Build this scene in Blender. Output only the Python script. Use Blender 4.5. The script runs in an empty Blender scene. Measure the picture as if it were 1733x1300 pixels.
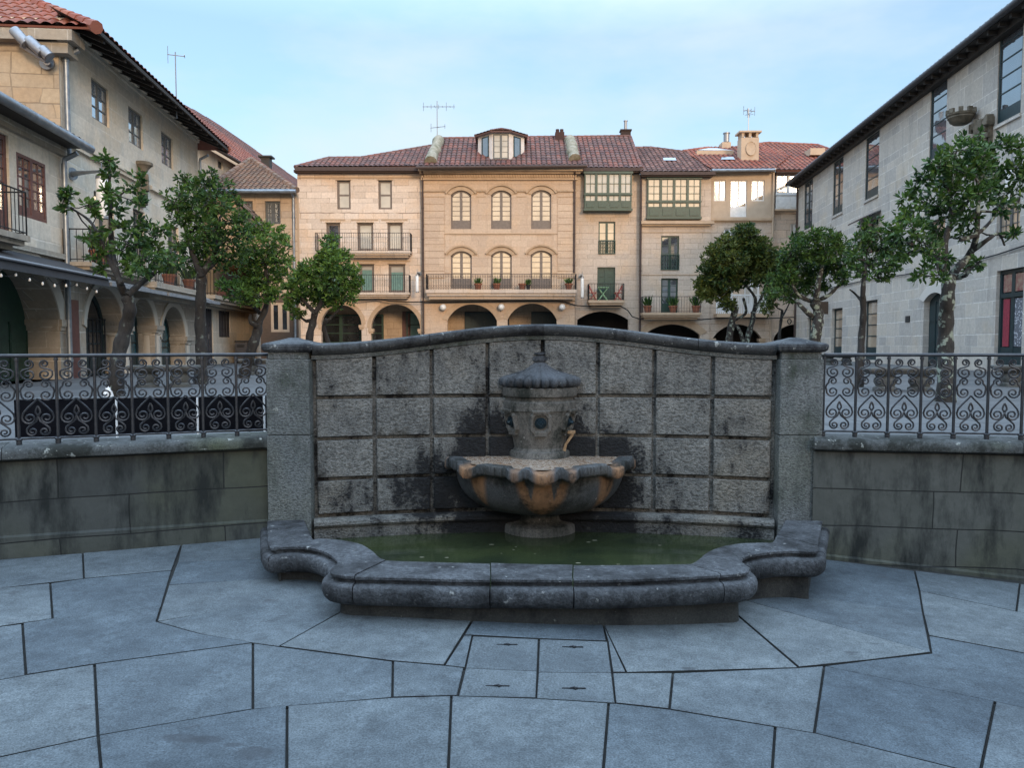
import bpy, bmesh, math, random
from mathutils import Vector, Matrix
R = math.radians
rng = random.Random(7)
scene = bpy.context.scene
COL = scene.collection
# ------------------------------------------------------------------ camera model
W, H, F, EYE, HOR = 1733.0, 1300.0, 1300.0, 1.65, 580.0
PITCH = math.atan((H / 2 - HOR) / F)
cP, sP = math.cos(PITCH), math.sin(PITCH)
CAM = Vector((0, 0, EYE))
def ray(px, py):
    x = (px - W / 2) / F; u = (H / 2 - py) / F
    return Vector((x, cP + u * sP, -sP + u * cP))
def PY(px, py, Y): d = ray(px, py); return CAM + d * (Y / d.y)
def PZ(px, py, z): d = ray(px, py); return CAM + d * ((z - EYE) / d.z)
def PP(px, py, p0, n): d = ray(px, py); return CAM + d * ((p0 - CAM).dot(n) / d.dot(n))
GZ = [(-40, .13), (-6, .1), (-3.7, .08), (-2, .05), (.3, 0), (2.5, -.074), (3.95, -.19), (7, -.3), (40, -.35)]
def gz(x):
    for (a, za), (b, zb) in zip(GZ, GZ[1:]):
        if x <= b: return za + (zb - za) * max(0, (x - a)) / (b - a)
    return GZ[-1][1]
def PG(px, py):
    z = 0
    for _ in range(6): p = PZ(px, py, z); z = gz(p.x)
    return Vector((p.x, p.y, z))
PLZ = .80          # level of the upper square
# ------------------------------------------------------------------ objects and meshes
WL = {}
def empty(name, loc, label, cat, group=None):
    o = bpy.data.objects.new(name, None); COL.objects.link(o)
    o.empty_display_size = .1; o.location = loc; WL[o] = Vector(loc)
    tag(o, label, cat, group); return o
def tag(o, label=None, cat=None, group=None, kind=None):
    if label: o['label'] = label
    if cat: o['category'] = cat
    if group: o['group'] = group
    if kind: o['kind'] = kind
    return o
class MB:
    def __init__(s): s.v = []; s.f = []; s.uv = []; s.at = {}
    def vert(s, p): s.v.append(Vector(p)); return len(s.v) - 1
    def poly(s, pts, uvs=None):
        i = len(s.v); s.v += [Vector(p) for p in pts]
        s.f.append(list(range(i, i + len(pts)))); s.uv.append(uvs)
    def face(s, idx, uvs=None): s.f.append(list(idx)); s.uv.append(uvs)
    def box(s, c, sx, sy, sz, rot=0, M=None):
        i = len(s.v); m = Matrix.Rotation(rot, 3, 'Z') if M is None else M
        for dz in (-.5, .5):
            for dx, dy in ((-.5, -.5), (.5, -.5), (.5, .5), (-.5, .5)):
                s.v.append(Vector(c) + m @ Vector((dx * sx, dy * sy, dz * sz)))
        for q in ((3, 2, 1, 0), (4, 5, 6, 7), (0, 1, 5, 4), (1, 2, 6, 5), (2, 3, 7, 6), (3, 0, 4, 7)):
            s.f.append([i + k for k in q]); s.uv.append(None)
    def tube(s, pts, r, n=6, cap=True, up=None):
        pts = [Vector(p) for p in pts]; rs = r if isinstance(r, (list, tuple)) else [r] * len(pts)
        rings = []; pu = None
        for k, p in enumerate(pts):
            t = (pts[min(k + 1, len(pts) - 1)] - pts[max(k - 1, 0)])
            if t.length < 1e-9: t = Vector((0, 0, 1))
            t.normalize()
            a = pu if pu is not None else (Vector((0, 0, 1)) if abs(t.z) < .9 else Vector((1, 0, 0)))
            a = (a - t * a.dot(t))
            if a.length < 1e-4: a = t.orthogonal()
            a.normalize(); pu = a; b = t.cross(a)
            rings.append([s.vert(p + (a * math.cos(2 * math.pi * j / n) + b * math.sin(2 * math.pi * j / n)) * rs[k]) for j in range(n)])
        for A, B in zip(rings, rings[1:]):
            for j in range(n): s.face([A[j], A[(j + 1) % n], B[(j + 1) % n], B[j]])
        if cap: s.face(rings[0][::-1]); s.face(rings[-1])
    def lathe(s, prof, c, n=24, a0=0, a1=2 * math.pi, rad=None):
        c = Vector(c); full = abs(a1 - a0 - 2 * math.pi) < 1e-6; m = n if full else n + 1; rings = []
        for (r, z) in prof:
            ring = []
            for j in range(m):
                a = a0 + (a1 - a0) * j / n; rr = r * (rad(a, r, z) if rad else 1)
                ring.append(s.vert(c + Vector((math.cos(a) * rr, math.sin(a) * rr, z))))
            rings.append(ring)
        for A, B in zip(rings, rings[1:]):
            for j in range(n):
                k = (j + 1) % m; s.face([A[j], A[k], B[k], B[j]])
        return rings
    def strip(s, A, B, close=False):
        ia = [s.vert(p) for p in A]; ib = [s.vert(p) for p in B]
        for j in range(len(A) - (0 if close else 1)):
            k = (j + 1) % len(A); s.face([ia[j], ia[k], ib[k], ib[j]])
    def prism(s, poly, z0, z1):
        n = len(poly); i = len(s.v)
        s.v += [Vector((p[0], p[1], z0)) for p in poly] + [Vector((p[0], p[1], z1)) for p in poly]
        s.face(list(range(i + n, i + 2 * n))); s.face(list(range(i + n - 1, i - 1, -1)))
        for j in range(n): k = (j + 1) % n; s.face([i + j, i + k, i + n + k, i + n + j])
    def build(s, name, mat, parent=None, smooth=None, origin=None, bevel=0, fix=False):
        L = WL[parent] if parent is not None else Vector(origin if origin is not None else (0, 0, 0))
        me = bpy.data.meshes.new(name)
        me.from_pydata([tuple(p - L) for p in s.v], [], s.f)
        if any(u for u in s.uv):
            ul = me.uv_layers.new(name='UVMap'); li = 0
            for f, u in zip(s.f, s.uv):
                for k in range(len(f)):
                    ul.data[li].uv = u[k] if u else (0, 0); li += 1
        for k, vals in s.at.items():
            a = me.attributes.new(k, 'FLOAT', 'POINT'); a.data.foreach_set('value', vals)
        if fix or bevel:
            bm = bmesh.new(); bm.from_mesh(me)
            if bevel:
                bmesh.ops.remove_doubles(bm, verts=bm.verts, dist=1e-5)
            bmesh.ops.recalc_face_normals(bm, faces=bm.faces)
            if bevel:
                es = [e for e in bm.edges if e.is_manifold and e.calc_face_angle(0) > .6]
                bmesh.ops.bevel(bm, geom=es, offset=bevel, segments=2, profile=.6, affect='EDGES', clamp_overlap=True)
            bm.to_mesh(me); bm.free()
        me.validate(); me.update()
        if smooth is not None:
            me.polygons.foreach_set('use_smooth', [True] * len(me.polygons)); me.set_sharp_from_angle(angle=R(smooth))
        if mat: me.materials.append(mat)
        o = bpy.data.objects.new(name, me); COL.objects.link(o)
        if parent is not None: o.parent = parent; WL[o] = L
        else: o.location = L; WL[o] = L
        return o
def copy_tree(o, parent=None):
    c = o.copy(); COL.objects.link(c)
    if parent is not None: c.parent = parent
    for ch in list(o.children): copy_tree(ch, c)
    return c
# ------------------------------------------------------------------ materials
def new_mat(name):
    m = bpy.data.materials.new(name); m.use_nodes = True
    nt = m.node_tree; b = nt.nodes['Principled BSDF']; return m, nt, b
def nd(nt, t, **kw):
    n = nt.nodes.new(t)
    for k, v in kw.items():
        if k.startswith('i_'):
            key = k[2:]; key = int(key) if key.isdigit() else key.replace('_', ' ')
            n.inputs[key].default_value = v
        else: setattr(n, k, v)
    return n
def ramp(nt, src, p0, p1, c0=(0, 0, 0, 1), c1=(1, 1, 1, 1)):
    r = nt.nodes.new('ShaderNodeValToRGB'); e = r.color_ramp.elements
    e[0].position, e[1].position = p0, p1; e[0].color, e[1].color = c0, c1
    nt.links.new(src, r.inputs[0]); return r.outputs[0]
def mix(nt, fac, a, b, mode='MIX'):
    m = nt.nodes.new('ShaderNodeMix'); m.data_type = 'RGBA'; m.blend_type = mode; m.clamp_factor = True
    for k, v in ((0, fac), (6, a), (7, b)):
        if isinstance(v, bpy.types.NodeSocket): nt.links.new(v, m.inputs[k])
        elif k == 0: m.inputs[0].default_value = v
        else: m.inputs[k].default_value = (*v, 1) if len(v) == 3 else v
    return m.outputs[2]
def coords(nt, kind='Object', scale=(1, 1, 1)):
    t = nt.nodes.new('ShaderNodeTexCoord'); mp = nt.nodes.new('ShaderNodeMapping'); mp.inputs['Scale'].default_value = scale
    nt.links.new(t.outputs[kind], mp.inputs[0]); return mp.outputs[0]
def noise(nt, vec, scale, detail=4, rough=.6):
    n = nd(nt, 'ShaderNodeTexNoise'); n.inputs['Scale'].default_value = scale; n.inputs['Detail'].default_value = detail
    n.inputs['Roughness'].default_value = rough; nt.links.new(vec, n.inputs['Vector']); return n.outputs[0]
def bump(nt, b, h, strength, dist=.01, prev=None):
    n = nd(nt, 'ShaderNodeBump'); n.inputs['Strength'].default_value = strength; n.inputs['Distance'].default_value = dist
    nt.links.new(h, n.inputs['Height'])
    if prev is not None: nt.links.new(prev, n.inputs['Normal'])
    nt.links.new(n.outputs[0], b.inputs['Normal']); return n.outputs[0]
def basic(name, c1, c2=None, scale=6, rough=.7, bmp=0, metallic=0, spec=.5, stretch=(1, 1, 1), lo=.35, hi=.65, dist=.01):
    m, nt, b = new_mat(name); c2 = c2 or tuple(x * .7 for x in c1)
    v = coords(nt, 'Object', stretch); n = noise(nt, v, scale)
    nt.links.new(mix(nt, ramp(nt, n, lo, hi), c1, c2), b.inputs['Base Color'])
    b.inputs['Roughness'].default_value = rough; b.inputs['Metallic'].default_value = metallic
    b.inputs['Specular IOR Level'].default_value = spec
    if bmp: bump(nt, b, noise(nt, v, scale * 6), bmp, dist)
    return m
def stone(name, c1, c2, warm, mortar, bw=.75, bh=.36, msize=.006, warm_at=(.5, .68), grime=.45, soft=.5, gc=(.1, .095, .09), wob=.03, bs=.5, streak=(1.1, .22), uneven=.75, gat=(.5, .78), jat=(.36, .56)):
    """coursed ashlar in metres of the wall's own UV"""
    m, nt, b = new_mat(name); v = coords(nt, 'UV')
    ndis = nd(nt, 'ShaderNodeTexNoise'); ndis.inputs['Scale'].default_value = 1.3; nt.links.new(v, ndis.inputs['Vector'])
    sub = nd(nt, 'ShaderNodeVectorMath', operation='MULTIPLY_ADD'); nt.links.new(ndis.outputs['Color'], sub.inputs[0])
    # courses of uneven height, joints that wander a little
    sy = nd(nt, 'ShaderNodeSeparateXYZ'); nt.links.new(v, sy.inputs[0]); n1d = nd(nt, 'ShaderNodeTexNoise', noise_dimensions='1D'); n1d.inputs['Scale'].default_value = .85; n1d.inputs['Detail'].default_value = 1; nt.links.new(sy.outputs[1], n1d.inputs['W'])
    m1 = nd(nt, 'ShaderNodeMath', operation='MULTIPLY'); nt.links.new(n1d.outputs[0], m1.inputs[0]); m1.inputs[1].default_value = uneven
    cxyz = nd(nt, 'ShaderNodeCombineXYZ'); nt.links.new(m1.outputs[0], cxyz.inputs[1]); va = nd(nt, 'ShaderNodeVectorMath', operation='ADD'); nt.links.new(v, va.inputs[0]); nt.links.new(cxyz.outputs[0], va.inputs[1])
    sub.inputs[1].default_value = (wob * 3, wob, 0); nt.links.new(va.outputs[0], sub.inputs[2])
    br = nd(nt, 'ShaderNodeTexBrick', offset=.43, offset_frequency=2, squash=1.45, squash_frequency=3)
    for k, val in (('Scale', 1), ('Mortar Size', msize), ('Mortar Smooth', .3), ('Bias', 0), ('Brick Width', bw), ('Row Height', bh)): br.inputs[k].default_value = val
    br.inputs['Color1'].default_value = (*c1, 1); br.inputs['Color2'].default_value = (*c2, 1); br.inputs['Mortar'].default_value = (*tuple((x + y) / 2 for x, y in zip(c1, c2)), 1)
    nt.links.new(sub.outputs[0], br.inputs['Vector'])
    # second, offset brick lookup gives whole stones of a warmer colour
    br2 = nd(nt, 'ShaderNodeTexBrick', offset=.43, offset_frequency=2, squash=1.45, squash_frequency=3)
    for k, val in (('Scale', 1), ('Mortar Size', 0), ('Bias', -.25), ('Brick Width', bw), ('Row Height', bh)): br2.inputs[k].default_value = val
    br2.inputs['Color1'].default_value = (0, 0, 0, 1); br2.inputs['Color2'].default_value = (1, 1, 1, 1)
    sh = nd(nt, 'ShaderNodeVectorMath', operation='ADD'); sh.inputs[1].default_value = (bw * 30.0 * 0 , bh * 6, 0)
    nt.links.new(sub.outputs[0], sh.inputs[0]); nt.links.new(sh.outputs[0], br2.inputs['Vector'])
    n1 = noise(nt, v, .55, 3); n2 = noise(nt, v, 9, 5, .7)
    col = mix(nt, ramp(nt, n1, *warm_at), br.outputs[0], mix(nt, .62, br.outputs[0], warm))
    f2 = nd(nt, 'ShaderNodeMath', operation='MULTIPLY'); nt.links.new(ramp(nt, br2.outputs[0], .45, .95), f2.inputs[0]); f2.inputs[1].default_value = soft
    col = mix(nt, f2.outputs[0], col, warm)
    # joints stay on top
    jf = nd(nt, 'ShaderNodeMath', operation='MULTIPLY'); nt.links.new(br.outputs['Fac'], jf.inputs[0]); nt.links.new(ramp(nt, noise(nt, v, 1.7, 3), *jat, (.15, .15, .15, 1), (1, 1, 1, 1)), jf.inputs[1])
    col = mix(nt, jf.outputs[0], col, mortar)
    col = mix(nt, .55, col, ramp(nt, n2, .2, .8, (.55, .55, .55, 1), (1.25, 1.25, 1.25, 1)), 'MULTIPLY')
    st = noise(nt, coords(nt, 'UV', (*streak, 1)), 2.2, 5, .7)
    g = nd(nt, 'ShaderNodeMath', operation='MULTIPLY'); nt.links.new(ramp(nt, st, *gat), g.inputs[0]); g.inputs[1].default_value = grime
    col = mix(nt, g.outputs[0], col, gc)
    nt.links.new(col, b.inputs['Base Color']); b.inputs['Roughness'].default_value = .85; b.inputs['Specular IOR Level'].default_value = .3
    inv = nd(nt, 'ShaderNodeMath', operation='SUBTRACT'); inv.inputs[0].default_value = 1; nt.links.new(br.outputs['Fac'], inv.inputs[1])
    n0 = bump(nt, b, inv.outputs[0], bs, .012); bump(nt, b, n2, .35, .012, n0)
    return m
def tiles(name, cols, moss=.3, dark=.5):
    """clay tiles: UV.x counts tile columns, UV.y tile rows"""
    m, nt, b = new_mat(name); t = nt.nodes.new('ShaderNodeTexCoord')
    fl = nd(nt, 'ShaderNodeVectorMath', operation='FLOOR'); nt.links.new(t.outputs['UV'], fl.inputs[0])
    wn = nd(nt, 'ShaderNodeTexWhiteNoise'); wn.noise_dimensions = '2D'; nt.links.new(fl.outputs[0], wn.inputs['Vector'])
    r = nt.nodes.new('ShaderNodeValToRGB'); r.color_ramp.interpolation = 'LINEAR'; e = r.color_ramp.elements
    e[0].position = 0; e[0].color = (*cols[0], 1); e[1].position = 1; e[1].color = (*cols[-1], 1)
    for k in range(1, len(cols) - 1): x = e.new(k / (len(cols) - 1)); x.color = (*cols[k], 1)
    nt.links.new(wn.outputs['Value'], r.inputs[0])
    o = coords(nt, 'Object'); n1 = noise(nt, o, .7, 5); n2 = noise(nt, o, 14, 4)
    f = nd(nt, 'ShaderNodeMath', operation='MULTIPLY'); nt.links.new(ramp(nt, n1, .48, .66), f.inputs[0]); f.inputs[1].default_value = dark
    col = mix(nt, f.outputs[0], r.outputs[0], (.085, .055, .05))
    f = nd(nt, 'ShaderNodeMath', operation='MULTIPLY'); nt.links.new(ramp(nt, n2, .55, .7), f.inputs[0]); f.inputs[1].default_value = moss
    col = mix(nt, f.outputs[0], col, (.2, .19, .13))
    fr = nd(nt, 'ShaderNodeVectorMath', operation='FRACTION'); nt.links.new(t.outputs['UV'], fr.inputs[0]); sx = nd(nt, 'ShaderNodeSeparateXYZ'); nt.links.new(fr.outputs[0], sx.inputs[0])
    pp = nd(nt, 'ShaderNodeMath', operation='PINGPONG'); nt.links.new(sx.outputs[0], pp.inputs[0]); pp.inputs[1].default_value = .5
    col = mix(nt, ramp(nt, pp.outputs[0], .04, .2, (.85, .85, .85, 1), (0, 0, 0, 1)), col, (.03, .022, .02))   # shade of the channels between tile columns painted into the colour
    nt.links.new(col, b.inputs['Base Color']); b.inputs['Roughness'].default_value = .85; b.inputs['Specular IOR Level'].default_value = .25; bump(nt, b, n2, .4, .01); return m
def glass(name, base, rough=.04, ior=2.0, vary=None):
    m, nt, b = new_mat(name)
    v = coords(nt, 'Object'); n = noise(nt, v, 1.1, 2)
    nt.links.new(mix(nt, ramp(nt, n, .4, .6), base, vary or tuple(x * .6 for x in base)), b.inputs['Base Color'])
    b.inputs['Roughness'].default_value = rough; b.inputs['IOR'].default_value = ior
    bump(nt, b, noise(nt, v, 1.6, 2), .06, .02); return m
class M: pass
M.stoneE = stone('pale sandstone ashlar', (.72, .585, .47), (.57, .455, .36), (.68, .46, .29), (.26, .195, .145), .85, .36, .011, warm_at=(.52, .7), grime=.16, soft=.6, gc=(.3, .22, .16))
M.stoneF = stone('dressed orange granite', (.57, .425, .305), (.49, .36, .26), (.58, .39, .24), (.3, .21, .14), .95, .4, .007, grime=.16, soft=.3, bs=.2, gc=(.3, .2, .13))
M.stoneG = stone('beige granite', (.6, .48, .375), (.5, .4, .315), (.6, .42, .27), (.28, .215, .165), .8, .34, .009, grime=.2, soft=.3, gc=(.27, .2, .15))
M.plain = basic('painted beige render', (.48, .37, .265), (.42, .32, .23), 3, .85, .15)
M.trim = basic('dressed cornice stone', (.49, .35, .23), (.4, .28, .18), 2.5, .85, .2)
M.stoneB = stone('weathered tan ashlar', (.66, .585, .48), (.5, .46, .39), (.6, .47, .32), (.66, .6, .51), .78, .42, .013, warm_at=(.47, .66), grime=.4, soft=.5, gc=(.17, .165, .16))
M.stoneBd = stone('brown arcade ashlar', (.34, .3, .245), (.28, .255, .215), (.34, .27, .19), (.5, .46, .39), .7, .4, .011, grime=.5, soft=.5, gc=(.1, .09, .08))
M.stoneBs = stone('golden rubble wall', (.47, .375, .26), (.38, .31, .23), (.45, .3, .165), (.27, .215, .15), .62, .38, .016, grime=.25, soft=.6, wob=.09, gc=(.24, .18, .12))
M.stoneK = stone('grey granite ashlar with white joints', (.55, .495, .425), (.42, .39, .355), (.53, .43, .31), (.7, .66, .6), .8, .4, .014, warm_at=(.56, .72), grime=.45, soft=.28, gc=(.15, .15, .155))
M.stoneD = stone('orange plastered stone', (.54, .41, .29), (.46, .35, .255), (.54, .37, .22), (.27, .19, .125), .7, .36, .011, grime=.35, soft=.5, gc=(.2, .14, .1))
M.stoneW = stone('mossy retaining wall stone', (.088, .09, .08), (.05, .053, .05), (.07, .074, .045), (.022, .022, .02), 1.15, .3, .0055, warm_at=(.48, .62), grime=.96, soft=.35, gc=(.013, .015, .014), streak=(1.9, .55), gat=(.46, .66), uneven=0, jat=(.1, .3))
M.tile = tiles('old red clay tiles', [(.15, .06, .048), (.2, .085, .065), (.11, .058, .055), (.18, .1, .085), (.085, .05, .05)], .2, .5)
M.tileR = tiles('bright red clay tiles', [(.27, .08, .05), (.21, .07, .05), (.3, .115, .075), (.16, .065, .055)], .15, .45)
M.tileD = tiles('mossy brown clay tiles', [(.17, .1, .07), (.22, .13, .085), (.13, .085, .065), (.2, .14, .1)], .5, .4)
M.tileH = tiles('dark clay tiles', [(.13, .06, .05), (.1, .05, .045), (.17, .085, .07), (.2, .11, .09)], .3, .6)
M.glW = glass('window glass with pale blinds', (.46, .42, .36), .05, 1.9, (.36, .34, .3))
M.glB = glass('window glass', (.09, .1, .115), .03, 3.4)
M.glC = glass('window glass with cream curtain', (.46, .36, .26), .04, 2.7, (.34, .26, .19))
M.glS = glass('sky reflecting window glass', (.62, .66, .7), .03, 1.6, (.5, .54, .58)); M.glS.node_tree.nodes['Principled BSDF'].inputs['Metallic'].default_value = .7
M.glD = glass('dark window glass', (.025, .03, .035), .04, 1.7)
M.glT = glass('teal shop glass', (.03, .1, .12), .05, 1.8, (.05, .15, .17))
M.frBrown = basic('taupe painted wood', (.17, .13, .105), (.12, .095, .08), 8, .5)
M.frRed = basic('red brown painted wood', (.12, .045, .035), (.085, .033, .028), 8, .5)
M.frGreen = basic('dark green painted wood', (.02, .06, .042), (.014, .04, .03), 8, .45)
M.frTeal = basic('blue green painted wood', (.012, .035, .04), (.009, .024, .028), 8, .45)
M.frWhite = basic('white painted wood', (.72, .71, .69), (.6, .6, .58), 5, .5)
M.frGrey = basic('grey painted wood', (.1, .105, .105), (.075, .08, .08), 8, .5)
M.shutter = basic('pale green shutter paint', (.14, .25, .21), (.11, .2, .17), 5, .6)
M.iron = basic('black wrought iron', (.022, .024, .028), (.035, .035, .036), 30, .5, .25, .6, dist=.002)
M.rail = basic('painted iron with worn edges', (.03, .033, .04), (.055, .055, .058), 25, .42, .3, .5, dist=.002)
M.zinc = basic('zinc gutter', (.27, .3, .33), (.18, .2, .22), 5, .4, .1, .6)
M.pipeBr = basic('brown downpipe paint', (.085, .058, .05), (.065, .046, .04), 6, .7, spec=.2)
M.wood = basic('dark eave timber', (.028, .022, .018), (.018, .014, .012), 6, .7, .2)
M.plank = basic('brown wooden boards', (.11, .07, .045), (.07, .046, .032), 5, .65, .3, stretch=(1, 1, 9))
M.black = basic('black cloth', (.004, .004, .006), (.007, .007, .009), 4, .95, spec=.1)
M.awn = basic('charcoal awning canvas', (.025, .026, .03), (.035, .036, .04), 5, .8)
M.awnG = basic('grey awning canvas', (.2, .21, .22), (.15, .16, .17), 5, .8)
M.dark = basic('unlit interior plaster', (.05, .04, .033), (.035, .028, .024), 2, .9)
M.terra = basic('terracotta', (.32, .12, .06), (.24, .085, .045), 14, .8, .2)
M.white = basic('white plastic', (.75, .75, .74), (.66, .66, .65), 12, .45)
M.steel = basic('brushed metal', (.3, .31, .33), (.24, .25, .27), 12, .42, .05, .7)
M.bench = basic('weathered bench granite', (.1, .1, .095), (.055, .06, .055), 9, .9, .5)
M.lich = basic('lichen covered stone', (.3, .27, .21), (.14, .13, .08), 3.5, .95, .5)
M.lich2 = basic('weathered brown carved stone', (.17, .145, .11), (.085, .075, .055), 5, .95, .6)
M.red = basic('red chair paint', (.45, .06, .045), (.35, .05, .04), 8, .5)
M.lime = basic('pale green table paint', (.3, .5, .28), (.24, .42, .24), 8, .5)
M.pink = basic('pink petals', (.6, .1, .22), (.5, .07, .2), 20, .6)
M.lamp = basic('frosted lamp glass', (.8, .79, .75), (.72, .71, .68), 5, .3)
def bark(name, c1, c2, lich, amt):
    m, nt, b = new_mat(name); v = coords(nt, 'Object', (1, 1, .45)); n = noise(nt, v, 16, 6); n2 = noise(nt, coords(nt, 'Object'), 9, 3, .6)
    col = mix(nt, ramp(nt, n, .35, .65), c1, c2); col = mix(nt, ramp(nt, n2, 1 - amt - .04, 1 - amt + .03), col, lich)
    nt.links.new(col, b.inputs['Base Color']); b.inputs['Roughness'].default_value = .9; bump(nt, b, n, .9, .02); return m
M.bark = bark('dark tree bark', (.03, .026, .022), (.013, .011, .01), (.09, .1, .085), .36)
M.barkL = bark('bark crusted with pale lichen', (.04, .035, .03), (.017, .015, .013), (.22, .25, .2), .43)
def leafmat(name, a, b2, c, tr=.25):
    m, nt, b = new_mat(name); g = nd(nt, 'ShaderNodeNewGeometry')
    r = nt.nodes.new('ShaderNodeValToRGB'); e = r.color_ramp.elements
    e[0].color = (*a, 1); e[1].color = (*c, 1); e[1].position = .97; x = e.new(.6); x.color = (*b2, 1)
    nt.links.new(g.outputs['Random Per Island'], r.inputs[0])
    n = noise(nt, coords(nt, 'Object'), 1.6, 2)
    col = mix(nt, ramp(nt, n, .4, .62), r.outputs[0], mix(nt, .5, r.outputs[0], c))
    nt.links.new(col, b.inputs['Base Color']); b.inputs['Roughness'].default_value = .5
    b.inputs['Specular IOR Level'].default_value = .28
    b.inputs['Transmission Weight'].default_value = 0
    t = nd(nt, 'ShaderNodeBsdfTranslucent'); nt.links.new(col, t.inputs[0])
    ms = nd(nt, 'ShaderNodeMixShader'); ms.inputs[0].default_value = tr
    out = nt.nodes['Material Output']; nt.links.new(b.outputs[0], ms.inputs[1]); nt.links.new(t.outputs[0], ms.inputs[2]); nt.links.new(ms.outputs[0], out.inputs[0]); return m
M.leaf = leafmat('glossy dark green leaves', (.01, .03, .011), (.02, .056, .016), (.08, .15, .026))
M.leaf2 = leafmat('lighter green leaves', (.016, .045, .013), (.034, .084, .018), (.13, .22, .036))
M.leaf3 = leafmat('yellowing green leaves', (.014, .036, .011), (.03, .066, .015), (.13, .14, .026))
def granite(name, c1, c2, black, bl_at, lichen, li_at, bmp=.6, bsc=38, streak=1.0, warm=None, pst=(1, 1, 1), dist=.012, pkm=.22):
    m, nt, b = new_mat(name); v = coords(nt, 'Object'); sp = noise(nt, v, 95, 2, .7); n = noise(nt, v, 2.6, 5, .65)
    col = mix(nt, ramp(nt, n, .35, .68), c1, c2)
    if warm: col = mix(nt, ramp(nt, noise(nt, v, 1.1, 3), .5, .66), col, warm)
    col = mix(nt, .8, col, ramp(nt, sp, .25, .75, (.45, .45, .45, 1), (1.45, 1.45, 1.45, 1)), 'MULTIPLY')
    pk = noise(nt, coords(nt, 'Object', pst), bsc, 3, .65)
    nb = noise(nt, coords(nt, 'Object', (1, 1, .55 * streak)), 3.1, 6, .72)
    add = nd(nt, 'ShaderNodeMath', operation='MULTIPLY_ADD'); nt.links.new(pk, add.inputs[0]); add.inputs[1].default_value = pkm; nt.links.new(nb, add.inputs[2])
    return m, nt, b, v, col, pk, add.outputs[0], bl_at, black, lichen, li_at, bmp, dist
def granite_done(g, fac_extra=None):
    m, nt, b, v, col, pk, nb, bl_at, black, lichen, li_at, bmp, dist = g
    src = nb
    if fac_extra is not None:
        a = nd(nt, 'ShaderNodeMath', operation='ADD'); nt.links.new(nb, a.inputs[0]); nt.links.new(fac_extra, a.inputs[1]); src = a.outputs[0]
    col = mix(nt, ramp(nt, src, *bl_at), col, black)
    vo = noise(nt, v, 17, 3, .6); col = mix(nt, ramp(nt, vo, *li_at), col, lichen); col = mix(nt, .75, col, ramp(nt, pk, .36, .58, (.35, .35, .35, 1), (1.25, 1.25, 1.25, 1)), 'MULTIPLY') if dist > .015 else col
    nt.links.new(col, b.inputs['Base Color']); b.inputs['Roughness'].default_value = .82; b.inputs['Specular IOR Level'].default_value = .35
    bump(nt, b, pk, bmp, dist); col = None; return m
# ================================================================== GROUND
def pave_mat(name, c1, c2, dark):
    m, nt, b = new_mat(name); v = coords(nt, 'Object'); g = nd(nt, 'ShaderNodeNewGeometry')
    n = noise(nt, v, 1.3, 5, .65); sp = noise(nt, v, 120, 2, .7); n3 = noise(nt, coords(nt, 'Object', (1, 1.6, 1)), 5.5, 5, .7)
    col = mix(nt, ramp(nt, n, .38, .62), c1, c2)
    col = mix(nt, .9, col, ramp(nt, g.outputs['Random Per Island'], 0, 1, (.62, .66, .72, 1), (1.22, 1.14, 1.08, 1)), 'MULTIPLY')
    col = mix(nt, .85, col, ramp(nt, sp, .3, .7, (.45, .45, .45, 1), (1.5, 1.5, 1.5, 1)), 'MULTIPLY')
    col = mix(nt, ramp(nt, n3, .6, .7, (0, 0, 0, 1), (.62, .62, .62, 1)), col, dark)
    col = mix(nt, .8, col, ramp(nt, noise(nt, v, 11, 6, .75), .3, .7, (.6, .6, .6, 1), (1.35, 1.35, 1.35, 1)), 'MULTIPLY'); pale = noise(nt, v, 3.3, 6, .7); col = mix(nt, ramp(nt, pale, .66, .8, (0, 0, 0, 1), (.25, .25, .25, 1)), col, (.36, .35, .33))
    for (px_, py_, sx_, sy_) in ((306, 1250, .1, .035), (352, 1253, .085, .035), (432, 1276, .1, .06), (395, 1262, .05, .02), (1440, 1105, .05, .02), (1165, 1132, .05, .02)):
        c_ = PG(px_, py_); mp_ = nd(nt, 'ShaderNodeMapping'); mp_.inputs['Location'].default_value = (-c_.x / sx_, -c_.y / sy_, 0); mp_.inputs['Scale'].default_value = (1 / sx_, 1 / sy_, 0)
        nt.links.new(v, mp_.inputs[0]); nn_ = nd(nt, 'ShaderNodeTexNoise'); nn_.inputs['Scale'].default_value = 1.6; nn_.inputs['Detail'].default_value = 4; nt.links.new(mp_.outputs[0], nn_.inputs['Vector'])
        ml = nd(nt, 'ShaderNodeVectorMath', operation='MULTIPLY_ADD'); nt.links.new(nn_.outputs['Color'], ml.inputs[0]); ml.inputs[1].default_value = (1.2, 1.2, 0); nt.links.new(mp_.outputs[0], ml.inputs[2])
        ad_ = nd(nt, 'ShaderNodeVectorMath', operation='SUBTRACT'); nt.links.new(ml.outputs[0], ad_.inputs[0]); ad_.inputs[1].default_value = (.6, .6, 0)
        le = nd(nt, 'ShaderNodeVectorMath', operation='LENGTH'); nt.links.new(ad_.outputs[0], le.inputs[0]); col = mix(nt, ramp(nt, le.outputs['Value'], .55, 1.0, (.6, .6, .6, 1), (0, 0, 0, 1)), col, (.03, .032, .036))
    nt.links.new(col, b.inputs['Base Color']); b.inputs['Roughness'].default_value = .75; b.inputs['Specular IOR Level'].default_value = .35
    n0 = bump(nt, b, sp, .5, .005); bump(nt, b, n3, .25, .012, n0); return m
M.pave = pave_mat('smooth grey granite paving', (.11, .129, .138), (.07, .084, .093), (.04, .042, .046))
M.joint = basic('dark joint dirt', (.012, .012, .012), (.02, .02, .018), 12, .95)
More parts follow.
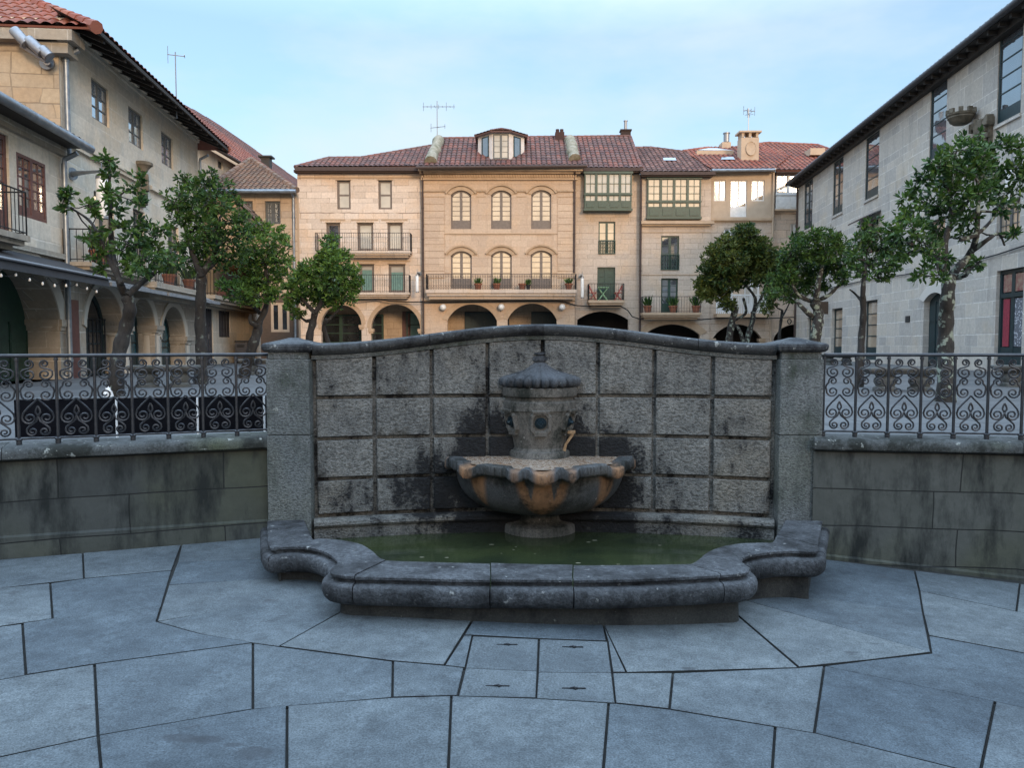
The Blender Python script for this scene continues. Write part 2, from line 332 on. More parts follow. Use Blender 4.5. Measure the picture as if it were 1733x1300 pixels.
WALL_L = [(-8.4, -6), (-8.3, -2), (-7.9, .9), (-6.9, 3), (-5.6, 4.5), (-3.73, 5.59), (-1.98, 6.27), (-1.9, 6.3)]
WALL_R = [(2.44, 6.17), (2.52, 6.14), (3.946, 5.92), (5.7, 5.15), (7.1, 3.7), (8.1, 1.4), (8.5, -2), (8.6, -6)]
CX, CY0, SAG = .2375, 6.28, .28          # fountain axis, depth of the wall's ends, bow of the wall
XL, XR = -1.64, 2.165                     # ends of the block wall
def arcY(x): t = (x - (XL + XR) / 2) / ((XR - XL) / 2); return CY0 + SAG * (1 - t * t)
def arcN(x): t = (x - (XL + XR) / 2) / ((XR - XL) / 2); d = -2 * SAG * t / ((XR - XL) / 2); return Vector((d, -1, 0)).normalized()
# upper square: one sheet out to the horizon with the sunken court cut out of its near edge
edge = [Vector((x, y, PLZ)) for x, y in WALL_L] + [Vector((x, arcY(x) + .35, PLZ)) for x in (-1.6, -.8, CX, 1.3, 2.1)] + [Vector((x, y, PLZ)) for x, y in WALL_R]
m, nt, b = new_mat('pale stone paving of the square'); v = coords(nt, 'Object')
br = nd(nt, 'ShaderNodeTexBrick', offset=.4); br.inputs['Scale'].default_value = 1; br.inputs['Brick Width'].default_value = 1.25; br.inputs['Row Height'].default_value = .62
br.inputs['Mortar Size'].default_value = .012; br.inputs['Color1'].default_value = (.105, .108, .11, 1); br.inputs['Color2'].default_value = (.08, .083, .086, 1); br.inputs['Mortar'].default_value = (.03, .03, .03, 1)
nt.links.new(v, br.inputs['Vector']); n = noise(nt, v, .9, 5); col = mix(nt, .6, br.outputs[0], ramp(nt, n, .25, .75, (.6, .6, .6, 1), (1.2, 1.2, 1.2, 1)), 'MULTIPLY')
nt.links.new(col, b.inputs['Base Color']); b.inputs['Roughness'].default_value = .8; bump(nt, b, noise(nt, v, 40, 3), .2, .006); M.square = m
mb = MB()
far = [Vector((-600, -6, PLZ))] + [Vector((-600 + 1200 * k / (len(edge) - 3), 900, PLZ)) for k in range(len(edge) - 2)] + [Vector((600, -6, PLZ))]
for A, B, C, D in zip(edge, edge[1:], far[1:], far): mb.poly([A, B, C, D])
tag(mb.build('square_ground', M.square, None), kind='structure')
mb = MB()   # lower court: base sheet, joint bed and the paving stones
xs = [-40, -8.6, -6, -3.7, -2, .3, 2.5, 3.95, 7, 8.7, 40]; ys = [-90, -8, 1, 3, 6.9]
for a, c in zip(xs, xs[1:]):
    for d, e in zip(ys, ys[1:]):
        if (a < -8.6 or c > 8.7) and e > -8: continue
        mb.poly([(a, d, gz(a) - .03), (c, d, gz(c) - .03), (c, e, gz(c) - .03), (a, e, gz(a) - .03)])
tag(mb.build('ground', M.square, None), kind='structure')
SL = [[(-80,953),(0,947),(140,936),(142,979),(0,995),(-80,1005)], [(140,936),(307,922),(291,965),(142,979)], [(307,922),(470,908),(470,945),(300,951)],
 [(300,951),(470,945),(500,978),(285,990)], [(-80,1005),(0,995),(85,987),(89,1047),(0,1060),(-80,1072)], [(85,987),(142,979),(291,965),(273,1027),(89,1047)],
 [(-80,1072),(0,1060),(38,1055),(44,1142),(0,1150),(-80,1165)], [(38,1055),(89,1047),(273,1027),(265,1052),(340,1073),(428,1088),(160,1124),(44,1142)],
 [(285,990),(500,976),(640,990),(265,1052)], [(265,1052),(640,986),(650,995),(472,1094),(428,1088),(340,1073)], [(472,1094),(650,995),(830,1000),(752,1126),(665,1119)],
 [(785,1075),(800,1075),(788,1130),(752,1126)], [(830,1000),(1010,1000),(1027,1085),(913,1081),(800,1075),(785,1075)],
 [(-80,1165),(0,1150),(44,1142),(160,1124),(166,1245),(0,1281),(-80,1300)], [(160,1124),(428,1088),(428,1200),(166,1245)], [(428,1088),(472,1094),(665,1119),(664,1180),(428,1200)],
 [(665,1119),(752,1126),(786,1130),(775,1177),(664,1180)],
 [(1028,1086),(1022,1060),(1060,1138),(1036,1138)], [(1010,1000),(1200,1000),(1352,1130),(1060,1138),(1022,1060)], [(1200,1000),(1240,1010),(1575,1104),(1480,1116),(1352,1129)],
 [(1240,1010),(1320,1000),(1365,1010),(1562,1037),(1576,1105)], [(1320,1000),(1380,930),(1400,947),(1548,966),(1556,1000),(1562,1037),(1365,1010)], [(1548,966),(1726,988),(1720,1035),(1556,1000)],
 [(1556,1000),(1720,1035),(1810,1052),(1810,1122),(1733,1105),(1571,1075),(1562,1037)], [(1726,988),(1810,998),(1810,1052),(1720,1035)],
 [(1571,1075),(1733,1105),(1810,1122),(1810,1215),(1684,1187),(1395,1127),(1480,1116),(1576,1105)],
 [(1036,1139),(1139,1139),(1133,1200),(1041,1190)], [(1139,1139),(1352,1130),(1395,1127),(1378,1241),(1312,1230),(1133,1200)], [(1395,1127),(1684,1187),(1658,1311),(1611,1299),(1378,1241)],
 [(1684,1187),(1810,1215),(1810,1348),(1658,1311)], [(-80,1300),(0,1281),(166,1245),(175,1340),(-80,1400)], [(166,1245),(330,1216),(428,1200),(486,1194),(485,1340),(175,1345)],
 [(486,1194),(664,1180),(764,1177),(757,1340),(485,1340)], [(764,1177),(776,1178),(908,1182),(1030,1190),(1018,1340),(757,1340)], [(1030,1190),(1041,1190),(1133,1200),(1312,1230),(1304,1345),(1018,1340)],
 [(1312,1230),(1378,1241),(1611,1299),(1658,1311),(1810,1348),(1810,1450),(1304,1345)]]
def inset(P, d):
    n = len(P); out = []
    ar = sum(P[k].x * P[(k + 1) % n].y - P[(k + 1) % n].x * P[k].y for k in range(n))
    if ar < 0: P = P[::-1]
    for k in range(n):
        a, p, c = P[k - 1], P[k], P[(k + 1) % n]; e1 = (p - a); e2 = (c - p); e1.z = e2.z = 0
        e1.normalize(); e2.normalize(); n1 = Vector((-e1.y, e1.x, 0)); n2 = Vector((-e2.y, e2.x, 0)); bi = n1 + n2
        q = p + bi * (d / max(.35, bi.dot(n1))) ; out.append(Vector((q.x, q.y, gz(q.x))))
    return out
def slab(mb, px, d=.006, th=.03, jz=0):
    P = inset([PG(*p) for p in px], d); T = [p + Vector((0, 0, jz)) for p in P]; n = len(P)
    Q = [p + Vector((0, 0, -.0035)) for p in P]
    c = sum(T, Vector()) / n; I = []
    for p in T:
        q = p + (c - p).normalized() * .006; I.append(q)
    i = len(mb.v); mb.v += I + [p - Vector((0, 0, .0025)) for p in T] + [p - Vector((0, 0, th)) for p in T]
    mb.face(list(range(i, i + n)))
    for k in range(n):
        l = (k + 1) % n; mb.face([i + l, i + k, i + n + k, i + n + l]); mb.face([i + n + l, i + n + k, i + 2 * n + k, i + 2 * n + l])
mb = MB(); jr = random.Random(3)
for s in SL: slab(mb, s, jz=jr.uniform(-.002, .002))
def dark_sides(o):
    o.data.materials.append(M.joint)
    for p in o.data.polygons:
        if abs(p.normal.z) < .3: p.material_index = 1
    return o
tag(dark_sides(mb.build('pavement', M.pave, None, fix=True)), kind='structure')
mb = MB()
J = [PG(*p) for p in ((-80,953), (470,905), (1380,930), (1810,998), (1810,1440), (1018,1338), (-80,1395))]
jx = sorted({round(-4.4 + .35 * k, 2) for k in range(26)})
for a, c in zip(jx, jx[1:]): mb.poly([(a, 1.9, gz(a) - .018), (c, 1.9, gz(c) - .018), (c, 6.6, gz(c) - .018), (a, 6.6, gz(a) - .018)])
tag(mb.build('joint_bed_ground', M.joint, None), kind='structure')
# four hatch slabs with a lifting bar each
hatch = [('upper left', [(800,1077),(911,1082),(909,1136),(788,1131)], (858, 1092)), ('upper right', [(913,1082),(1028,1086),(1035,1139),(911,1138)], (969, 1096)),
         ('lower left', [(788,1131),(909,1136),(907,1181),(776,1178)], (842, 1162)), ('lower right', [(911,1138),(1035,1139),(1041,1190),(908,1182)], (971, 1166))]
lab = ['square stone hatch slab nearest the basin, its lifting bar without a crack beside it', 'cracked square hatch slab in front of the basin',
       'hatch slab with a patch of crumbled mortar along its near edge', 'hatch slab with a rusty lifting bar in the corner farthest from the basin']
for (w, px, c), l in zip(hatch, lab):
    cp = PG(*c); t = empty('hatch_slab', cp, l, 'hatch slab', 'stone hatch slabs set in the paving')
    mb = MB(); slab(mb, px, .003, jz=.0005); dark_sides(mb.build('slab', M.pave, t, fix=True))
    h = MB(); h.box(cp + Vector((0, 0, .002)), .115, .007, .004); h.box(cp + Vector((.005, -.002, .003)), .014, .022, .008, R(40)); h.tube([cp + Vector((-.02, -.003, .004)), cp + Vector((-.012, -.004, .008)), cp + Vector((.012, -.004, .008)), cp + Vector((.02, -.003, .004))], .002, 5)
    h.build('lifting_bar', M.iron, t)
    if w == 'upper right':
        a, d = PG(913, 1105), PG(972, 1084); k = MB(); k.strip([a + Vector((0, 0, .0025)), (a + d) / 2 + Vector((.005, .01, .0025)), d + Vector((0, 0, .0025))], [a + Vector((.003, .005, .0025)), (a + d) / 2 + Vector((.01, .016, .0025)), d + Vector((.006, .004, .0025))]); k.build('crack', M.joint, t)
# ================================================================== FOUNTAIN
FO = Vector((CX, 6.0, 0))
fo = empty('wall_fountain', FO, 'grey granite wall fountain with block wall, two pillars, scalloped bowl and low basin', 'fountain')
def attr_fac(nt, name, mul=1):
    a = nd(nt, 'ShaderNodeAttribute', attribute_name=name); m_ = nd(nt, 'ShaderNodeMath', operation='MULTIPLY'); nt.links.new(a.outputs['Fac'], m_.inputs[0]); m_.inputs[1].default_value = mul; return m_.outputs[0]
g = granite('black stained pecked granite', (.19, .185, .17), (.115, .115, .11), (.01, .01, .011), (.79, .92), (.28, .28, .26), (.72, .77), 1.0, 33, warm=(.18, .165, .14), pst=(1, 1, 1.5), dist=.02, pkm=.5)
M.block = granite_done(g, attr_fac(g[1], 'stain', .5))
M.pillar = granite_done(granite('pillar granite', (.16, .166, .165), (.105, .115, .112), (.035, .043, .033), (.58, .78), (.25, .26, .24), (.7, .76), .8, 46, dist=.016, pst=(1, 1, 1.7), warm=(.14, .145, .13)))
M.coping = granite_done(granite('dark weathered coping granite', (.075, .08, .085), (.045, .05, .055), (.012, .013, .016), (.58, .74), (.26, .27, .26), (.63, .7), .7, 34))
M.rim = granite_done(granite('worn basin rim granite', (.085, .088, .094), (.045, .047, .051), (.011, .011, .012), (.55, .72), (.24, .24, .23), (.66, .74), .7, 36, dist=.02))
M.rimS = granite_done(granite('basin plinth granite', (.05, .047, .042), (.03, .03, .027), (.01, .01, .01), (.56, .74), (.14, .14, .12), (.68, .75), .5, 34))
M.urn = granite_done(granite('fountain column granite', (.15, .138, .122), (.1, .092, .082), (.016, .018, .014), (.58, .74), (.24, .23, .21), (.7, .76), .35, 50))
M.lid = granite_done(granite('dark carved lid granite', (.08, .085, .095), (.055, .06, .066), (.012, .013, .015), (.58, .72), (.22, .23, .23), (.66, .73), .4, 40))
# --- block wall : recessed sheet plus raised pecked blocks following the arc
def wp(x, z, off=0):
    n = arcN(x); return Vector((x, arcY(x), z)) + n * off
def cop_z(x): t = (x - (XL + XR) / 2) / ((XR - XL) / 2); return 1.645 + .163 * (.5 + .5 * math.cos(math.pi * max(-1, min(1, t))))
mb = MB(); N = 48; X = [XL + (XR - XL) * k / N for k in range(N + 1)]
for a, c in zip(X, X[1:]): mb.poly([wp(a, -.1, -.042), wp(c, -.1, -.042), wp(c, cop_z(c) - .1, -.042), wp(a, cop_z(a) - .1, -.042)])
mb.strip([Vector((x, arcY(x) + .4, -.1)) for x in X[::-1]], [Vector((x, arcY(x) + .4, cop_z(x) - .1)) for x in X[::-1]])
colx = [-1.625, -1.175, -.7175, -.2675, CX - .005, .6575, 1.125, 1.605, 2.115][:]
colx = [XL + .02 + (XR - XL - .04) * k / 8 for k in range(9)]
rowz = [.215, .5175, .855, 1.197, None]; stain = [.16] * len(mb.v); gap = .016
def stain_at(x, z):
    d = math.hypot((x - CX) / 1.15, (z - .6) / .7); s = max(0, 1 - d) * 1.25
    s += max(0, .35 - abs(z - .3) * .9) * .5
    return min(1, s)
br_ = random.Random(5)
for a, c in zip(colx, colx[1:]):
    for k in range(4):
        z0 = rowz[k] + gap; top = rowz[k + 1]
        n = 10; mm = 8; g_ = gap
        xa, xc = a + g_, c - g_; grid = []; jit = br_.uniform(-.004, .004)
        for i in range(n + 1):
            fi_ = lambda q, N: 0 if q == 0 else 1 if q == N else (.016 if q == 1 else .984 if q == N - 1 else q / N); x = xa + (xc - xa) * fi_(i, n); col_ = []
            zt = (top - g_) if top else cop_z(x) - .135
            for j in range(mm + 1):
                z = z0 + (zt - z0) * (fi_(j, mm) if 0 < j < mm else j / mm); e = min(i, n - i, j, mm - j)
                off = jit + (br_.uniform(.0, .006) if e else -.006) ; col_.append(mb.vert(wp(x, z, off))); stain.append(stain_at(x, z))
            grid.append(col_)
        for i in range(n):
            for j in range(mm): mb.face([grid[i][j], grid[i + 1][j], grid[i + 1][j + 1], grid[i][j + 1]])
        loop = [grid[i][0] for i in range(n + 1)] + [grid[n][j] for j in range(1, mm + 1)] + [grid[i][mm] for i in range(n - 1, -1, -1)] + [grid[0][j] for j in range(mm - 1, 0, -1)]
        back = []
        for q in loop:
            p = mb.v[q]; back.append(mb.vert(p - arcN(p.x) * .05)); stain.append(stain_at(p.x, p.z))
        for q in range(len(loop)):
            r = (q + 1) % len(loop); mb.face([loop[r], loop[q], back[q], back[r]])
mb.at['stain'] = stain
mb.build('block_wall', M.block, fo, smooth=50)
# --- ledge at the water line
mb = MB(); prof = [(.0, -.1), (.075, -.1), (.075, .125), (.09, .135), (.105, .155), (.1, .18), (.075, .195), (.03, .2), (0, .2)]
rows = [[wp(x, z, o) for x in X] for o, z in prof]
for A, B in zip(rows, rows[1:]): mb.strip(A, B)
mb.at['stain'] = [stain_at(p.x, .3) * .8 for p in mb.v]
mb.build('water_ledge', M.block, fo, smooth=50, fix=True)
# --- coping in stones with fine joints
def coping(mb, x0, x1):
    n = max(4, int((x1 - x0) / .08)); xx = [x0 + (x1 - x0) * k / n for k in range(n + 1)]
    prof = [(-.42, -.1), (-.02, -.1), (.012, -.098), (.03, -.085), (.058, -.066), (.07, -.04), (.064, -.016), (.045, -.003), (.0, 0), (-.4, 0), (-.44, -.03), (-.42, -.1)]
    rr = [[mb.vert(wp(x, cop_z(x) + z, o)) for x in xx] for o, z in prof]
    for A, B in zip(rr, rr[1:]):
        for k in range(n): mb.face([A[k], A[k + 1], B[k + 1], B[k]])
    mb.face([r[0] for r in rr[:-1]]); mb.face([r[-1] for r in rr[:-1]][::-1])
mb = MB(); cj = [XL + .004] + [XL + (XR - XL) * k for k in (.118, .247, .5, .66, .84)] + [XR - .004]
for a, c in zip(cj, cj[1:]): coping(mb, a + .002, c - .002)
mb.build('wall_coping', M.coping, fo, smooth=40, fix=True)
mb = MB()   # narrow fillet under the coping
rows = [[wp(x, cop_z(x) + z, o) for x in X] for o, z in ((-.03, -.135), (.008, -.132), (.012, -.1), (-.03, -.1))]
for A, B in zip(rows, rows[1:]): mb.strip(A, B)
mb.build('wall_fillet', M.pillar, fo, smooth=40, fix=True)
# --- pillars
for cx, w in ((-1.815, .352), (2.345, .352)):
    yf = 6.2; d = .42; c = Vector((cx, yf + d / 2, 0)); mb = MB()
    mb.box(c + Vector((0, 0, .37)), w, d, 1.05 + .0); mb.box(c + Vector((0, 0, 1.2075)), w - .003, d - .003, .615); mb.box(c + Vector((0, 0, 1.545)), w - .03, d - .03, .06)
    p = mb.build('pillar', M.pillar, fo, bevel=.008)
    cap = MB(); sq = lambda h, z: [c + Vector((sx * h, sy * (h + (d - w) / 2), z)) for sx, sy in ((-1, -1), (1, -1), (1, 1), (-1, 1))]
    lv = [(w / 2 - .02, 1.572), (w / 2 + .004, 1.576), (w / 2 + .02, 1.592), (w / 2 + .026, 1.618), (w / 2 + .022, 1.636), (w / 2 + .008, 1.645), (w / 2 - .01, 1.65), (.08, 1.672), (.02, 1.692)]
    for (h0, z0), (h1, z1) in zip(lv, lv[1:]): cap.strip(sq(h0, z0), sq(h1, z1), True)
    cap.poly(sq(*lv[-1])); cap.poly(sq(*lv[0])[::-1])
    cap.build('pillar_cap', M.coping, p, smooth=30, fix=True)
# --- basin rim
ZR = .285
OUT = [(452,882),(453,905),(457,926),(480,925),(505,924.5),(530,927),(552,934),(566,943),(571,950),(568,956),(561,962),(559,968),(566,972),(590,975),(627,975.5),(700,977),(765,979),(830,980),(900,981),(970,981),(1040,980),(1100,978),(1170,975),(1220,972),(1252,970),(1266,966),(1267,960),(1261,954),(1256,950),(1258,944),(1268,939),(1286,935.5),(1310,932.5),(1340,931),(1381,932),(1384,922),(1388,900),(1392,882)]
INN = [(516,880),(523,897),(530,912),(538,911.5),(546,911.5),(558,912),(572,913),(586,915),(602,918),(614,922.5),(624,928),(634,935),(641,942),(650,947),(668,948.5),(715,950),(770,951.5),(830,953),(900,955),(970,956),(1030,956),(1085,955.5),(1140,954.5),(1165,954),(1174,951),(1180,947),(1186,942),(1192,937),(1205,930),(1223,924),(1240,920.5),(1257,918.5),(1275,918),(1290,917.5),(1306,917),(1314,904),(1322,892),(1328,880)]
O = [PZ(x, y, ZR) for x, y in OUT]; I = [PZ(x, y, ZR) for x, y in INN]
def dens(P, f):
    out = []; n = len(P)
    for k in range(n - 1):
        p0, p1, p2, p3 = P[max(k - 1, 0)], P[k], P[k + 1], P[min(k + 2, n - 1)]
        for j in range(f):
            t = j / f; out.append(.5 * ((2 * p1) + (p2 - p0) * t + (2 * p0 - 5 * p1 + 4 * p2 - p3) * t * t + (3 * p1 - p0 - 3 * p2 + p3) * t ** 3))
    out.append(P[-1]); return out
O = dens(O, 3); I = dens(I, 3)
def normals(P):
    out = []
    for k in range(len(P)):
        t = P[min(k + 2, len(P) - 1)] - P[max(k - 2, 0)]; t.normalize(); out.append(Vector((t.y, -t.x, 0)))
    return out
NO = normals(O)
cuts = [0, 7, 26, 40, 51, 57, 69, 87, 105, 111]
rimp = [(-.034, .0, 0), (-.006, -.001, 0), (0, -.006, 0), (.0, -.02, 0), (-.014, -.03, 0), (-.018, -.046, 0), (.018, -.046, 0), (.034, -.05, 0), (.046, -.062, 0), (.052, -.082, 0), (.05, -.112, 0), (.04, -.14, 0), (.02, -.163, 0), (-.01, -.178, 0), (-.06, -.182, 0)]
mb = MB(); pl = MB()
for a, c in zip(cuts, cuts[1:]):
    idx = list(range(a, c + 1)); dz = br_.uniform(-.003, .003); rr = []
    def shr(p, k):   # tiny gap at both ends
        t = (O[min(k + 1, len(O) - 1)] - O[max(k - 1, 0)]).normalized()
        return p + t * (.0035 if k == a else -.0035 if k == c else 0)
    rr.append([mb.vert(shr(I[k] + Vector((0, 0, -.3)), k)) for k in idx]); rr.append([mb.vert(shr(I[k] + Vector((0, 0, dz - .01)), k)) for k in idx])
    rr.append([mb.vert(shr(I[k] + (O[k] - I[k]).normalized() * .01 + Vector((0, 0, dz)), k)) for k in idx])
    for o, z, _ in rimp: rr.append([mb.vert(shr(O[k] + NO[k] * o + Vector((0, 0, z + dz)), k)) for k in idx])
    for A, B in zip(rr, rr[1:]):
        for k in range(len(idx) - 1): mb.face([A[k], A[k + 1], B[k + 1], B[k]])
    mb.face([r[0] for r in rr]); mb.face([r[-1] for r in rr][::-1])
    P0 = [O[k] + NO[k] * -.045 for k in idx]; P1 = [O[k] + NO[k] * -.06 for k in idx]
    pl.strip([Vector((p.x, p.y, ZR - .175)) for p in P1], [Vector((p.x, p.y, -.3)) for p in P0])
mb.build('basin_rim', M.rim, fo, smooth=45, fix=True)
pl.build('basin_plinth', M.rimS, fo, smooth=45, fix=True)
# --- water
m, nt, b = new_mat('green pond water'); v = coords(nt, 'Object'); n = noise(nt, v, 1.6, 3)
nt.links.new(mix(nt, ramp(nt, n, .35, .65), (.017, .023, .013), (.036, .045, .019)), b.inputs['Base Color']); b.inputs['Roughness'].default_value = .06; b.inputs['IOR'].default_value = 1.33
bump(nt, b, noise(nt, coords(nt, 'Object', (1, 2.2, 1)), 9, 2), .12, .01); M.water = m
mb = MB(); Iw = [Vector((p.x, p.y, .035)) for p in I[3:-3]]; bk = [Vector((x, arcY(x) - .03, .035)) for x in X]
ext = [Vector((XL, CY0 + .02, .035))] + Iw + [Vector((XR, CY0 + .02, .035))]
for k in range(len(ext) - 1):
    a, c = ext[k], ext[k + 1]; ta = XL + (XR - XL) * k / (len(ext) - 1); tc = XL + (XR - XL) * (k + 1) / (len(ext) - 1)
    mb.poly([a, c, Vector((tc, arcY(tc), .035)), Vector((ta, arcY(ta), .035))])
tag(mb.build('water', M.water, None, fix=True), kind='structure')
mb = MB()
for k in range(26):
    x = rng.uniform(-1.2, 1.7); y = rng.uniform(5.0, 6.2); r_ = rng.uniform(.006, .018); a = rng.uniform(0, 3)
    mb.poly([Vector((x + r_ * math.cos(t + a) * (1.6 if t % 2 else 1), y + r_ * math.sin(t + a) * .7, .0375)) for t in (0, 1.2, 2.4, 3.6, 4.9)])
tag(mb.build('floating_debris', M.lich, None), kind='stuff')
# --- pedestal, bowl, column, lid
BC = Vector((CX, 6.6, 0))
mb = MB(); mb.lathe([(.0, -.2), (.325, -.2), (.325, .075), (.318, .105), (.3, .118), (.255, .122), (.225, .14), (.215, .19), (.24, .235), (.26, .26)], BC, 40)
mb.build('pedestal', M.urn, fo, smooth=40, fix=True)
# carved scalloped bowl: stains ride on a vertex attribute with their own outline
sp = [(0, .085, 1), (15.2, .05, .75), (-15.2, .05, .75), (47, .085, 1), (-47, .085, 1), (80, .05, .8), (-80, .05, .8)]
def spout(a):
    s = 0
    for c, w, k in sp: s = max(s, k * max(0, 1 - ((a - c) / (w * 90)) ** 2) ** .8 if abs(a - c) < w * 90 else 0)
    return s
def Rl(a):
    base = .815 + .02 * math.cos(R(a * 2)); 
    base += .02 * math.cos(R((abs(a) - 31) * 6)) * (-1 if abs(a) < 62 else -.3)
    return base + .026 * spout(a) + .006 * math.sin(a * 1.9) * math.sin(a * .63 + 1) + .003 * math.sin(a * 5.3)
NA = 360; A_ = [-128 + 256 * k / NA for k in range(NA + 1)]
def dirv(a): return Vector((math.sin(R(a)), -math.cos(R(a)), 0))
rows = []; st = []
def bowl_row(fn):
    rows.append([fn(a) for a in A_])
sm = lambda t: t * t * (3 - 2 * t)
def stn(a, t):   # t: 0 at lip .. 1 at the foot
    s = 0
    for c, w0, tmax in ((0, 18, .78), (47, 9, .7), (-45, 8, .6)):
        w = w0 * (1 - (t / tmax) ** 2.2) if t < tmax else 0
        if w > 0 and abs(a - c) < w:
            s = max(s, min(1, (w - abs(a - c)) / 3.5))
            if c == 0 and t < .36 and abs(abs(a) - 7.5) < 3.2 * (1 - t / .36): s = 0
    return s
bowl_row(lambda a: (dirv(a) * .6, .66)); st.append([.9] * (NA + 1))
bowl_row(lambda a: (dirv(a) * (Rl(a) - .14), .663)); st.append([.7 + .3 * spout(a) for a in A_])
bowl_row(lambda a: (dirv(a) * (Rl(a) - .12), .69 - .024 * spout(a))); st.append([spout(a) for a in A_])
bowl_row(lambda a: (dirv(a) * (Rl(a) - .012), .698 - .042 * spout(a) + .004 * math.sin(a * 3.1))); st.append([max(0, spout(a) - .4) * 2 for a in A_])
bowl_row(lambda a: (dirv(a) * Rl(a), .688 - .044 * spout(a) + .004 * math.sin(a * 3.1))); st.append([max(0, spout(a) - .5) * 2.6 for a in A_])
bowl_row(lambda a: (dirv(a) * (Rl(a) + .002), .628 - .032 * spout(a))); st.append([max(0, spout(a) - .5) * 2.6 for a in A_])
bowl_row(lambda a: (dirv(a) * (Rl(a) - .01), .614 - .04 * spout(a))); st.append([max(0, spout(a) - .55) * 2.2 for a in A_])
bowl_row(lambda a: (dirv(a) * (Rl(a) - .04), .603 - .03 * spout(a))); st.append([.6 * spout(a) for a in A_])
bowl_row(lambda a: (dirv(a) * (Rl(a) - .09), .597)); st.append([stn(a, 0) for a in A_])
for k in range(1, 13):
    t = k / 12; r_ = .72 * math.cos(t * 1.22) ** .75 + .0; z = .592 - .352 * math.sin(t * math.pi / 2) ** .95
    flute = 1 + .012 * math.cos(R(a_ := 0))
    bowl_row(lambda a, r_=r_, z=z, t=t: (dirv(a) * (r_ + .012 * (1 - t) * math.cos(R(a) * 360 / 47 / 1)), z)); st.append([stn(a, t) for a in A_])
mb = MB(); ids = []
for r_ in rows: ids.append([mb.vert(BC + p + Vector((0, 0, z)) if not isinstance(p, tuple) else p) for p, z in r_])
for A, B in zip(ids, ids[1:]):
    for k in range(NA): mb.face([A[k], A[k + 1], B[k + 1], B[k]])
mb.at['stain'] = [min(1, x) for r_ in st for x in r_]
g = granite('bowl granite with orange lime stains', (.075, .076, .078), (.045, .047, .049), (.01, .011, .009), (.55, .73), (.26, .26, .26), (.7, .76), .4, 36, warm=(.11, .1, .085))
m, nt, b, v, col = g[:5]
orange = mix(nt, ramp(nt, noise(nt, coords(nt, 'Object', (1, 1, .25)), 9, 5, .7), .35, .7), (.27, .145, .075), (.15, .082, .045))
M.bowl = granite_done((m, nt, b, v, mix(nt, attr_fac(nt, 'stain', 1), col, orange), *g[5:]))
mb.build('scalloped_bowl', M.bowl, fo, smooth=50, fix=True)
m, nt, b = new_mat('rippling orange tinted water'); v = coords(nt, 'Object'); n = noise(nt, v, 42, 3, .7)
nt.links.new(mix(nt, ramp(nt, n, .42, .62), (.24, .14, .08), (.42, .36, .3)), b.inputs['Base Color']); b.inputs['Roughness'].default_value = .15; bump(nt, b, n, .8, .012)
mb = MB(); mb.poly([BC + dirv(a) * (Rl(a) - .105) + Vector((0, 0, .676)) for a in A_[::3]]); mb.build('bowl_water', m, fo)
cz = MB()
prof = [(.26, .6), (.262, .715), (.252, .732), (.232, .736), (.222, .76), (.236, .84), (.268, .96), (.288, 1.05), (.296, 1.075), (.305, 1.08), (.31, 1.12), (.31, 1.15), (.292, 1.162), (.292, 1.195), (.318, 1.2), (.322, 1.21), (.322, 1.268), (.312, 1.274), (.0, 1.274)]
oct_ = lambda a, r_, z: 1.0
cz.lathe(prof, BC, 48); cz.build('column', M.urn, fo, smooth=32, fix=True)
lid = MB(); NG = 26
gad = lambda a, r_, z: 1 + .17 * (abs(math.cos(a * NG / 2)) - .6) * min(1, r_ / .25 + .15)
lid.lathe([(.1, 1.274), (.295, 1.276), (.326, 1.288), (.337, 1.312), (.336, 1.338), (.324, 1.354), (.296, 1.368), (.228, 1.388), (.16, 1.411), (.105, 1.44), (.072, 1.472), (.05, 1.497)], BC, 240, rad=gad)
ld = lid.build('lid', M.lid, fo, smooth=60, fix=True)
fi = MB(); fi.lathe([(.055, 1.485), (.074, 1.494), (.08, 1.512), (.074, 1.53), (.056, 1.536), (.054, 1.542), (.068, 1.551), (.06, 1.566), (.022, 1.571), (0, 1.571)], BC, 24); fi.build('finial', M.lid, ld, smooth=40, fix=True)
M.bronze = basic('dark blue patinated bronze', (.03, .055, .075), (.015, .028, .035), 20, .35, .3, .6)
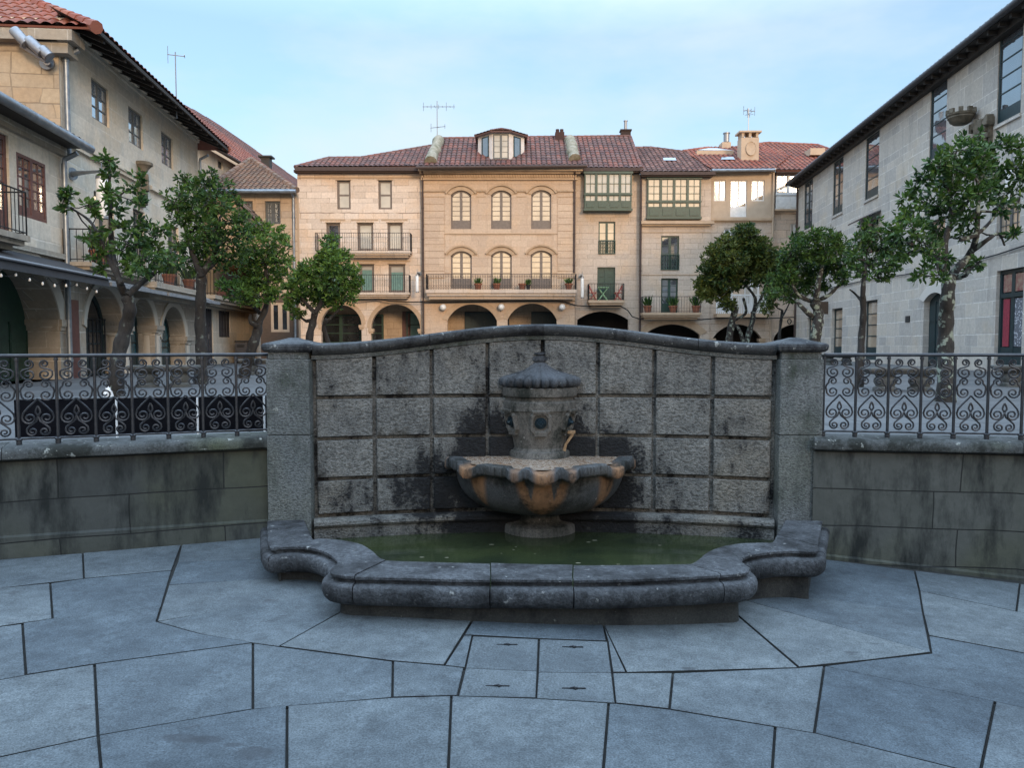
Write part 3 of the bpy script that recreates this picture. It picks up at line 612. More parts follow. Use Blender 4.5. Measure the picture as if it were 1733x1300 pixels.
for a in (0, 62, -62):
    d = dirv(a); t = Vector((math.cos(R(a)), math.sin(R(a)), 0)); up = (Vector((0, 0, 1)) + d * .22).normalized(); c = BC + d * .268 + Vector((0, 0, .985)); nrm = t.cross(up)
    if nrm.dot(d) < 0: nrm = -nrm
    def on(k, h, o): return c + t * k + up * h + nrm * o
    def octa(h, v_, o): q = .38; return [on(x * h, y * v_, o) for x, y in ((-1 + q, -1), (1 - q, -1), (1, -1 + q), (1, 1 - q), (1 - q, 1), (-1 + q, 1), (-1, 1 - q), (-1, -1 + q))]
    mb = MB()
    for (h0, v0, o0), (h1, v1, o1) in zip(((.087, .1, -.04), (.087, .1, .018), (.08, .093, .026), (.064, .073, .026), (.057, .065, .008), (.05, .056, -.012)), ((.087, .1, .018), (.08, .093, .026), (.064, .073, .026), (.057, .065, .008), (.05, .056, -.012), (.001, .001, -.014))): mb.strip(octa(h0, v0, o0), octa(h1, v1, o1), True)
    mb.box(on(0, .102, .006), .14, .06, .018, M=Matrix((t, -nrm, up)).transposed()); mb.box(on(0, -.102, .004), .11, .05, .014, M=Matrix((t, -nrm, up)).transposed())
    fr_ = mb.build('niche_frame', M.urn, fo, smooth=25, fix=True)
    s = MB(); s.tube([on(0, 0, 0), on(0, 0, .012), on(0, 0, .0121), on(0, 0, .026), on(0, 0, .0261), on(0, 0, .05), on(0, 0, .0501), on(0, 0, .03)], [.05, .05, .036, .034, .018, .015, .008, .007], 16, cap=False); s.build('spout', M.bronze, fr_, smooth=35, fix=True)
mb = MB(); d = dirv(62); c = BC + d * .3; mb.tube([c + Vector((0, 0, .89)), c + d * .008 + Vector((0, 0, .872)), BC + d * .262 + Vector((-.012, 0, .79)), BC + d * .245 + Vector((-.02, -.01, .7))], [.014, .013, .012, .016], 7); mb.box(c + Vector((0, 0, .895)), .05, .05, .025, R(62))
mb.build('lime_crust', basic('orange lime crust', (.4, .25, .13), (.28, .17, .09), 30, .7, .6), fo, smooth=40)
# ================================================================== LOW WALLS AND RAILINGS
def offset_line(P, d):
    out = []
    for k, p in enumerate(P):
        a = Vector(P[max(k - 1, 0)]); c = Vector(P[min(k + 1, len(P) - 1)]); t = (c - a).normalized(); n_ = Vector((t.y, -t.x)); q = Vector(p) + n_ * d; out.append(q)
    return out
def low_wall(P, label, ph=.15):
    """P runs left to right as seen from the court; front is towards the camera"""
    c = P[len(P) // 2]; t = empty('retaining_wall', (c[0], c[1], 0), label, 'wall'); D = []
    for a, e in zip(P, P[1:]):
        n_ = max(1, int((Vector(e) - Vector(a)).length / .5))
        D += [Vector(a).lerp(Vector(e), k / n_) for k in range(n_)]
    D.append(Vector(P[-1])); L = [0]
    for a, e in zip(D, D[1:]): L.append(L[-1] + (e - a).length)
    f0 = offset_line(D, .0); f1 = offset_line(D, .03); fb = offset_line(D, -.36); mb = MB()
    def strip(A, za, B, zb, sgn=1):
        for k in range(len(A) - 1):
            a0, a1, b0, b1 = (Vector((A[k].x, A[k].y, za(A[k].x))), Vector((A[k + 1].x, A[k + 1].y, za(A[k + 1].x))), Vector((B[k].x, B[k].y, zb(B[k].x))), Vector((B[k + 1].x, B[k + 1].y, zb(B[k + 1].x))))
            mb.poly([a0, a1, b1, b0], [(L[k], a0.z - .19), (L[k + 1], a1.z - .19), (L[k + 1], b1.z - .19), (L[k], b0.z - .19)])
    pz = lambda x: gz(x) + ph
    strip(f0, pz, f0, lambda x: .79); strip(f1, lambda x: -.5, f1, lambda x: pz(x) - .012); strip(f1, lambda x: pz(x) - .012, f0, pz); strip(fb, lambda x: .6, fb, lambda x: .79)
    mb.build('wall', M.stoneW, t)
    cb = MB(); prof = [(.0, .79), (.045, .792), (.055, .8), (.06, .83), (.055, .862), (.04, .878), (.01, .885), (-.33, .885), (-.4, .87), (-.4, .79)]
    s = 0; step = 3
    for a in range(0, len(D) - 1, step):
        idx = list(range(a, min(a + step, len(D) - 1) + 1)); rr = []
        for o, z in prof:
            Q = offset_line(D, o); row = []
            for k in idx:
                tt = (D[min(k + 1, len(D) - 1)] - D[max(k - 1, 0)]).normalized(); e_ = .0025 if k == idx[0] else -.0025 if k == idx[-1] else 0
                row.append(cb.vert((Q[k].x + tt.x * e_, Q[k].y + tt.y * e_, z)))
            rr.append(row)
        for A, B in zip(rr, rr[1:]):
            for k in range(len(idx) - 1): cb.face([A[k], A[k + 1], B[k + 1], B[k]])
        cb.face([r_[0] for r_ in rr]); cb.face([r_[-1] for r_ in rr][::-1])
    cb.build('coping', M.mossy, t, smooth=40, fix=True)
    return t
M.mossy = granite_done(granite('mossy wall coping', (.1, .105, .105), (.06, .065, .065), (.018, .02, .017), (.56, .72), (.24, .25, .23), (.63, .69), .7, 30, warm=(.07, .08, .05)))
low_wall(WALL_L, 'mossy stone retaining wall under the railing beside the black panels')
low_wall(WALL_R, 'stained stone retaining wall of large dark blocks under the railing beside the lichened tree', .02)
def spiral(cx, cy, r0, r1, a0, turns, cw=True, n=18):
    return [(cx + (r0 + (r1 - r0) * (k / n) ** .8) * math.cos(R(a0) + (-1 if cw else 1) * 2 * math.pi * turns * k / n), cy + (r0 + (r1 - r0) * (k / n) ** .8) * math.sin(R(a0) + (-1 if cw else 1) * 2 * math.pi * turns * k / n)) for k in range(n + 1)]
def panel_mesh(w, h):
    S = w / 2 * .96; Z = h / 5.15; mb = MB()
    half = [
        [(0, 2.5), (.18, 2.28), (.5, 1.95), (.76, 1.62)] + spiral(.46, 1.25, .43, .1, 38, 1.55),
        [(0, 1.35), (.1, 1.05), (.38, .82), (.58, .62)] + spiral(.32, .4, .32, .07, 28, 1.45),
        spiral(.48, 2.72, .1, .4, 200 + 540, 1.5, True)[::1] ,
        ]
    # C scroll: two spirals joined along the post
    lo = spiral(.47, 2.72, .41, .09, 15, 1.5, True); hi = spiral(.44, 3.42, .3, .08, -20, 1.35, False)
    half[2] = lo[::-1] + [(.9, 2.98), (.86, 3.16)] + hi
    top = spiral(.42, 4.72, .25, .07, 190, 1.3, True)
    bot = spiral(.44, 4.05, .44, .09, 25, 1.5, True)
    half.append(top[::-1] + [(.22, 4.52), (.45, 4.42), (.72, 4.34)] + bot)
    half.append([(0, 1.4), (.13, 1.62), (.1, 1.8), (0, 2.02)])
    for P in half:
        for s in (1, -1): mb.tube([(x * S * s, 0, y * Z) for x, y in P], .0072, 5)
    return mb
def railing(P, n0, label, w, flip=False, zt=1.552, zb=.885):
    """P: straight run(s) of (x,y); posts every w metres starting at P[0]"""
    t = empty('iron_railing', (P[0][0], P[0][1], zb), label, 'railing', 'scrolled iron railings on the retaining walls'); L = WL[t]
    pts = []; carry = 0
    for a, e in zip(P, P[1:]):
        a, e = Vector(a), Vector(e); d = (e - a); l = d.length; d.normalize(); s = carry
        while s < l - 1e-6: pts.append(a + d * s); s += w
        carry = s - l
    mb = MB(); rp = [Vector((p.x, p.y, zt)) for p in pts]; mb.tube(rp, .014, 8); top = mb.build('top_rail', M.rail, t, smooth=40)
    mb = MB(); mb.tube([Vector((p.x, p.y, zb + .045)) for p in pts], .008, 6); mb.build('bottom_rail', M.rail, t, smooth=40)
    pm = MB(); pm.tube([(0, 0, 0), (0, 0, zt - zb - .012)], .0115, 8); pm.lathe([(0, -.0), (.018, 0), (.02, .015), (.018, .03), (.024, .034), (.024, .042), (.012, .05), (.0, .05)], (0, 0, 0), 10); pm.lathe([(.0, zt - zb - .04), (.016, zt - zb - .036), (.016, zt - zb - .02), (.01, zt - zb - .014)], (0, 0, 0), 8)
    q = pm.build('post', M.rail, None, smooth=40); me = q.data; bpy.data.objects.remove(q)
    qm = panel_mesh(w, zt - zb - .06); q = qm.build('scroll_panel', M.rail, None, smooth=60); qme = q.data; bpy.data.objects.remove(q)
    for k, p in enumerate(pts):
        o = bpy.data.objects.new('post', me); COL.objects.link(o); o.parent = t; o.location = Vector((p.x, p.y, zb)) - L; WL[o] = L
        if k + 1 < len(pts):
            c = (p + pts[k + 1]) / 2; d = pts[k + 1] - p; o = bpy.data.objects.new('scroll_panel', qme); COL.objects.link(o); o.parent = t
            o.location = Vector((c.x, c.y, zb + .05)) - L; o.rotation_euler = (0, 0, math.atan2(d.y, d.x)); WL[o] = L
    return t
offL = [tuple(q) for q in offset_line(WALL_L, -.1)][::-1]; offR = [tuple(q) for q in offset_line(WALL_R, -.1)]
railing(offL[1:5], 0, 'scrolled black iron railing in front of the black panels', .256)
railing(offR[1:5], 0, 'scrolled black iron railing in front of the trunk with pale lichen', .247)
# ---- black cloth covered panels standing behind the left railing
ptsL = [PY(22, 683, 6.45), PY(455, 680, 7.0)]
a, e = Vector((ptsL[0].x, ptsL[0].y)), Vector((ptsL[1].x + .3, ptsL[1].y + .0)); d = (e - a).normalized(); nrm = Vector((d.y, -d.x)); Lt = (e - a).length
seams = [0, .34, .62, .86, 1]
for k in range(4):
    p, q = a.lerp(e, seams[k]), a.lerp(e, seams[k + 1]); c = (p + q) / 2; zt = 1.17; base = Vector((c.x, c.y, PLZ))
    lab = ['black panel at the free end of the low barrier', 'black panel second from the free end, under the white bags', 'black panel third from the free end of the low barrier', 'black panel of the low barrier tucked against the stone pillar'][k]
    t = empty('barrier_panel', base, lab, 'panel', 'black panels behind the railing'); ang = math.atan2(d.y, d.x); l = (q - p).length
    mb = MB(); mb.box(base + Vector((0, 0, .21)), l - .022, .03, .32, ang); mb.build('cloth_panel', M.black, t, bevel=.004)
    mb = MB(); mb.box(base + Vector((0, 0, .376)), l - .022, .034, .012, ang); mb.build('top_trim', M.zinc, t)
    for s in ((-1,) if k == 0 else (-1,)):
        if k == 0: continue
        pp = Vector((p.x, p.y, PLZ)); mb = MB(); mb.box(pp + Vector((0, 0, .18)), .016, .03, .36, ang); mb.box(pp + Vector((0, 0, .006)), .09, .16, .012, ang); mb.build('upright', M.white, t)
def bag(px, py, Y, sx, sy, sz, label, seed):
    r_ = random.Random(seed); bm = bmesh.new(); bmesh.ops.create_icosphere(bm, subdivisions=3, radius=1); c = PY(px, py, Y); c.z = PLZ
    for v_ in bm.verts:
        k = 1 + .28 * math.sin(v_.co.x * 7 + seed) * math.sin(v_.co.y * 6 + v_.co.z * 5) + r_.uniform(-.1, .1)
        v_.co = Vector((v_.co.x * sx * k, v_.co.y * sy * k, max(0, (v_.co.z * .8 + .55)) * sz * k))
    me = bpy.data.meshes.new('plastic_bag'); bm.to_mesh(me); bm.free(); me.materials.append(M.white)
    o = bpy.data.objects.new('plastic_bag', me); COL.objects.link(o); o.location = c; tag(o, label, 'bag', 'white bags at the foot of a tree')
bag(183, 672, 10.8, .055, .07, .15, 'upright crumpled white plastic bag beside the trunk of the leaning tree', 2)
bag(213, 672, 10.9, .14, .07, .055, 'flat crumpled white plastic bag spread in front of the leaning tree', 5)
# ================================================================== BUILDING TOOLS
class Frame:
    """vertical facade plane: s along it (to the right in the picture), z up, off towards the viewer"""
    def __init__(f, ox, oy, dx, dy, z0=PLZ):
        f.o = Vector((ox, oy, 0)); f.u = Vector((dx, dy, 0)).normalized(); f.n = Vector((f.u.y, -f.u.x, 0)); f.z0 = z0
    def w(f, s, z, off=0): return f.o + f.u * s + f.n * off + Vector((0, 0, z))
    def pix(f, px, py, off=0):
        p = PP(px, py, f.o + f.n * off, f.n); return (p - f.o).dot(f.u), p.z
    def rect(f, x0, y0, x1, y1, off=0):
        a, b = f.pix(x0, y0, off), f.pix(x1, y1, off); return [a[0], b[1], b[0], a[1]]     # s0,z0,s1,z1
    def front(f, mb, P, off=0): mb.poly([f.w(s, z, off) for s, z in P], [(s, z) for s, z in P])
    def box(f, mb, s0, s1, z0, z1, o0, o1):
        i = len(mb.v); c = [(s0, z0), (s1, z0), (s1, z1), (s0, z1)]
        mb.v += [f.w(s, z, o0) for s, z in c] + [f.w(s, z, o1) for s, z in c]
        for q, k in (((4, 5, 6, 7), 0), ((1, 0, 3, 2), 0), ((0, 4, 7, 3), 1), ((5, 1, 2, 6), 1), ((7, 6, 2, 3), 2), ((0, 1, 5, 4), 2)):
            uv = []
            for j in q:
                s, z = c[j % 4]; o = o1 if j > 3 else o0
                uv.append((s, z) if k == 0 else (o + s, z) if k == 1 else (s, o))
            mb.face([i + j for j in q], uv)
class Op:
    def __init__(o, s0, z0, s1, z1, rise=0): o.s0, o.z0, o.s1, o.z1, o.rise = s0, z0, s1, z1, rise
    def arch(o, n=16, ins=0):
        s0, s1, z1 = o.s0 + ins, o.s1 - ins, o.z1 - ins
        if o.rise <= 0: return [(s0, z1), (s1, z1)]
        w = s1 - s0; r = min(o.rise, w / 2) ; Rr = (w * w / 4 + r * r) / (2 * r); c = (s0 + s1) / 2; th = math.asin(min(1, w / 2 / Rr)); zc = z1 - Rr
        return [(c + Rr * math.sin(-th + 2 * th * k / n), zc + Rr * math.cos(-th + 2 * th * k / n)) for k in range(n + 1)]
def wall(fr, mb, s0, s1, z0, z1, ops, dep=.3, step=None):
    xs = sorted({round(v, 5) for v in [s0, s1] + [o.s0 for o in ops] + [o.s1 for o in ops] if s0 - 1e-6 <= v <= s1 + 1e-6})
    zs = sorted({round(v, 5) for v in [z0, z1] + [o.z0 for o in ops] + [o.z1 for o in ops] if z0 - 1e-6 <= v <= z1 + 1e-6})
    for a, b in zip(xs, xs[1:]):
        for c, d in zip(zs, zs[1:]):
            m, q = (a + b) / 2, (c + d) / 2
            if any(o.s0 < m < o.s1 and o.z0 < q < o.z1 for o in ops): continue
            fr.front(mb, [(a, c), (b, c), (b, d), (a, d)])
    for o in ops:
        A = o.arch()
        if o.rise > 0:
            for p, q in zip(A, A[1:]): fr.front(mb, [p, q, (q[0], o.z1), (p[0], o.z1)] if abs(q[1] - o.z1) > 1e-6 and abs(p[1] - o.z1) > 1e-6 else ([p, q, (q[0], o.z1), (p[0], o.z1 + 1e-6)]))
        zsL = A[0][1]
        P = [(o.s0, o.z0), (o.s0, zsL)] + A[1:-1] + [(o.s1, zsL), (o.s1, o.z0)]
        P = P + [P[0]]
        for p, q in zip(P, P[1:]):
            L = math.hypot(q[0] - p[0], q[1] - p[1])
            if L < 1e-5: continue
            mb.poly([fr.w(*p, 0), fr.w(*q, 0), fr.w(*q, -dep), fr.w(*p, -dep)], [(p[0] + p[1], p[1]), (q[0] + p[1], q[1]), (q[0] + p[1] + dep, q[1]), (p[0] + p[1] + dep, p[1])])
def window(parent, fr, o, mat, gl, cols=1, rows=3, off=-.14, fw=.055, panel=0, bar=.022, name='window', leaves=2, th=.05, sill=None, slats=0, kneez=None):
    mb = MB(); A = o.arch(14); B = o.arch(14, fw); s0, s1, z0 = o.s0, o.s1, o.z0; f = off - th; spring = B[0][1]
    fr.box(mb, s0, s0 + fw, z0, A[0][1] if o.rise > 0 else o.z1, f, off); fr.box(mb, s1 - fw, s1, z0, A[0][1] if o.rise > 0 else o.z1, f, off); fr.box(mb, s0 + fw, s1 - fw, z0, z0 + fw, f, off - .001)
    if o.rise > 0:
        mb.strip([fr.w(*p, off) for p in A], [fr.w(*p, off) for p in B]); mb.strip([fr.w(*p, off) for p in B], [fr.w(*p, f) for p in B])
    else: fr.box(mb, s0 + fw, s1 - fw, o.z1 - fw, o.z1, f, off - .001)
    ia, ib = s0 + fw, s1 - fw; lw = (ib - ia) / leaves
    def top(s):
        if o.rise <= 0: return o.z1 - fw
        for p, q in zip(B, B[1:]):
            if p[0] <= s <= q[0]: return p[1] + (q[1] - p[1]) * (s - p[0]) / max(1e-6, q[0] - p[0])
        return spring
    zb = z0 + fw
    if panel: fr.box(mb, ia, ib, zb, zb + panel, f + .01, off - .012); zb += panel
    for k in range(1, leaves): s = ia + lw * k; fr.box(mb, s - fw * .85, s + fw * .85, z0 + fw, top(s), f, off - .002)
    H_ = (spring if o.rise > 0 else o.z1 - fw) - zb
    for k in range(leaves):
        a, b = ia + lw * k + (fw * .85 if k else 0), ia + lw * (k + 1) - (fw * .85 if k < leaves - 1 else 0)
        for c in range(1, cols): s = a + (b - a) * c / cols; fr.box(mb, s - bar / 2, s + bar / 2, zb, top(s), f + .008, off - .01)
        for r_ in range(1, rows + (1 if o.rise > 0 else 0)): z = zb + H_ * r_ / rows; fr.box(mb, a, b, z - bar / 2, z + bar / 2, f + .009, off - .011)
    w_ = mb.build(name, mat, parent)
    g = MB(); fr.front(g, [(ia, zb), (ib, zb)] + (B[::-1] if o.rise > 0 else [(ib, o.z1 - fw), (ia, o.z1 - fw)]), off - th * .6); g.build('pane', gl, w_)
    if kneez:
        pass
    return w_
def door(parent, fr, o, mat, off=-.2, boards=4, name='door', mat2=None):
    mb = MB(); A = o.arch(14); fr.front(mb, [(o.s0, o.z0), (o.s1, o.z0)] + A[::-1], off)
    w = (o.s1 - o.s0) / boards; zt = A[0][1]
    for k in range(boards):
        a, b = o.s0 + w * k, o.s0 + w * (k + 1)
        for c, d in ((.04, .3), (.34, .66), (.7, .96)): fr.box(mb, a + .05, b - .05, o.z0 + (zt - o.z0) * c, o.z0 + (zt - o.z0) * d, off, off + .025)
        fr.box(mb, b - .012, b + .012, o.z0, zt, off, off + .035)
    d_ = mb.build(name, mat, parent)
    h = MB(); h.tube([fr.w((o.s0 + o.s1) / 2 + .12, o.z0 + 1.0, off + .04), fr.w((o.s0 + o.s1) / 2 + .12, o.z0 + 1.18, off + .04)], .018, 6); h.build('handle', M.steel, d_)
    return d_
def railmesh(fr, s0, s1, z0, z1, o0, o1, sp=.12, r=.009, mid=False, scroll=False):
    mb = MB(); c = [fr.w(s0, 0, o0), fr.w(s0, 0, o1), fr.w(s1, 0, o1), fr.w(s1, 0, o0)]; Z = lambda p, z: Vector((p.x, p.y, z))
    for z, rr in ((z1, r * 1.9), (z0 + .06, r * 1.4)) + (((z1 - .16, r * 1.2),) if mid else ()): mb.tube([Z(p, z) for p in c], rr, 5)
    for a, b in zip(c, c[1:]):
        L = (b - a).length; n = max(1, round(L / sp))
        for k in range(n + 1):
            p = a.lerp(b, k / n); mb.tube([Z(p, z0), Z(p, z1)], r * (1.7 if k in (0, n) else 1), 5, cap=False)
            if scroll and k < n:
                q = a.lerp(b, (k + .5) / n); d = (b - a).normalized()
                for zc in (z1 - .13, z0 + .2):
                    ring = [q + d * (.045 * math.cos(t)) + Vector((0, 0, zc + .065 * math.sin(t))) for t in [2 * math.pi * j / 8 for j in range(9)]]
                    mb.tube([Vector((p_.x, p_.y, p_.z)) for p_ in ring], r * .8, 4, cap=False)
    return mb
def balcony(parent, fr, s0, s1, zf, zt, proj=.75, slabmat=None, th=.16, sp=.12, mid=False, scroll=False, wide=0):
    mb = MB(); fr.box(mb, s0 - wide, s1 + wide, zf - th * .55, zf, -.05, proj); fr.box(mb, s0 - wide + .06, s1 + wide - .06, zf - th, zf - th * .55, -.05, proj - .08); fr.box(mb, s0 - wide + .16, s1 + wide - .16, zf - th * 1.5, zf - th, -.05, proj - .25)
    b_ = mb.build('balcony', slabmat or M.trim, parent)
    railmesh(fr, s0 + .03, s1 - .03, zf, zt, .02, proj - .05, sp, mid=mid, scroll=scroll).build('balcony_railing', M.iron, b_); return b_
def pipe(parent, fr, s, z0, z1, mat, off=.09, r=.055, name='downpipe', hop=True):
    mb = MB(); mb.tube([fr.w(s, z0, off), fr.w(s, z1, off)], r, 10)
    for k in range(int((z1 - z0) / 1.8) + 1): z = z0 + .4 + 1.8 * k; mb.tube([fr.w(s, z, off), fr.w(s, z + .06, off)], r * 1.25, 10)
    if hop: mb.tube([fr.w(s, z1 - .02, off), fr.w(s, z1 + .1, off + .02), fr.w(s, z1 + .25, off + .3)], r, 8)
    return mb.build(name, mat, parent, smooth=40)
def roofmesh(mb, P, e, pitch=.29, row=.42, amp=.06, seg=6, thick=.05):
    """corrugated tile slope clipped to the convex polygon P (world points); e runs along the eave"""
    P = [Vector(p) for p in P]; n = Vector()
    for k in range(len(P)): a, b = P[k], P[(k + 1) % len(P)]; n += a.cross(b)
    n.normalize()
    if n.z < 0: n = -n
    e = Vector(e).normalized(); e = (e - n * e.dot(n)).normalized(); d = n.cross(e)
    if d.z < 0: e = -e; d = n.cross(e)
    q = [((p - P[0]).dot(e), (p - P[0]).dot(d)) for p in P]; a0 = min(x for x, _ in q); a1 = max(x for x, _ in q); b0 = min(y for _, y in q); b1 = max(y for _, y in q)
    bm = bmesh.new(); uvl = bm.loops.layers.uv.new('UVMap'); na = max(2, int((a1 - a0) / pitch * seg)); nr = max(1, int(math.ceil((b1 - b0) / row)))
    lv = []
    for k in range(nr): lv += [(b0 + k * row, .028, k), (b0 + (k + 1) * row - .004, 0, k)]
    rows = []; wr = random.Random(len(P) + int(a1 * 10))
    for (bb, h, k) in lv:
        rw = []
        for i in range(na + 1):
            a = a0 + (a1 - a0) * i / na; ph = (a - a0) / pitch
            z = amp * (abs(math.cos(math.pi * ph)) ** .8) + h
            rw.append(bm.verts.new(P[0] + e * a + d * bb + n * z))
        rows.append((rw, k))
    for (A, ka), (B, kb) in zip(rows, rows[1:]):
        for i in range(na):
            f = bm.faces.new((A[i], A[i + 1], B[i + 1], B[i])); 
            for l, (ii, kk) in zip(f.loops, ((i, ka), (i + 1, ka), (i + 1, kb), (i, kb))):
                l[uvl].uv = ((ii - .0) / seg * .999 + .5, (ka if ka == kb else ka) + .5)
    c = sum(P, Vector()) / len(P)
    for k in range(len(P)):
        a, b = P[k], P[(k + 1) % len(P)]; pn = (b - a).cross(n)
        if pn.length < 1e-6: continue
        pn.normalize()
        if (c - a).dot(pn) > 0: pn = -pn
        bmesh.ops.bisect_plane(bm, geom=bm.verts[:] + bm.edges[:] + bm.faces[:], plane_co=a + pn * .0, plane_no=pn, clear_outer=True)
    bm.verts.ensure_lookup_table(); base = len(mb.v); bm.verts.index_update()
    mb.v += [v.co.copy() for v in bm.verts]
    for f in bm.faces: mb.face([base + v.index for v in f.verts], [tuple(l[uvl].uv) for l in f.loops])
    bm.free()
    i = len(mb.v); mb.v += [p - n * thick for p in P]; mb.face(list(range(i, i + len(P))), [(.5, .5)] * len(P))
    for k in range(len(P)):   # close the edge down to the deck
        a, b = P[k], P[(k + 1) % len(P)]; mb.poly([a, b, b - n * thick, a - n * thick], [(.5, .5)] * 4)
def ridge(mb, a, b, r=.11):
    a, b = Vector(a), Vector(b); L = (b - a).length; n = max(1, int(L / .4)); t = (b - a).normalized()
    for k in range(n): mb.tube([a + t * (L * k / n), a + t * (L * (k + 1) / n)], [r * 1.08, r * .93], 8)
    # one colour cell per ridge tile
    m = len(mb.f); mb.uv[-(n * 10):] = [[(k // 10 + 500.5, .5)] * len(mb.f[m - n * 10 + k]) for k in range(n * 10)]
def slope_plane(fr, zeave, off, ang): return fr.w(0, zeave, off), (fr.n * math.sin(R(ang)) + Vector((0, 0, 1)) * math.cos(R(ang)))
def body(fr, mb, s0, s1, z0, z1, o0=-.4, o1=-9): fr.box(mb, s0, s1, z0, z1, o1, o0)
def pot(loc, label, r=.17, h=.3, plant='leafy', group=None, seed=0, mat=None, ph=.35):
    t = empty('flower_pot', loc, label, 'flower pot', group); mb = MB(); L = Vector(loc)
    mb.lathe([(0, .0), (r * .68, 0), (r * .95, h * .82), (r * 1.08, h * .82), (r * 1.08, h), (r * .92, h), (r * .9, h * .9), (0, h * .9)], L, 14); mb.build('pot', mat or M.terra, t, smooth=40)
    if plant:
        g = MB(); rr = random.Random(seed)
        for k in range(46): leafquad(g, L + Vector((rr.uniform(-r, r) * .6, rr.uniform(-r, r) * .6, h * .9)) , Vector((rr.uniform(-1, 1) * .7, rr.uniform(-1, 1) * .7, 1)).normalized(), rr.uniform(.5, 1) * ph, .05 + .03 * rr.random(), rr)
        g.build('plant', M.leaf2, t)
    return t
def leafquad(mb, p, d, L, w, rr, droop=.0):
    a = d.cross(Vector((rr.uniform(-1, 1), rr.uniform(-1, 1), rr.uniform(-1, 1))))
    if a.length < 1e-3: a = d.orthogonal()
    a.normalize(); nn = a.cross(d)
    m1 = p + d * L * .33 - nn * (L * .03); m2 = p + d * L * .68 - nn * (L * .01)
    i = len(mb.v); mb.v += [p, m1 + a * w * .46, m2 + a * w * .4, p + d * L + nn * (-L * .1), m2 - a * w * .4, m1 - a * w * .46]
    mb.face([i, i + 1, i + 2, i + 3, i + 4, i + 5])
def aerial(base, h, label, arms, r=.018, seed=1):
    t = empty('roof_aerial', base, label, 'aerial'); b = Vector(base); mb = MB(); mb.tube([b, b + Vector((0, 0, h))], r, 6); mb.build('mast', M.steel, t)
    for (z, ang, L, n) in arms:
        mb = MB(); d = Vector((math.cos(R(ang)), math.sin(R(ang)), 0)); q = Vector((-d.y, d.x, 0)); c = b + Vector((0, 0, z)); mb.tube([c - d * L * .45, c + d * L * .55], r * .8, 5)
        for k in range(n): p = c + d * L * (-.42 + .94 * k / max(1, n - 1)); l = .14 + .12 * (k % 3 == 0); mb.tube([p - (q * l if k % 2 else Vector((0, 0, l))), p + (q * l if k % 2 else Vector((0, 0, l)))], r * .55, 4)
        mb.build('antenna_arm', M.steel, t)
    return t
# ================================================================== BACK ROW
def house(name_label, fr, sx, cat='house'):
    t = empty('stone_house', fr.w(sx, PLZ, 0), name_label, cat); return t
def arcade_back(parent, fr, s0, s1, zt, dep, mat):
    mb = MB(); fr.front(mb, [(s0, PLZ), (s1, PLZ), (s1, zt), (s0, zt)], -dep)
    mb.poly([fr.w(s0, zt, -.35), fr.w(s1, zt, -.35), fr.w(s1, zt, -dep), fr.w(s0, zt, -dep)])
    for s in (s0, s1): mb.poly([fr.w(s, PLZ, -.35), fr.w(s, zt, -.35), fr.w(s, zt, -dep), fr.w(s, PLZ, -dep)])
    return mb.build('arcade', mat, parent)
def bandbox(parent, fr, rows, name, mat):
    for (a, b, c, d, o0, o1) in rows: mb = MB(); fr.box(mb, a, b, c, d, o0, o1); o = mb.build(name, mat, parent)
    return o
def R4(fr, *px, off=0): return Op(*fr.rect(*px, off))
def hood(mb, fr, o, grow, wd, proj, ext=0, n=18):
    A = Op(o.s0 - grow, o.z0, o.s1 + grow, o.z1 + grow, o.rise + grow * .75).arch(n); B = Op(o.s0 - grow - wd, o.z0, o.s1 + grow + wd, o.z1 + grow + wd, o.rise + grow * .75 + wd * .6).arch(n)
    mb.strip([fr.w(*p, proj) for p in A], [fr.w(*p, proj + .02) for p in B]); mb.strip([fr.w(*p, 0) for p in A], [fr.w(*p, proj) for p in A]); mb.strip([fr.w(*p, proj + .02) for p in B], [fr.w(*p, 0) for p in B])
    for P, Q in ((A[0], B[0]), (A[-1], B[-1])): mb.poly([fr.w(*P, 0), fr.w(*Q, 0), fr.w(*Q, proj), fr.w(*P, proj)])
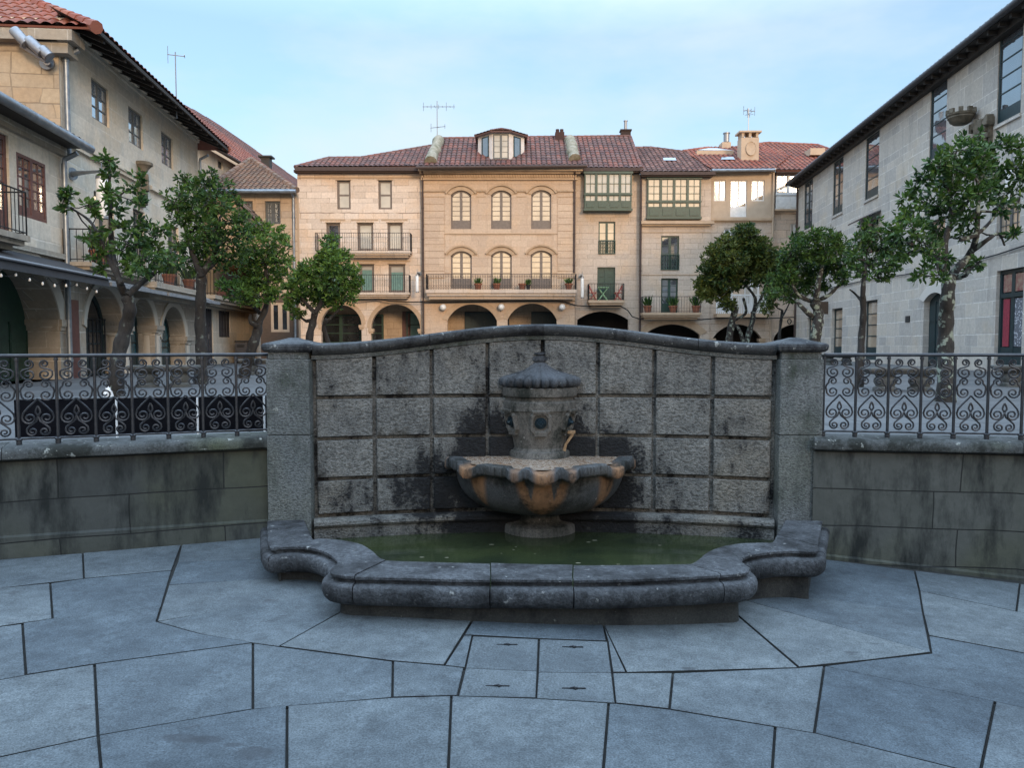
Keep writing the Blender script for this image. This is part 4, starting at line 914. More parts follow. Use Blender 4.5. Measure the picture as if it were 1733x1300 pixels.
def gallery(parent, fr, o, cols, proj, mat, gl, rail_z, panel_h, sub=2, rows=(3, 1)):
    mb = MB(); s0, s1, z0, z1 = o.s0, o.s1, o.z0, o.z1; w = (s1 - s0) / cols
    fr.box(mb, s0, s1, z0, z0 + panel_h, 0, proj - .02); fr.box(mb, s0 - .05, s1 + .05, z0 - .12, z0, 0, proj + .06); fr.box(mb, s0 - .06, s1 + .06, z1 - .12, z1, 0, proj + .05)
    fr.box(mb, s0 - .03, s1 + .03, rail_z - .05, rail_z + .05, 0, proj + .03)
    for k in range(cols + 1):
        s = s0 + w * k; fr.box(mb, max(s0, s - .07), min(s1, s + .07), z0 + panel_h - .01, z1 - .12, proj - .14, proj)
        if k < cols: fr.box(mb, s + .12, s + w - .12, z0 + .08, z0 + panel_h - .08, proj - .02, proj + .012)
    for s in (s0, s1 - .1): fr.box(mb, s, s + .1, z0, z1 - .1, 0, .12)
    zb = z0 + panel_h
    for (a, b, n) in ((rail_z + .05, z1 - .12, rows[0]), (zb, rail_z - .05, rows[1])):
        for k in range(cols):
            l, r_ = s0 + w * k + .07, s0 + w * (k + 1) - .07
            for q in range(1, sub): s = l + (r_ - l) * q / sub; fr.box(mb, s - .016, s + .016, a, b, proj - .09, proj - .045)
            for q in range(1, n): z = a + (b - a) * q / n; fr.box(mb, l, r_, z - .016, z + .016, proj - .088, proj - .043)
            for z in (a, b): fr.box(mb, l, r_, z - .04, z + .04, proj - .1, proj - .03)
    g = mb.build('glazed_gallery', mat, parent); p = MB()
    fr.front(p, [(s0 + .02, zb), (s1 - .02, zb), (s1 - .02, z1 - .12), (s0 + .02, z1 - .12)], proj - .075)
    for s in (s0 + .03, s1 - .03): p.poly([fr.w(s, zb, .1), fr.w(s, zb, proj - .1), fr.w(s, z1 - .12, proj - .1), fr.w(s, z1 - .12, .1)])
    p.build('pane', gl, g); return g
def lattice_panel(parent, fr, o, z1, mat, off=.03):
    mb = MB(); n = 7; w = (o.s1 - o.s0)
    for z in (o.z0 + .03, z1): fr.box(mb, o.s0, o.s1, z - .025, z + .025, off - .02, off + .02)
    for k in range(n + 1): s = o.s0 + w * k / n; fr.box(mb, s - .012, s + .012, o.z0, z1, off - .012, off + .012)
    for k in range(n):
        for j in range(4):
            z = o.z0 + (z1 - o.z0) * (j + .5) / 4; s = o.s0 + w * (k + .5) / n
            mb.tube([fr.w(s + .07 * math.cos(a), z + .09 * math.sin(a), off) for a in [math.pi / 3 * i for i in range(7)]], .012, 4, cap=False)
    return mb.build('balustrade', mat, parent)
# ---- E : left house with two arches
FE = Frame(0, 45.2, 1, 0); s0, zt = FE.pix(503, 289); s1 = FE.pix(712, 289)[0]
E = house('pale three storey stone house with two long balconies over two round arches', FE, (s0 + s1) / 2)
top = [R4(FE, *p) for p in ((570, 305, 593.5, 354), (640, 305, 663.5, 354))]
mid = [R4(FE, *p) for p in ((552, 377, 576, 424), (604.5, 377, 632, 424), (655.5, 377, 681.5, 424))]
low = [R4(FE, *p) for p in ((556, 447, 580, 495), (608, 447, 633.5, 495), (657.5, 447, 686, 495))]
arch = [R4(FE, 543, 516, 612.5, 606), R4(FE, 627.5, 515, 718, 606)]
arch[1].s1 = min(arch[1].s1, s1 - .08)
for a in arch: a.z0 = PLZ; a.rise = (a.s1 - a.s0) / 2
mb = MB(); wall(FE, mb, s0, s1, PLZ, zt, top + mid + low + arch, .35); body(FE, mb, s0, s1, arch[0].z1 + .3, zt + .02); body(FE, mb, s0, s1, PLZ, arch[0].z1 + .3, -3)
FE.box(mb, s0, s0 + .3, PLZ, arch[0].z1 + .3, -3, -.36); mb.build('wall', M.stoneE, E)
for o in top: window(E, FE, o, M.frBrown, M.glW, 1, 2, leaves=1, bar=.1, fw=.12)
for k, o in enumerate(mid): window(E, FE, o, M.frBrown, M.glB if k == 0 else M.glW, 1, 1, leaves=1, fw=.14, name='balcony_door')
for k, o in enumerate(low):
    w_ = window(E, FE, o, M.frBrown, M.glW, 1, 1, leaves=1, fw=.14, name='balcony_door'); sh = MB(); FE.box(sh, o.s0 + .15, o.s1 - .15, o.z0 + .1, o.z0 + (o.z1 - o.z0) * (.8 if k < 2 else .72), -.165, -.145); sh.build('shutter', M.shutter, w_)
for (x0, x1, yf, yt) in ((533, 695, 425, 394), (533, 693, 495, 465)):
    a, zf = FE.pix(x0, yf, .7); b_, z2 = FE.pix(x1, yt, .7); balcony(E, FE, a, b_, zf, z2, .75, M.stoneG, .22, sp=.13)
rows = []
for o in mid + low + top: rows.append((o.s0 - .05, o.s1 + .05, o.z1, o.z1 + .06, -.1, .06))
for y in (372, 442): 
    for o in (mid if y == 372 else low): rows.append((o.s0 - .35, o.s1 + .3, FE.pix(600, y)[1] - .03, FE.pix(600, y)[1] + .04, -.05, .035))
rows.append((s0, s1, zt - .42, zt - .36, -.05, .04)); rows.append((s0 - .05, s1, zt - .1, zt + .02, -.05, .12))
bandbox(E, FE, rows, 'moulding', M.trim)
for o in arch:
    for (s, r_) in ((o.s0, 1), (o.s1, -1)):
        zc = o.arch()[0][1]; mb = MB(); FE.box(mb, s - .16, s + .16, zc - .16, zc + .02, -.37, .06); FE.box(mb, s - .12, s + .12, zc - .26, zc - .16, -.36, .03); mb.build('capital', M.trim, E)
for o in arch:
    mb = MB(); hood(mb, FE, o, .0, .24, .02); mb.build('arch_ring', M.trim, E)
FEb = Frame(0, 47.8, 1, 0)
arcade_back(E, FE, s0 + .1, s1 - .05, arch[0].z1 + .3, 2.6, M.stoneD)
for p in ((543, 532, 612, 590), (628, 532, 650, 590), (687, 527, 722, 600)): 
    o = R4(FEb, *p); o.z0 = max(o.z0, PLZ + .05); window(E, FEb, o, M.frGreen, M.glD if p[0] < 680 else M.shutter, 1, 3, off=.1, leaves=2 if p[0] < 600 else 1, fw=.12, bar=.07, name='shop_window', panel=.3)
o = R4(FEb, 681, 527, 695, 604); door(E, FEb, o, M.frRed, off=.07, boards=2)
def eave_roof(parent, fr, px, zeave, off, ang, mat, name='roof', e=None):
    p0, n = slope_plane(fr, zeave, off, ang); P = [PP(x, y, p0, n) for x, y in px]; mb = MB(); roofmesh(mb, P, e or fr.u); return mb.build(name, mat, parent), P
ze = FE.pix(600, 283, .45)[1]
p0, n = slope_plane(FE, ze, .45, 27); P = [PP(x, y, p0, n) for x, y in [(499, 282.5), (714, 281), (735, 246), (612, 267), (556, 267.5)]]; pm = PP(612, 281.8, p0, n)
mb = MB(); roofmesh(mb, [P[0], pm, P[3], P[4]], FE.u); roofmesh(mb, [pm, P[1], P[2], P[3]], FE.u); r_ = mb.build('roof', M.tile, E)
mb = MB(); ridge(mb, P[0], P[4]); ridge(mb, P[4], P[3]); ridge(mb, P[3], P[2]); mb.build('ridge', M.tile, r_)
bandbox(E, FE, [(FE.pix(499, 283, .45)[0], s1 + .05, ze - .2, ze + .01, .3, .5), (s0 - .1, s1, ze - .26, ze - .12, -.1, .4)], 'gutter', M.pipeBr)
# ---- F : middle house, grand arched windows
FF = Frame(0, 44.9, 1, 0); s0, zt = FF.pix(712.5, 284); s1 = FF.pix(985, 284)[0]; sr = FF.pix(973.5, 400)[0]
Fh = house('grand dressed stone house with three tiers of arched windows and a polygonal roof dormer', FF, (s0 + s1) / 2)
t2 = [R4(FF, *p) for p in ((763, 322, 797.5, 387.5), (831, 322, 865.5, 387.5), (899, 321.5, 933, 387.5))]
t1 = [R4(FF, *p) for p in ((763, 425, 798.5, 488), (831, 424.5, 866, 488), (898, 424, 934, 488))]
ar = [R4(FF, 757, 515, 841, 606), R4(FF, 859, 513.5, 942, 606)]
for o in t2 + t1: o.rise = .26
for o in ar: o.z0 = PLZ; o.rise = .95
zt2 = FF.pix(850, 290)[1]
mb = MB(); wall(FF, mb, s0, sr, PLZ, zt2, t2 + t1 + ar, .35); body(FF, mb, s0, sr, ar[0].z1 + .3, zt2 + .02); body(FF, mb, s0, sr, PLZ, ar[0].z1 + .3, -3.2); mb.build('wall', M.stoneF, Fh)
for o in t2: window(Fh, FF, o, M.frBrown, M.glC, 1, 5, off=-.12, fw=.09, panel=.42, bar=.03)
for o in t1: window(Fh, FF, o, M.frBrown, M.glC, 1, 4, off=-.12, fw=.09, panel=.5, bar=.03, name='balcony_door')
rows = []; z = lambda y: FF.pix(850, y)[1]
rows += [(s0 - .1, s1, z(292), z(284), -.1, .5), (s0 - .05, s1 - .12, z(295), z(292), -.1, .3), (s0, sr + .1, z(305), z(302), -.1, .14), (s0, sr, z(295.5), z(302), -.1, .1)][::1]
rows[-1] = (s0, sr + .05, z(302), z(295.5), -.1, .1)
for o in t2: pass
zz = z(322.5)
xs_ = [s0] + [v for o in t2 for v in (o.s0 - .3, o.s1 + .3)] + [sr]
for k in range(0, len(xs_), 2): rows.append((xs_[k], xs_[k + 1], zz - .06, zz + .06, -.05, .1)); rows.append((xs_[k], xs_[k + 1], z(332.5) - .015, z(332.5) + .015, -.02, .03))
rows += [(FF.pix(752, 400)[0], FF.pix(943, 400)[0], z(395.5) - .025, z(395.5) + .025, -.05, .05), (s0, sr, z(509), z(504), -.1, .12)]
bandbox(Fh, FF, rows, 'cornice', M.trim)
mb = MB(); k = s0 + .05
while k < sr - .05: FF.box(mb, k, k + .085, z(301), z(296), .1, .17); k += .15
mb.build('dentils', M.trim, Fh)
for (x0, x1) in ((718, 752), (943.5, 973.5)):
    mb = MB(); a, b_ = FF.pix(x0, 400)[0], FF.pix(x1, 400)[0]; y = 335
    while y < 462: FF.box(mb, a, b_, z(y + 10.6), z(y), -.02, .035); y += 11.3
    mb.build('quoin_strip', M.stoneF, Fh)
for a, b_, y0, y1 in ((752, 762, 333, 462), (798, 806, 333, 395), (823, 830, 333, 395), (866, 874, 333, 395), (891, 898, 333, 395), (934, 943, 333, 462)): mb = MB(); FF.box(mb, FF.pix(a, 400)[0] + .03, FF.pix(b_, 400)[0] - .03, z(y1), z(y0), -.02, .02); mb.build('wall_panel', M.stoneF, Fh)
for o in t2 + t1:
    mb = MB(); hood(mb, FF, o, .24, .1, .12); hood(mb, FF, o, .0, .2, .03); mb.build('window_hood', M.trim, Fh)
for o in ar:
    mb = MB(); hood(mb, FF, o, .0, .3, .03); mb.build('arch_ring', M.trim, Fh)
a, zf = FF.pix(720.5, 490, .9); b_, z2 = FF.pix(976, 464, .9); bal = balcony(Fh, FF, a, b_, zf, z2, .95, M.stoneG, .36, sp=.14, scroll=True)
FFb = Frame(0, 48, 1, 0); arcade_back(Fh, FF, s0 + .1, sr - .1, ar[0].z1 + .3, 3.0, M.stoneD)
for p in ((787, 528, 843, 606), (899, 528, 945, 606)):
    o = R4(FFb, *p); o.z0 = PLZ; door(Fh, FFb, o, M.frTeal, off=.2, boards=5, name='shop_door')
mb = MB(); FFb.box(mb, FFb.pix(840, 560)[0], FFb.pix(862, 560)[0], PLZ, ar[0].z1 - .2, 0, .3); mb.build('arcade_pier', M.dark, Fh)
pipe(Fh, FF, FF.pix(716, 400)[0], PLZ + 1, z(300), M.pipeBr); pipe(Fh, FF, FF.pix(971.5, 400)[0], z(462), z(300), M.pipeBr)
zeF = z(281.5); r_, P = eave_roof(Fh, FF, [(704, 281.5), (993, 279), (966, 231.5), (748, 234.5)], zeF, .55, 33, M.tile)
mb = MB(); ridge(mb, P[3], P[2]); mb.build('ridge', M.tile, r_)
mb = MB(); q0, q1 = P[0] - Vector((0, 0, .06)), P[1] - Vector((0, 0, .06)); mb.tube([q0 + Vector((0, -.08, -.02)), q1 + Vector((0, -.08, -.02))], .09, 8); mb.build('gutter', M.pipeBr, Fh, smooth=40)
p0F, nF = slope_plane(FF, zeF, .55, 33)
for (xa, ya, xb, yb, w) in ((728, 277, 743, 240, .3), (972, 273, 965, 240, .3)):
    A, B = PP(xa, ya, p0F, nF), PP(xb, yb, p0F, nF); mb = MB(); n = 10; pr = random.Random(xa); pts = [A.lerp(B, k / n) + Vector((pr.uniform(-.04, .04), 0, .1 + pr.uniform(-.03, .03))) for k in range(n + 1)]; mb.tube(pts, [.34 + pr.uniform(-.03, .03) for _ in pts], 12); mb.build('verge_stones', M.lich, r_, smooth=50)
# dormer
pb = PP(848, 271, p0F, nF); FD = Frame(0, pb.y, 1, 0); c0, zb = FD.pix(833, 270); c1 = FD.pix(862.5, 270)[0]; zc = FD.pix(848, 222)[1]; dw = FD.pix(895, 250)[0] - c1 - .25; dw = min(dw, .95)
ring = [Vector((c0 - dw, pb.y + .95, 0)), Vector((c0, pb.y, 0)), Vector((c1, pb.y, 0)), Vector((c1 + dw, pb.y + .95, 0)), Vector((c1 + dw, pb.y + 4, 0)), Vector((c0 - dw, pb.y + 4, 0))]
mb = MB(); mb.prism([(p.x, p.y) for p in ring], zb - .5, zc); dm = mb.build('dormer', M.frWhite if False else basic('white rendered dormer', (.66, .6, .55), (.58, .52, .47), 3, .85), r_)
o = R4(FD, 834.5, 227, 861, 269); window(dm, FD, o, M.frGrey, M.glW, 1, 4, off=.05, th=.04, fw=.07)
for k, (sa, sb) in ((0, (.3, .78)), (2, (.25, .72))):
    a, b_ = ring[k], ring[k + 1]; Fx = Frame(a.x, a.y, b_.x - a.x, b_.y - a.y); L = (b_ - a).length; o = Op(L * sa, zb + .2, L * sb, zc - .2); window(dm, Fx, o, M.frTeal, M.glB, 1, 1, off=.05, th=.04, fw=.06, leaves=1)
apex = Vector(((c0 + c1) / 2, pb.y + 2.2, zc + .75)); er = []
cc = Vector(((c0 + c1) / 2, pb.y + 2, 0))
for p in ring: d = p - cc; er.append(cc + d * 1.13 + Vector((0, 0, zc - .02)))
mb = MB(); back = apex + Vector((0, 2.5, 0))
for k in range(3): roofmesh(mb, [er[k], er[k + 1], apex], er[k + 1] - er[k], amp=.035, thick=.1)
roofmesh(mb, [er[3], er[4], back, apex], er[4] - er[3], amp=.035); roofmesh(mb, [er[5], er[0], apex, back], er[0] - er[5], amp=.035)
for k in range(4): ridge(mb, er[k], apex, .07)
mb.build('dormer_roof', M.tile, dm)
cp = PP(947, 236, p0F, nF); mb = MB(); mb.box(cp + Vector((0, 0, .05)), .55, .5, .7); mb.tube([cp + Vector((-.13, 0, .4)), cp + Vector((-.13, 0, .62))], .11, 8); mb.tube([cp + Vector((.13, 0, .4)), cp + Vector((.13, 0, .62))], .11, 8); mb.build('chimney', M.tileR, r_)
# ---- G
FG = Frame(0, 45.3, 1, 0); s0 = FG.pix(974, 400)[0]; s1, zt = FG.pix(1083, 289)
G = house('narrow stone house with a high green glazed gallery and one small balcony', FG, (s0 + s1) / 2)
w1 = R4(FG, 1013, 375, 1041, 430); w2 = R4(FG, 1011, 452, 1041, 511); port = R4(FG, 977, 527, 1063, 606); port.z0 = PLZ; port.s0 = max(port.s0, s0 + .05); port.rise = .5
z = lambda y: FG.pix(1030, y)[1]
mb = MB(); wall(FG, mb, s0, s1, PLZ, zt, [w1, w2, port], .3); body(FG, mb, s0, s1, port.z1 + .2, zt + .02); body(FG, mb, s0, s1, PLZ, port.z1 + .2, -3); mb.build('wall', M.stoneG, G)
gallery(G, FG, R4(FG, 989.5, 290, 1069, 353, off=.5), 4, .5, M.frGreen, M.glW, FG.pix(1030, 328.5, .5)[1], .42, 2, (2, 1))
window(G, FG, w1, M.frGreen, M.glC, 1, 3, panel=.0, fw=.08, off=-.1); lattice_panel(G, FG, w1, z(407), M.frGreen)
window(G, FG, w2, M.frGreen, M.frGreen, 1, 3, fw=.1, off=-.12, name='balcony_door', panel=.5)
a, zf = FG.pix(996, 508, .75); b_, z2 = FG.pix(1057, 480, .75); balG = balcony(G, FG, a, b_, zf, z2, .8, M.trim, .28, sp=.15); bG = (a, b_, zf)
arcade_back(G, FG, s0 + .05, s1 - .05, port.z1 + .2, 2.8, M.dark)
ze = FG.pix(1030, 284, .5)[1]; r_, P = eave_roof(G, FG, [(975, 284), (1085, 284.5), (1066, 230.5), (966, 232)], ze, .5, 33, M.tile)
mb = MB(); ridge(mb, P[3], P[2]); ridge(mb, P[1], P[2]); mb.build('ridge', M.tile, r_)
bandbox(G, FG, [(s0 - .05, s1 + .1, ze - .18, ze + .01, .35, .56), (s0, s1, ze - .24, ze - .12, -.1, .45)], 'gutter', M.pipeBr)
mb = MB(); cp = P[2] + Vector((-.25, .2, 0)); mb.box(cp + Vector((0, 0, .12)), .6, .5, .5); mb.box(cp + Vector((0, 0, .39)), .72, .62, .08); mb.build('chimney', M.tile, r_); mb = MB(); mb.tube([cp + Vector((0, 0, .42)), cp + Vector((0, 0, 1.0))], .1, 12); mb.tube([cp + Vector((0, 0, .98)), cp + Vector((0, 0, 1.04))], .13, 12); mb.build('flue', M.steel, r_, smooth=40)
# ---- H
FH = Frame(0, 45.0, 1, 0); s0, zt = FH.pix(1083.5, 293); s1 = FH.pix(1204, 293)[0]; sg = FH.pix(1215, 400)[0]
Hh = house('stone house with a wide green glazed gallery under a dark tiled roof with one skylight', FH, (s0 + s1) / 2)
z = lambda y: FH.pix(1140, y)[1]
w1 = R4(FH, 1119, 399, 1149, 457); w2 = R4(FH, 1119, 471, 1147, 529); ah = R4(FH, 1090, 549, 1184, 606); ah.z0 = PLZ; ah.rise = .62
mb = MB(); wall(FH, mb, s0, s1, PLZ, zt, [w1, w2, ah], .3); body(FH, mb, s0, s1, ah.z1 + .2, zt + .02); body(FH, mb, s0, s1, PLZ, ah.z1 + .2, -3); mb.build('wall', M.stoneG, Hh)
gallery(Hh, FH, R4(FH, 1096, 299, 1186, 367, off=.2), 4, .2, M.frGreen, M.glC, FH.pix(1140, 341, .2)[1], .55, 2, (3, 1))
bandbox(Hh, FH, [(s0 + .05, FH.pix(1209, 376, .3)[0], z(380), z(375), -.05, .3), (s0 + .1, s1 - .05, z(383), z(380), -.05, .18), (s0, s1, z(393.6), z(392.6), -.05, .03), (s0, s1, z(465.6), z(464.6), -.05, .03)], 'ledge', M.trim)
window(Hh, FH, w1, M.frGreen, M.glB, 1, 4, fw=.08, off=-.1); lattice_panel(Hh, FH, w1, z(431), M.frGreen)
window(Hh, FH, w2, M.frGreen, M.glB, 1, 4, fw=.09, off=-.12, name='balcony_door', panel=.45)
a, zf = FH.pix(1087, 529, .75); b_, z2 = FH.pix(1187, 502, .75); balcony(Hh, FH, a, b_, zf, z2, .8, M.trim, .26, sp=.16); bH = (a, b_, zf)
mb = MB(); hood(mb, FH, ah, .0, .42, .03); mb.build('arch_ring', M.trim, Hh)
arcade_back(Hh, FH, s0 + .05, s1 - .05, ah.z1 + .2, 2.8, M.dark); pipe(Hh, FH, FH.pix(1084, 400)[0], PLZ + 1, zt - .1, M.pipeBr)
ze = FH.pix(1140, 290.5, .5)[1]; r_, P = eave_roof(Hh, FH, [(1084, 291), (1205, 290), (1158, 257.5), (1100, 250), (1076, 250.5)], ze, .5, 27, M.tileH); p0H, nH = slope_plane(FH, ze, .5, 27)
mb = MB(); ridge(mb, P[4], P[3]); ridge(mb, P[3], P[2]); mb.build('ridge', M.tileH, r_)
bandbox(Hh, FH, [(s0 - .05, s1 + .1, ze - .18, ze + .01, .35, .56), (s0, s1, ze - .24, ze - .12, -.1, .45)], 'gutter', M.pipeBr)
mb = MB(); mb.poly([PP(x, y, p0H + nH * .1, nH) for x, y in ((1123, 271), (1145, 271), (1143, 266.5), (1122, 266.5))]); mb.build('skylight', M.glB, r_)
# ---- I
FI = Frame(0, 45.15, 1, 0); s0, zt = FI.pix(1204, 289); s1 = FI.pix(1308, 289)[0]
Ih = house('rendered house with white windows and a big stone chimney carrying a round dish', FI, (s0 + s1) / 2)
z = lambda y: FI.pix(1255, y)[1]
tw = [R4(FI, *p) for p in ((1208.5, 305, 1228, 340), (1236.5, 305, 1263.5, 367), (1272, 305, 1293.5, 340))]; lw = [R4(FI, 1225.5, 386, 1246, 420), R4(FI, 1258, 386, 1278, 420)]; bw = [R4(FI, 1215, 470, 1240, 528), R4(FI, 1260, 470, 1285, 528)]
ai = R4(FI, 1206, 549, 1289, 606); ai.z0 = PLZ; ai.rise = .85
zm = z(371); mb = MB(); wall(FI, mb, s0, s1, PLZ, zm, lw + bw + [ai], .3); body(FI, mb, s0, s1, ai.z1 + .2, zt + .02); body(FI, mb, s0, s1, PLZ, ai.z1 + .2, -3); mb.build('wall', M.stoneG, Ih)
mb = MB(); wall(FI, mb, s0, s1, zm, zt, tw, .2); mb.build('rendered_wall', M.plain, Ih)
for k, o in enumerate(tw): window(Ih, FI, o, M.frWhite, M.glC, 1, 1 if k != 1 else 3, fw=.07, off=-.07, leaves=2, panel=.55 if k == 1 else 0)
for o in lw: window(Ih, FI, o, M.frWhite, M.glB, 1, 2, fw=.08, off=-.08)
for o in bw: window(Ih, FI, o, M.frWhite, M.glW, 1, 3, fw=.1, off=-.1, name='balcony_door', panel=.4)
bandbox(Ih, FI, [(s0 - .02, s1 + .05, z(373.5), z(369.5), -.05, .14), (s0, s1, z(376), z(373.5), -.05, .06), (s0, s1, z(293), z(290), -.05, .12)], 'string_course', M.trim)
a, zf = FI.pix(1213, 531, .7); b_, z2 = FI.pix(1302, 499, .7); mb = MB(); FI.box(mb, a, b_, zf - .2, zf, -.05, .75); bI = mb.build('balcony', M.trim, Ih)
mb = MB(); FI.box(mb, a, b_, z2 - .05, z2 + .03, .62, .72); n = int((b_ - a) / .11)
for k in range(n + 1): s = a + (b_ - a) * k / n; FI.box(mb, s - .028, s + .028, zf, z2 - .05, .64, .7)
mb.build('balcony_railing', M.frWhite, bI)
zc = ai.arch()[0][1]
for s in (ai.s0, ai.s1): mb = MB(); FI.box(mb, s - .2, s + .2, zc - .14, zc + .03, -.35, .07); FI.box(mb, s - .15, s + .15, PLZ, zc - .14, -.32, .03); mb.build('capital', M.trim, Ih)
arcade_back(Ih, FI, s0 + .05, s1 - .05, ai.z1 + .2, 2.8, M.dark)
pipe(Ih, FI, s1 + .02, PLZ + .5, zt - .2, M.frWhite if False else M.plain, r=.06)
ze = FI.pix(1255, 286.5, .5)[1]; r_, P = eave_roof(Ih, FI, [(1204, 287), (1311, 286), (1340, 262), (1285, 246), (1200, 250), (1156, 256)], ze, .5, 25, M.tileR); p0I, nI = slope_plane(FI, ze, .5, 25)
mb = MB(); ridge(mb, P[5], P[4]); mb.build('ridge', M.tileR, r_)
mb = MB(); mb.tube([P[0] + Vector((0, -.07, -.06)), P[1] + Vector((0, -.07, -.06))], .085, 8); mb.build('gutter', M.zinc, Ih, smooth=40)
def chim(px0, px1, ytop, ybase, Y, parent, mat, cap=True, depth=.8):
    a, b_ = PY(px0, ybase, Y), PY(px1, ybase, Y); zt_ = PY(px0, ytop, Y).z; c = (a + b_) / 2; w = b_.x - a.x; mb = MB()
    mb.box(Vector((c.x, Y + depth / 2, (a.z + zt_) / 2 - .3)), w, depth, zt_ - a.z + .3)
    if cap:
        for sx in (-.4, 0, .4): mb.box(Vector((c.x + w * sx, Y + depth / 2, zt_ + .01)), w * .14, depth, .28)
        mb.box(Vector((c.x, Y + depth / 2, zt_ + .19)), w * 1.25, depth * 1.25, .1)
    return mb.build('chimney', mat, parent), Vector((c.x, Y + depth / 2, zt_ + .24))
yb = PP(1268, 270, p0I, nI).y
ch, ctop = chim(1254, 1284, 228, 271, yb - .3, r_, M.plain)
mb = MB(); c = PY(1271, 251, yb - .36); mb.lathe([(0, -.03), (.2, -.02), (.3, 0), (.3, .02)], (0, 0, 0), 20); mb.v = [c + Vector((v.x, -v.z, v.y * 1.35)) for v in mb.v]; mb.build('dish', M.plain, ch, smooth=40)
chim(1222, 1237, 236, 252, yb + 3, r_, M.plain, False); c = PY(1229.5, 231, yb + 3.4); mb = MB(); mb.tube([c - Vector((0, 0, .35)), c + Vector((0, 0, .22))], .19, 12); mb.tube([c + Vector((0, 0, .18)), c + Vector((0, 0, .24))], .23, 12); mb.build('chimney_pot', M.steel, r_, smooth=40)
mb = MB(); q = [PY(1181, 253.5, yb + 1.2), PY(1240, 254, yb + 1.2)]; zr = PY(1205, 243.5, yb + 1.2).z; a, b_ = q; mb.poly([a, b_, Vector((b_.x - .7, a.y + 1, zr)), Vector((a.x + .9, a.y + 1, zr))]); mb.poly([a, Vector((a.x + .9, a.y + 1, zr)), Vector((a.x, a.y + 2, a.z))]); mb.poly([b_, Vector((b_.x, a.y + 2, a.z)), Vector((b_.x - .7, a.y + 1, zr))])
mb.build('glass_lantern', basic('pale glazed roof lantern', (.42, .46, .5), (.36, .4, .44), 4, .25), r_)
mb = MB(); mb.box((a + b_) / 2 + Vector((0, 1, -.15)), b_.x - a.x + .1, 2, .28); mb.build('lantern_curb', M.plain, r_)
mb = MB(); Q = [PP(x, y, p0I + nI * .12, nI) for x, y in ((1220, 269.5), (1244, 269.5), (1241, 265), (1222, 265))]; mb.poly(Q); mb.build('skylight', M.glB, r_)
# ---- J
FJ = Frame(0, 45.5, 1, 0); s0, zt = FJ.pix(1309, 291); s1 = s0 + 3.2; Jh = house('sliver of a house with a white glazed gallery behind the corner of the grey building', FJ, (s0 + s1) / 2)
z = lambda y: FJ.pix(1330, y)[1]; lw = R4(FJ, 1338, 378, 1352, 412); aj = R4(FJ, 1310, 549, 1380, 606); aj.z0 = PLZ; aj.rise = .8; aj.s1 = min(aj.s1, s1 - .1); aj.s0 = max(aj.s0, s0 + .06)
mb = MB(); wall(FJ, mb, s0, s1, PLZ, zt, [lw, aj], .3); body(FJ, mb, s0, s1, aj.z1 + .2, zt + .02); body(FJ, mb, s0, s1, PLZ, aj.z1 + .2, -3); mb.build('wall', M.stoneE, Jh); arcade_back(Jh, FJ, s0 + .05, s1 - .05, aj.z1 + .2, 2.8, M.dark)
gallery(Jh, FJ, Op(s0 + .1, z(354), s1 - .2, z(292)), 4, .22, M.frWhite, M.glW, z(330), .75, 2, (3, 1)); window(Jh, FJ, lw, M.frWhite, M.glW, 1, 2, fw=.07, off=-.08)
bandbox(Jh, FJ, [(s0, s1, z(358), z(355), -.05, .3)], 'ledge', M.trim)
ze = FJ.pix(1330, 287, .5)[1]; r_, P = eave_roof(Jh, FJ, [(1309, 288), (1420, 288), (1404, 253), (1383, 245.5), (1300, 242), (1283, 244)], ze, .5, 26, M.tileR)
mb = MB(); ridge(mb, P[5], P[4]); ridge(mb, P[4], P[3]); ridge(mb, P[3], P[2]); mb.build('ridge', M.tileR, r_); bandbox(Jh, FJ, [(s0, s1, ze - .18, ze + .01, .35, .56), (s0, s1, ze - .24, ze - .12, -.1, .45)], 'gutter', M.pipeBr)
c = PY(1384, 256, 47.5); mb = MB(); mb.box(c + Vector((0, .5, 0)), .9, 1, .4); mb.build('roof_hatch', M.plain, r_)
# ---- small things on and before the back row
cab = empty('overhead_cable', FF.w(0, FF.pix(850, 508)[1], .2), 'sagging black cable strung low along the back row of house fronts', 'cable'); mb = MB(); pts = []
for x, y in ((600, 509), (640, 506), (660, 510), (700, 511.5), (716, 511), (722, 512), (780, 511.5), (860, 510), (940, 509.5), (955, 511), (975, 517), (1000, 519), (1050, 518), (1062, 525), (1070, 536), (1084, 540.5), (1110, 540), (1150, 540.5), (1186, 541), (1240, 537), (1300, 539), (1345, 537)): pts.append(PY(x, y, 44.75))
mb.tube(pts, .035, 5); mb.build('cable', M.iron, cab)
def globe(px, py, lab):
    p = PY(px, py, 44.6); t = empty('globe_lamp', p, lab, 'lamp', 'round white lamps above the arches'); mb = MB(); mb.lathe([(.0, -.19), (.1, -.165), (.17, -.09), (.19, 0), (.17, .09), (.1, .165), (0, .19)], p, 16); mb.build('globe', M.lamp, t, smooth=60)
    b = MB(); b.tube([p + Vector((0, .1, .1)), p + Vector((0, .32, .16))], .05, 8); b.build('bracket', M.iron, t)
globe(750, 520, 'white globe lamp left of both arches under the long scrolled balcony'); globe(848.5, 519.5, 'white globe lamp on the pier between two segmental arches'); globe(951.5, 519.5, 'white globe lamp right of both arches under the long scrolled balcony')
